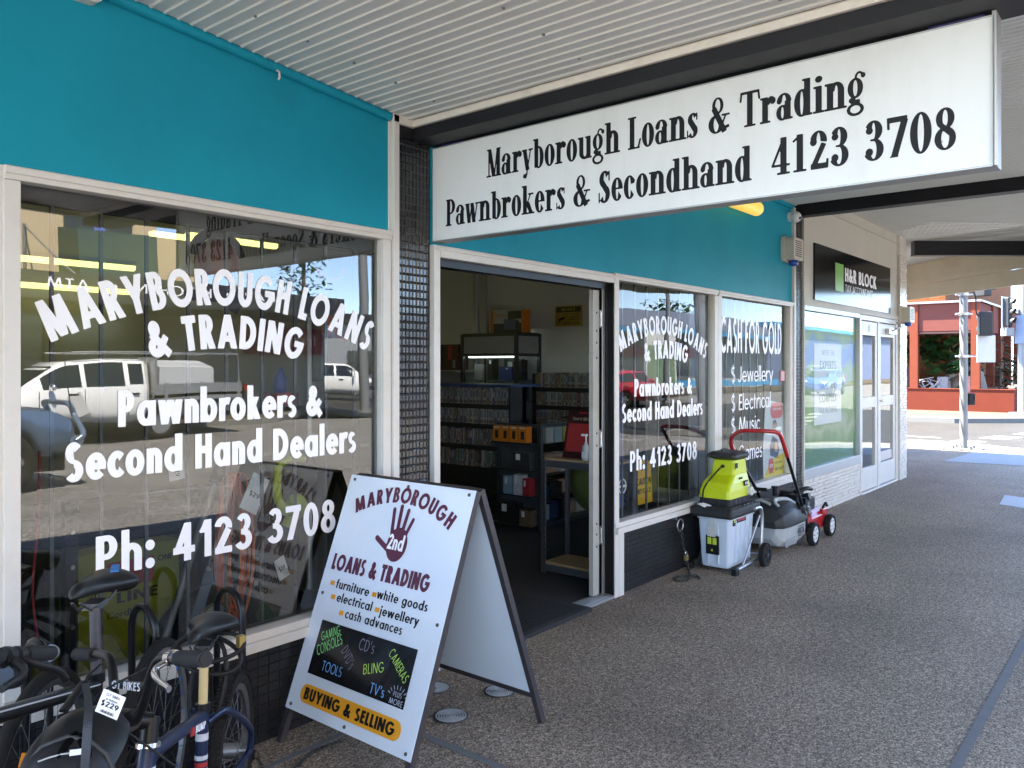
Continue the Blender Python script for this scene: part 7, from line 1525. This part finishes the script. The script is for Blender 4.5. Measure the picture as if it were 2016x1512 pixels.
t2 = thing('traffic_signal', 'tall thick galvanised mast with signal head on the far footpath at the right edge', 'traffic signal', (30.3, 3.72, 0))
b = B(); b.cyl((30.3, 3.72, 0), (30.3, 3.72, 6.5), .15, .12, n=20); b.cyl((30.3, 3.72, 0), (30.3, 3.72, .04), .4, n=20); b.done('pole', galv, t2)
b = B(); b.obox((30.3, 3.72, 2.9), (.34, .34, .5)); b.prism([(-.2, 2.25), (.2, 2.25), (.2, 2.66), (-.2, 2.66)], (30.1, 3.72, 0), (0, 1, 0), Z_, .02); b.done('control_box', mc('blue grey box', (.16, .2, .28), .5), t2)
signal(t2, np.array([30.3, 3.72, 3.25]) - rgt * .48, (-.25, -.95, 0), 3, .3, back=True)
b = B(); b.tube([np.array([30.3, 3.72, 3.3]), np.array([30.3, 3.72, 3.3]) - rgt * .4], .03, 6); b.obox(np.array([30.3, 3.72, 2.62]) - rgt * .5, (.3, .25, .25), rotm(0, 0, YAW)); b.done('bracket', galv, t2)

# ---------------------------------------------------------------- across the main street (seen in the windows)
m_beige = mat('beige textured render', (.52, .40, .25), .85, var=.06, scale=2, bump=.4, bscale=14)
m_dgrey = mat('charcoal fascia', (.025, .025, .03), .5, var=.15)
bw_ = brickmat('dark shopfront brick', (.20, .15, .10), (.16, .12, .08), (.12, .11, .1))
m_dkglass = mc('dark window glass', (.02, .025, .03), .08)
t = thing('bar_building', 'two storey beige rendered bar across the street with a charcoal street awning', 'building', (5, -18, 0))
b = B(); b.box(-14, -28, 3.3, 11.75, -17.5, 9.5); b.box(-14, -28, 0, 11.75, -19.5, 3.3); b.done('wall', m_beige, t)
b = B(); b.box(-14, -17.7, 0, 13.9, -17.5, .6)
for x in (-13.9, -9, -4.5, 0, 4.2, 6.5, 9.0, 11.6): b.box(x - .2, -17.7, .6, x + .2, -17.48, 3.3)
b.done('shopfront', bw_, t)
b = B(); b.box(-14, -17.66, .6, 11.7, -17.6, 3.3); b.done('shop_glass', m_dkglass, t)
b = B(); b.box(-14, -17.5, 3.02, 14, -14.3, 3.2); b.box(-14, -14.4, 3.05, 14, -14.26, 3.72); b.done('awning', m_dgrey, t)
b = B()
for tx, xl, xr in (('BAR', 13.69, 12.7), ('KITCHEN', 11.66, 9.63), ('ATM', 8.54, 7.63), ('PUB', 6.4, 5.4), ('BISTRO', 4.2, 2.2)):
    if tx in ('PUB', 'BISTRO'): continue
    text_on(b, tx, (0, -14.25, 0), (-1, 0, 0), Z_, -xl, -xr, 3.33, .25, w=.14, gap=.2)
for x in (12.17, 9.1, 7.0): b.cyl((x, -14.25, 3.45), (x, -14.24, 3.45), .06, n=12)
b.done('lettering', vinyl_white, t)
b = B()
for x0, x1 in ((9.35, 10.9), (4, 5.5), (-1.5, 0), (-7, -5.5)):
    b.box(x0, -17.49, 5.2, x1, -17.46, 6.9); b.box(x0 - .06, -17.47, 5.14, x0, -17.42, 6.96); b.box(x1, -17.47, 5.14, x1 + .06, -17.42, 6.96); b.box(x0, -17.47, 6.9, x1, -17.42, 6.96)
wn = b.done('window', m_dkglass, t)
b = B(); b.box(10.0, -17.455, 5.25, 10.28, -17.45, 6.85); b.done('blue_curtain', mc('blue curtain', (.1, .15, .45), .7), wn)
b = B(); b.prism([(0, 5.35), (1.1, 5.2), (1.3, 3.85), (0, 3.85)], (9.15, -17.46, 0), (0, 1, 0), Z_, 2.05); b.done('green_blind', mc('dark green canvas', (.02, .05, .045), .7), t)
b = B()
for x in (8.3, 12.6, 3, -2): b.cyl((x, -17.5, 5.3), (x, -14.4, 3.72), .025, n=6)
b.cyl((8.3, -17.5, 4.1), (8.3, -17.42, 5.3), .05, n=6); b.done('stay_rod', galv, t)
t = thing('pharmacy_building', 'low dark roofed pharmacy at the far corner with a red sign', 'building', (15, -18, 0))
b = B(); b.box(11.8, -28, 0, 18.6, -18.2, 3.2); b.done('wall', mc('cream block wall', (.45, .40, .30), .8), t); b = B(); b.box(11.75, -18.2, 3.2, 18.8, -17.3, 3.95); b.box(14, -18.2, 3.0, 18.8, -14.6, 3.2); b.done('fascia', m_dgrey, t)
b = B(); b.box(15.2, -18.15, 1.9, 18.4, -18.1, 2.8); b.done('red_sign', mc('dark red sign', (.28, .015, .02), .5), t); b = B(); text_on(b, 'friendlies', (0, -18.09, 0), (-1, 0, 0), Z_, -18.1, -15.6, 2.2, .36, w=.12, gap=.1); b.done('lettering', vinyl_white, t)
b = B(); b.box(11.75, -18.3, 3.95, 13.6, -22, 5.5); b.done('upper_wall', m_beige, t)
t = thing('white_building', 'white walled building with pale fence beyond the side street', 'building', (36, -26, 0))
b = B(); b.box(33.5, -60, 0, 46, -24, 4.2); b.done('wall', mc('white painted block', (.62, .61, .58), .7), t); b = B(); b.box(33.3, -60, 4.2, 46.2, -23.8, 4.5); b.done('roof', mc('blue grey roof', (.14, .17, .24), .6), t)
b = B()
for k in range(5): b.box(33.45, -29 - 6 * k, 1.0, 33.5, -26 - 6 * k, 2.4)
b.done('window', m_dkglass, t)
t = thing('sales_showroom', 'grey showroom with bright blue roof and red stripe beyond the crossing', 'building', (45, -19, 0))
b = B(); b.box(34.5, -24, 0, 60, -18.3, 3.5); b.done('wall', mc('pale grey render', (.40, .39, .37), .75), t)
b = B(); b.prism([(-16.9, 3.5), (-16.9, 3.7), (-21.5, 5.3), (-26, 3.7), (-26, 3.5)], (33.8, 0, 0), (0, 1, 0), Z_, 27); b.done('roof', mc('blue grey tiles', (.10, .12, .17), .7), t)
b = B(); b.box(33.75, -17.0, 3.35, 60.8, -16.86, 3.62); b.box(33.9, -17.5, .15, 60, -17.35, .55); b.done('blue_gutter', mc('bright blue trim', (.03, .28, .55), .5), t)
b = B(); b.box(34.5, -18.28, 2.05, 52, -18.2, 2.6); b.done('red_stripe', mc('showroom red', (.40, .03, .03), .5), t)
b = B(); text_on(b, 'HOME CARE', (0, -18.19, 0), (-1, 0, 0), Z_, -50, -44, 2.18, .28, w=.15); b.done('lettering', vinyl_white, t) if False else None
b = B()
for k in range(5): b.box(35.5 + 3.2 * k, -18.27, .5, 38.2 + 3.2 * k, -18.22, 1.95)
b.done('window', mc('grey shop glass', (.12, .13, .13), .15), t)
t = thing('office_block', 'long blue grey clad building at the end of the street', 'building', (75, -20, 0))
b = B(); b.box(61.5, -32, 0, 100, -18.5, 4.6); b.done('wall', mc('slate blue cladding', (.10, .13, .22), .6), t); b = B(); b.box(61.3, -32, 4.6, 100.2, -18.0, 4.9); b.done('roof', mc('bright blue trim', (.03, .28, .55), .5), t)
t = thing('panel_sign', 'white framed pylon sign with a leafy print beside the showroom', 'sign', (36, -15.6, 0)); b = B(); b.box(37.2, -15.7, .2, 40.6, -15.5, 3.4); b.done('board', mc('white pylon', (.6, .6, .58), .5), t); b = B(); b.box(37.4, -15.49, .5, 40.4, -15.48, 2.6); b.done('print', mc('leafy print', (.16, .24, .14), .6, var=.6, scale=4), t)
def streetpole(label, x, y, r, h, arm=None, z0=0):
    t = thing('street_pole', label, 'pole', (x, y, z0)); b = B(); b.cyl((x, y, z0), (x, y, h), r, r * .8, n=14); b.cyl((x, y, z0), (x, y, z0 + .08), r * 2, n=14); b.done('pole', galv, t)
    if arm: b = B(); b.tube(curve_pts([(x, y, h - .3), (x + arm[0] * .2, y + arm[1] * .2, h + .5), (x + arm[0] * .6, y + arm[1] * .6, h + .9), (x + arm[0], y + arm[1], h + .95)], 6), .06, 8); b.done('arm', galv, t); b = B(); b.ell((x + arm[0] * 1.12, y + arm[1] * 1.12, h + .93), (.32, .16, .08)); b.done('lamp', mc('street lamp glass', (.5, .5, .48), .3), t)
    return t
sp_ = streetpole('sunlit galvanised pole at the far corner by the pharmacy', 17.6, -14.9, .16, 6.5)
b = B(); b.prism(rrect(.9, 1.3, .25, 5, 17.0, 3.3), (0, -14.8, 0), (-1, 0, 0), Z_, .03) if False else b.prism(rrect(.75, 1.1, .2, 5, 0, 3.5), (18.4, -14.8, 0), (-1, 0, 0), Z_, .03); b.done('sign_back', mc('grey sign back', (.35, .36, .38), .5), sp_)
streetpole('street light with curved arm by the crossing', 33.6, -12.4, .13, 7.5, (1.8, 2.2), ROAD_Z)
setp(sheet('traffic_island', [(17.4, -3.6), (19.0, -2.4), (19.2, -3.9)], 0, m_conc, th=.14), kind='structure')
streetpole('thick dark grey signal mast on the traffic island', 18.3, -3.15, .13, 7)
leafy('tall thin tree above the far rooftops', 'tree', [(28, -36, 5, 31, -33, 10), (28.6, -35.4, 9, 30.2, -33.8, 13.5)], 900, .5, 11, split=False, trunk=[([(29.5, -34.5, 0), (29.6, -34.5, 6), (29.5, -34.5, 13)], (.25, .05))], cat='tree', mats=m_leaf)
leafy('round street tree behind the blue grey building', 'tree', [(70, -38, 3, 80, -30, 8.5)], 900, .9, 12, split=False, trunk=[([(75, -34, 0), (75, -34, 4)], (.3, .2))], cat='tree', mats=m_leaf)

# ---------------------------------------------------------------- vehicles
m_ck = mc('car glass', (.012, .016, .02), .05)
def car(name, label, cat, x, y, rz, paint, st, wins, wx, R, shields, lights, extra=None, w_ins=.0):
    """st: stations (x, halfwidth, z0, zbelt, halfwidth_roof, zroof), front = +x"""
    t = thing(name, label, cat, (x, y, ROAD_Z), rz); A = np.array(st, float)
    def at(xx): return [np.interp(xx, A[:, 0], A[:, k]) for k in range(1, 6)]
    xs = sorted(set(list(np.linspace(A[0, 0], A[-1, 0], 41)) + list(A[:, 0]))); rings = []
    for xx in xs:
        w, z0, zb, wr, zr = at(xx)
        for wc in wx:
            d = abs(xx - wc)
            if d < R * 1.18: z0 = max(z0, math.sqrt(max(0, (R * 1.18) ** 2 - d * d)) + R * .95)
        z0 = min(z0, zb - .05); h = []
        for s_ in (-1, 1):
            q = [(w * .92, z0), (w, z0 + (zb - z0) * .35), (w * .985, zb), (wr, zr - .05), (wr * .78, zr), ]
            h.append([(xx, s_ * a, b_) for a, b_ in q])
        rings.append(h[0] + h[1][::-1])
    b = B(); b.loft(rings); body = b.done('body', paint, t, local=True)
    b = B(); b.box(A[0, 0] + .15, -A[3, 1] * .8, .25, A[-1, 0] - .15, A[3, 1] * .8, .5); b.done('underbody', black_plastic, t, local=True)
    b = B()
    for x0, x1, f0, f1 in wins:
        for s_ in (-1, 1):
            V = []
            for xx in np.linspace(x0, x1, 7):
                w, z0, zb, wr, zr = at(xx)
                for f_ in (f0, f1): V.append((xx, s_ * (w * .985 + (wr - w * .985) * f_ + .008), zb + (zr - .05 - zb) * f_))
            b.add(V, [((2 * i, 2 * i + 2, 2 * i + 3, 2 * i + 1) if s_ < 0 else (2 * i, 2 * i + 1, 2 * i + 3, 2 * i + 2)) for i in range(6)])
    for xa, xb in shields:
        wa, za = at(xa)[3] * .9, at(xa)[4] + .012; wb, zb2 = at(xb)[3] * .88, at(xb)[4] + .012
        b.add([(xa, -wa, za), (xb, -wb, zb2), (xb, wb, zb2), (xa, wa, za)], [(0, 1, 2, 3) if xb < xa else (3, 2, 1, 0)])
    b.done('windows', m_ck, t, local=True)
    for wc in wx:
        for s_ in (-1, 1):
            yy = s_ * (at(wc)[0] - .12); b = B(); rings = []
            for i in range(28):
                a = 2 * math.pi * i / 28; rings.append([(wc + q[0] * math.cos(a), yy + q[1], R + q[0] * math.sin(a)) for q in ((R * .66, -.11), (R * .95, -.11), (R, -.08), (R, .08), (R * .95, .11), (R * .66, .11))])
            b.loft(rings, closed=True); w_ = b.done('wheel', rubber, t, local=True); b = B(); b.cyl((wc, yy - .06, R), (wc, yy + .06, R), R * .67, n=20)
            for k in range(5): a = 2 * math.pi * k / 5; b.obox((wc + R * .34 * math.cos(a), yy + s_ * .08, R + R * .34 * math.sin(a)), (R * .62, .04, .07), rotm(0, -a, 0))
            b.done('rim', mc('alloy rim', (.35, .35, .36), .3, metal=.7), w_, local=True)
    for nm, m, xx, f0, f1, zc, hh in lights:
        for s_ in (-1, 1):
            w = at(xx)[0]; b = B(); b.ell((xx, s_ * w * (f0 + f1) / 2, zc), (.10, w * (f1 - f0) / 2, hh)); b.done(nm, m, t, local=True)
    b = B()
    for xx in (wins[0][0] + .12, wins[-1][0] + .1):
        w = at(xx)
        for s_ in (-1, 1): b.box(xx, s_ * (w[0] + .012) - .012, w[2] - .12, xx + .2, s_ * (w[0] + .012) + .012, w[2] - .085)
    b.done('door_handle', black_plastic, t, local=True)
    b = B(); xm = wins[-1][1] - .1; w = at(xm)
    for s_ in (-1, 1): b.ell((xm, s_ * (w[0] + .13), w[2] + .09), (.06, .11, .085))
    b.done('mirror', extra or paint, t, local=True)
    return t, at
m_hl = mc('headlamp glass', (.5, .52, .55), .1); m_tl = mc('red tail lamp', (.45, .01, .01), .2)
white_car = mat('white car paint', (.72, .72, .70), .2, var=.03, coat=.8)
suv = [(-2.2, .72, .55, .95, .60, 1.02), (-2.15, .84, .42, 1.05, .66, 1.55), (-1.9, .87, .34, 1.07, .66, 1.68), (-1.0, .89, .3, 1.08, .68, 1.74), (.3, .89, .3, 1.07, .66, 1.70), (.55, .89, .3, 1.06, .64, 1.62), (1.15, .88, .3, 1.04, .70, 1.10), (1.95, .84, .38, .96, .66, 1.0), (2.15, .76, .42, .82, .6, .86), (2.22, .68, .5, .75, .5, .78)]
car('white_suv', 'white four wheel drive wagon turning at the far side street', 'car', 24.3, -24.6, .55, white_car, suv, [(-1.9, -1.2, .12, .92), (-1.1, -.25, .1, .95), (-.15, .7, .1, .95)], (-1.35, 1.38), .36, [(1.12, .5)], [('headlight', m_hl, 2.05, .5, .9, .82, .10), ('tail_light', m_tl, -2.15, .7, .98, 1.0, .16)])
hat = [(-1.85, .68, .5, .85, .58, .92), (-1.82, .78, .38, .95, .60, 1.15), (-1.55, .82, .3, .97, .62, 1.42), (-.7, .84, .26, .98, .62, 1.5), (.2, .84, .26, .97, .60, 1.44), (.45, .84, .26, .96, .6, 1.36), (1.1, .82, .27, .93, .64, 1.0), (1.7, .78, .33, .80, .6, .84), (1.9, .66, .4, .66, .5, .70)]
car('red_hatchback', 'bright red hatchback waiting at the crossing', 'car', 28.2, -11.2, .1, mat('red car paint', (.50, .012, .03), .2, coat=.8, var=.04), hat, [(-1.45, -.75, .12, .9), (-.65, .65, .1, .93)], (-1.2, 1.2), .30, [(1.05, .4), (-1.83, -1.56)], [('headlight', m_hl, 1.75, .5, .95, .72, .09), ('tail_light', m_tl, -1.80, .72, 1.0, .95, .17)])
car('blue_hatchback', 'blue hatchback beyond the crossing', 'car', 47, -9.6, math.pi, mat('blue car paint', (.02, .10, .42), .2, coat=.8, var=.04), hat, [(-1.45, -.75, .12, .9), (-.65, .65, .1, .93)], (-1.2, 1.2), .30, [(1.05, .4), (-1.83, -1.56)], [('headlight', m_hl, 1.75, .5, .95, .72, .09), ('tail_light', m_tl, -1.80, .72, 1.0, .95, .17)])
car('grey_wagon', 'slate grey wagon parked beyond the blue hatchback', 'car', 54, -12.6, 0, mat('slate car paint', (.12, .14, .17), .25, coat=.8, var=.04), suv, [(-1.9, -1.2, .12, .92), (-1.1, -.25, .1, .95), (-.15, .7, .1, .95)], (-1.35, 1.38), .36, [(1.12, .5)], [('headlight', m_hl, 2.05, .5, .9, .82, .10), ('tail_light', m_tl, -2.15, .7, .98, 1.0, .16)])
fwd4 = [(-2.4, .78, .6, 1.05, .66, 1.12), (-2.35, .90, .45, 1.15, .70, 1.7), (-2.0, .93, .4, 1.17, .70, 1.84), (-.6, .95, .36, 1.18, .70, 1.88), (.3, .95, .36, 1.16, .68, 1.82), (.5, .95, .36, 1.15, .66, 1.74), (1.15, .94, .36, 1.12, .76, 1.18), (2.1, .90, .44, 1.04, .72, 1.08), (2.35, .82, .48, .92, .66, .98), (2.45, .7, .55, .8, .55, .86)]
t, at_ = car('blue_suv', 'grey blue four wheel drive with bull bar passing close in front of the shops', 'car', 2.45, -6.9, 0, mat('grey blue car paint', (.10, .16, .26), .22, metal=.4, coat=.8, var=.04), fwd4, [(-2.0, -1.3, .12, .92), (-1.2, -.3, .1, .95), (-.2, .75, .1, .95)], (-1.45, 1.5), .40, [(1.12, .5)], [('headlight', m_hl, 2.2, .55, .98, .88, .11), ('tail_light', m_tl, -2.35, .75, .98, 1.1, .18)])
b = B()
for s_ in (-1, 1): b.tube(curve_pts([(2.40, s_ * .85, .62), (2.52, s_ * .8, .72), (2.56, s_ * .45, .95), (2.5, s_ * .42, 1.12), (2.48, 0, 1.14)], 6), .04, 10); b.tube([(2.4, s_ * .86, .62), (2.58, s_ * .5, .60), (2.6, 0, .60)], .07, 10)
b.done('bull_bar', mc('grey blue car metal', (.2, .26, .34), .25, metal=.6), t, local=True)
b = B(); b.cyl((2.5, .5, 1.05), (2.35, .55, 2.05), .008, n=6); b.done('aerial', black_plastic, t, local=True)
# flat tray ute
cab = [(-1.0, .80, .6, 1.15, .66, 1.72), (-.9, .90, .5, 1.18, .68, 1.80), (-.1, .93, .42, 1.18, .68, 1.84), (.75, .93, .42, 1.17, .66, 1.78), (1.0, .93, .42, 1.16, .66, 1.66), (1.6, .92, .42, 1.13, .76, 1.20), (2.5, .88, .46, 1.06, .74, 1.10), (2.75, .80, .5, .94, .68, 1.0), (2.85, .7, .55, .85, .6, .9)]
t, at_ = car('flatbed_ute', 'white flat tray ute with a checker plate tool box parked opposite', 'ute', 7.9, -12.9, math.pi, white_car, cab, [(-.85, -.55, .15, .9), (-.45, .35, .1, .95), (.45, 1.2, .1, .95)], (2.0,), .38, [(1.55, .95)], [('headlight', m_hl, 2.65, .5, .95, .95, .12)], extra=chrome)
b = B(); b.box(-3.35, -.98, .95, -1.05, .98, 1.02); b.box(-3.35, -.98, .85, -1.05, -.93, 1.25); b.box(-3.35, .93, .85, -1.05, .98, 1.25); b.box(-3.35, -.98, .85, -3.30, .98, 1.25); b.box(-1.1, -.95, 1.02, -1.04, .95, 1.85)
for x in (-1.3, -2.2, -3.2): b.box(x - .04, .975, .8, x + .04, 1.0, 1.28); b.box(x - .04, -1.0, .8, x + .04, -.975, 1.28)
b.box(-3.3, -.4, .5, .6, .4, .72); b.done('tray', alu, t, local=True)
b = B(); b.prism([(-.95, 1.02), (.95, 1.02), (.95, 1.62), (.2, 1.78), (-.2, 1.78), (-.95, 1.62)], (-2.55, 0, 0), (0, 1, 0), Z_, 1.40)
b.done('tool_box', mat('checker plate', (.5, .51, .52), .4, metal=.15, var=.15, scale=60, bump=.5, bscale=60), t, local=True)
b = B()
for y in (-.85, .85): b.tube([(-3.3, y, 1.2), (-3.28, y, 1.95), (.6, y * .8, 1.98)], .025, 6)
b.done('ladder_rack', alu, t, local=True)
b = B(); b.obox((.55, -.94, .85), (.30, .012, .5), rotm(0, .4, 0)); b.obox((.55, .94, .85), (.3, .012, .5), rotm(0, .4, 0)); b.done('door_decal', mc('pale grey decal', (.5, .5, .5), .4), t, local=True)
b = B()
for s_ in (-1, 1):
    for xs_ in (-.5, .40, 1.28):
        w_ = at_(xs_); b.cut().add([(xs_ - .008, s_ * (w_[0] + .003), .62), (xs_ + .008, s_ * (w_[0] + .003), .62), (xs_ + .008, s_ * (w_[0] * .988 + .004), w_[2]), (xs_ - .008, s_ * (w_[0] * .988 + .004), w_[2])], [(0, 1, 2, 3) if s_ < 0 else (3, 2, 1, 0)])
b.done('door_seam', black_paint, t, local=True)
b = B()
for s_ in (-1, 1):
    b.tube([(2.0 + .45 * math.cos(a), s_ * (at_(2.0)[0] + .005), .38 + .45 * math.sin(a)) for a in np.linspace(.1, math.pi - .1, 14)], .045, 6); b.box(-.9, s_ * .90, .40, 1.5, s_ * .97, .47)
b.done('wheel_arch_trim', black_plastic, t, local=True)
b = B()
for y in (-.96, .96): b.box(-3.4, y - .1, 1.05, -3.34, y + .1, 1.2)
b.done('tail_light', m_tl, t, local=True)
for s_ in (-1, 1):
    b = B(); R = .38; rings = []
    for i in range(28): a = 2 * math.pi * i / 28; rings.append([(-1.3 + q[0] * math.cos(a), s_ * .78 + q[1], R + q[0] * math.sin(a)) for q in ((R * .66, -.11), (R * .95, -.11), (R, -.08), (R, .08), (R * .95, .11), (R * .66, .11))])
    b.loft(rings, closed=True); w_ = b.done('wheel', rubber, t, local=True); b = B(); b.cyl((-1.3, s_ * .78 - .06, R), (-1.3, s_ * .78 + .06, R), R * .67, n=20); b.done('rim', mc('alloy rim', (.35, .35, .36), .3, metal=.7), w_, local=True)
for o in sc.objects:
    if o.parent is None and o.type == 'MESH' and 'category' not in o and 'kind' not in o: o['kind'] = 'structure'
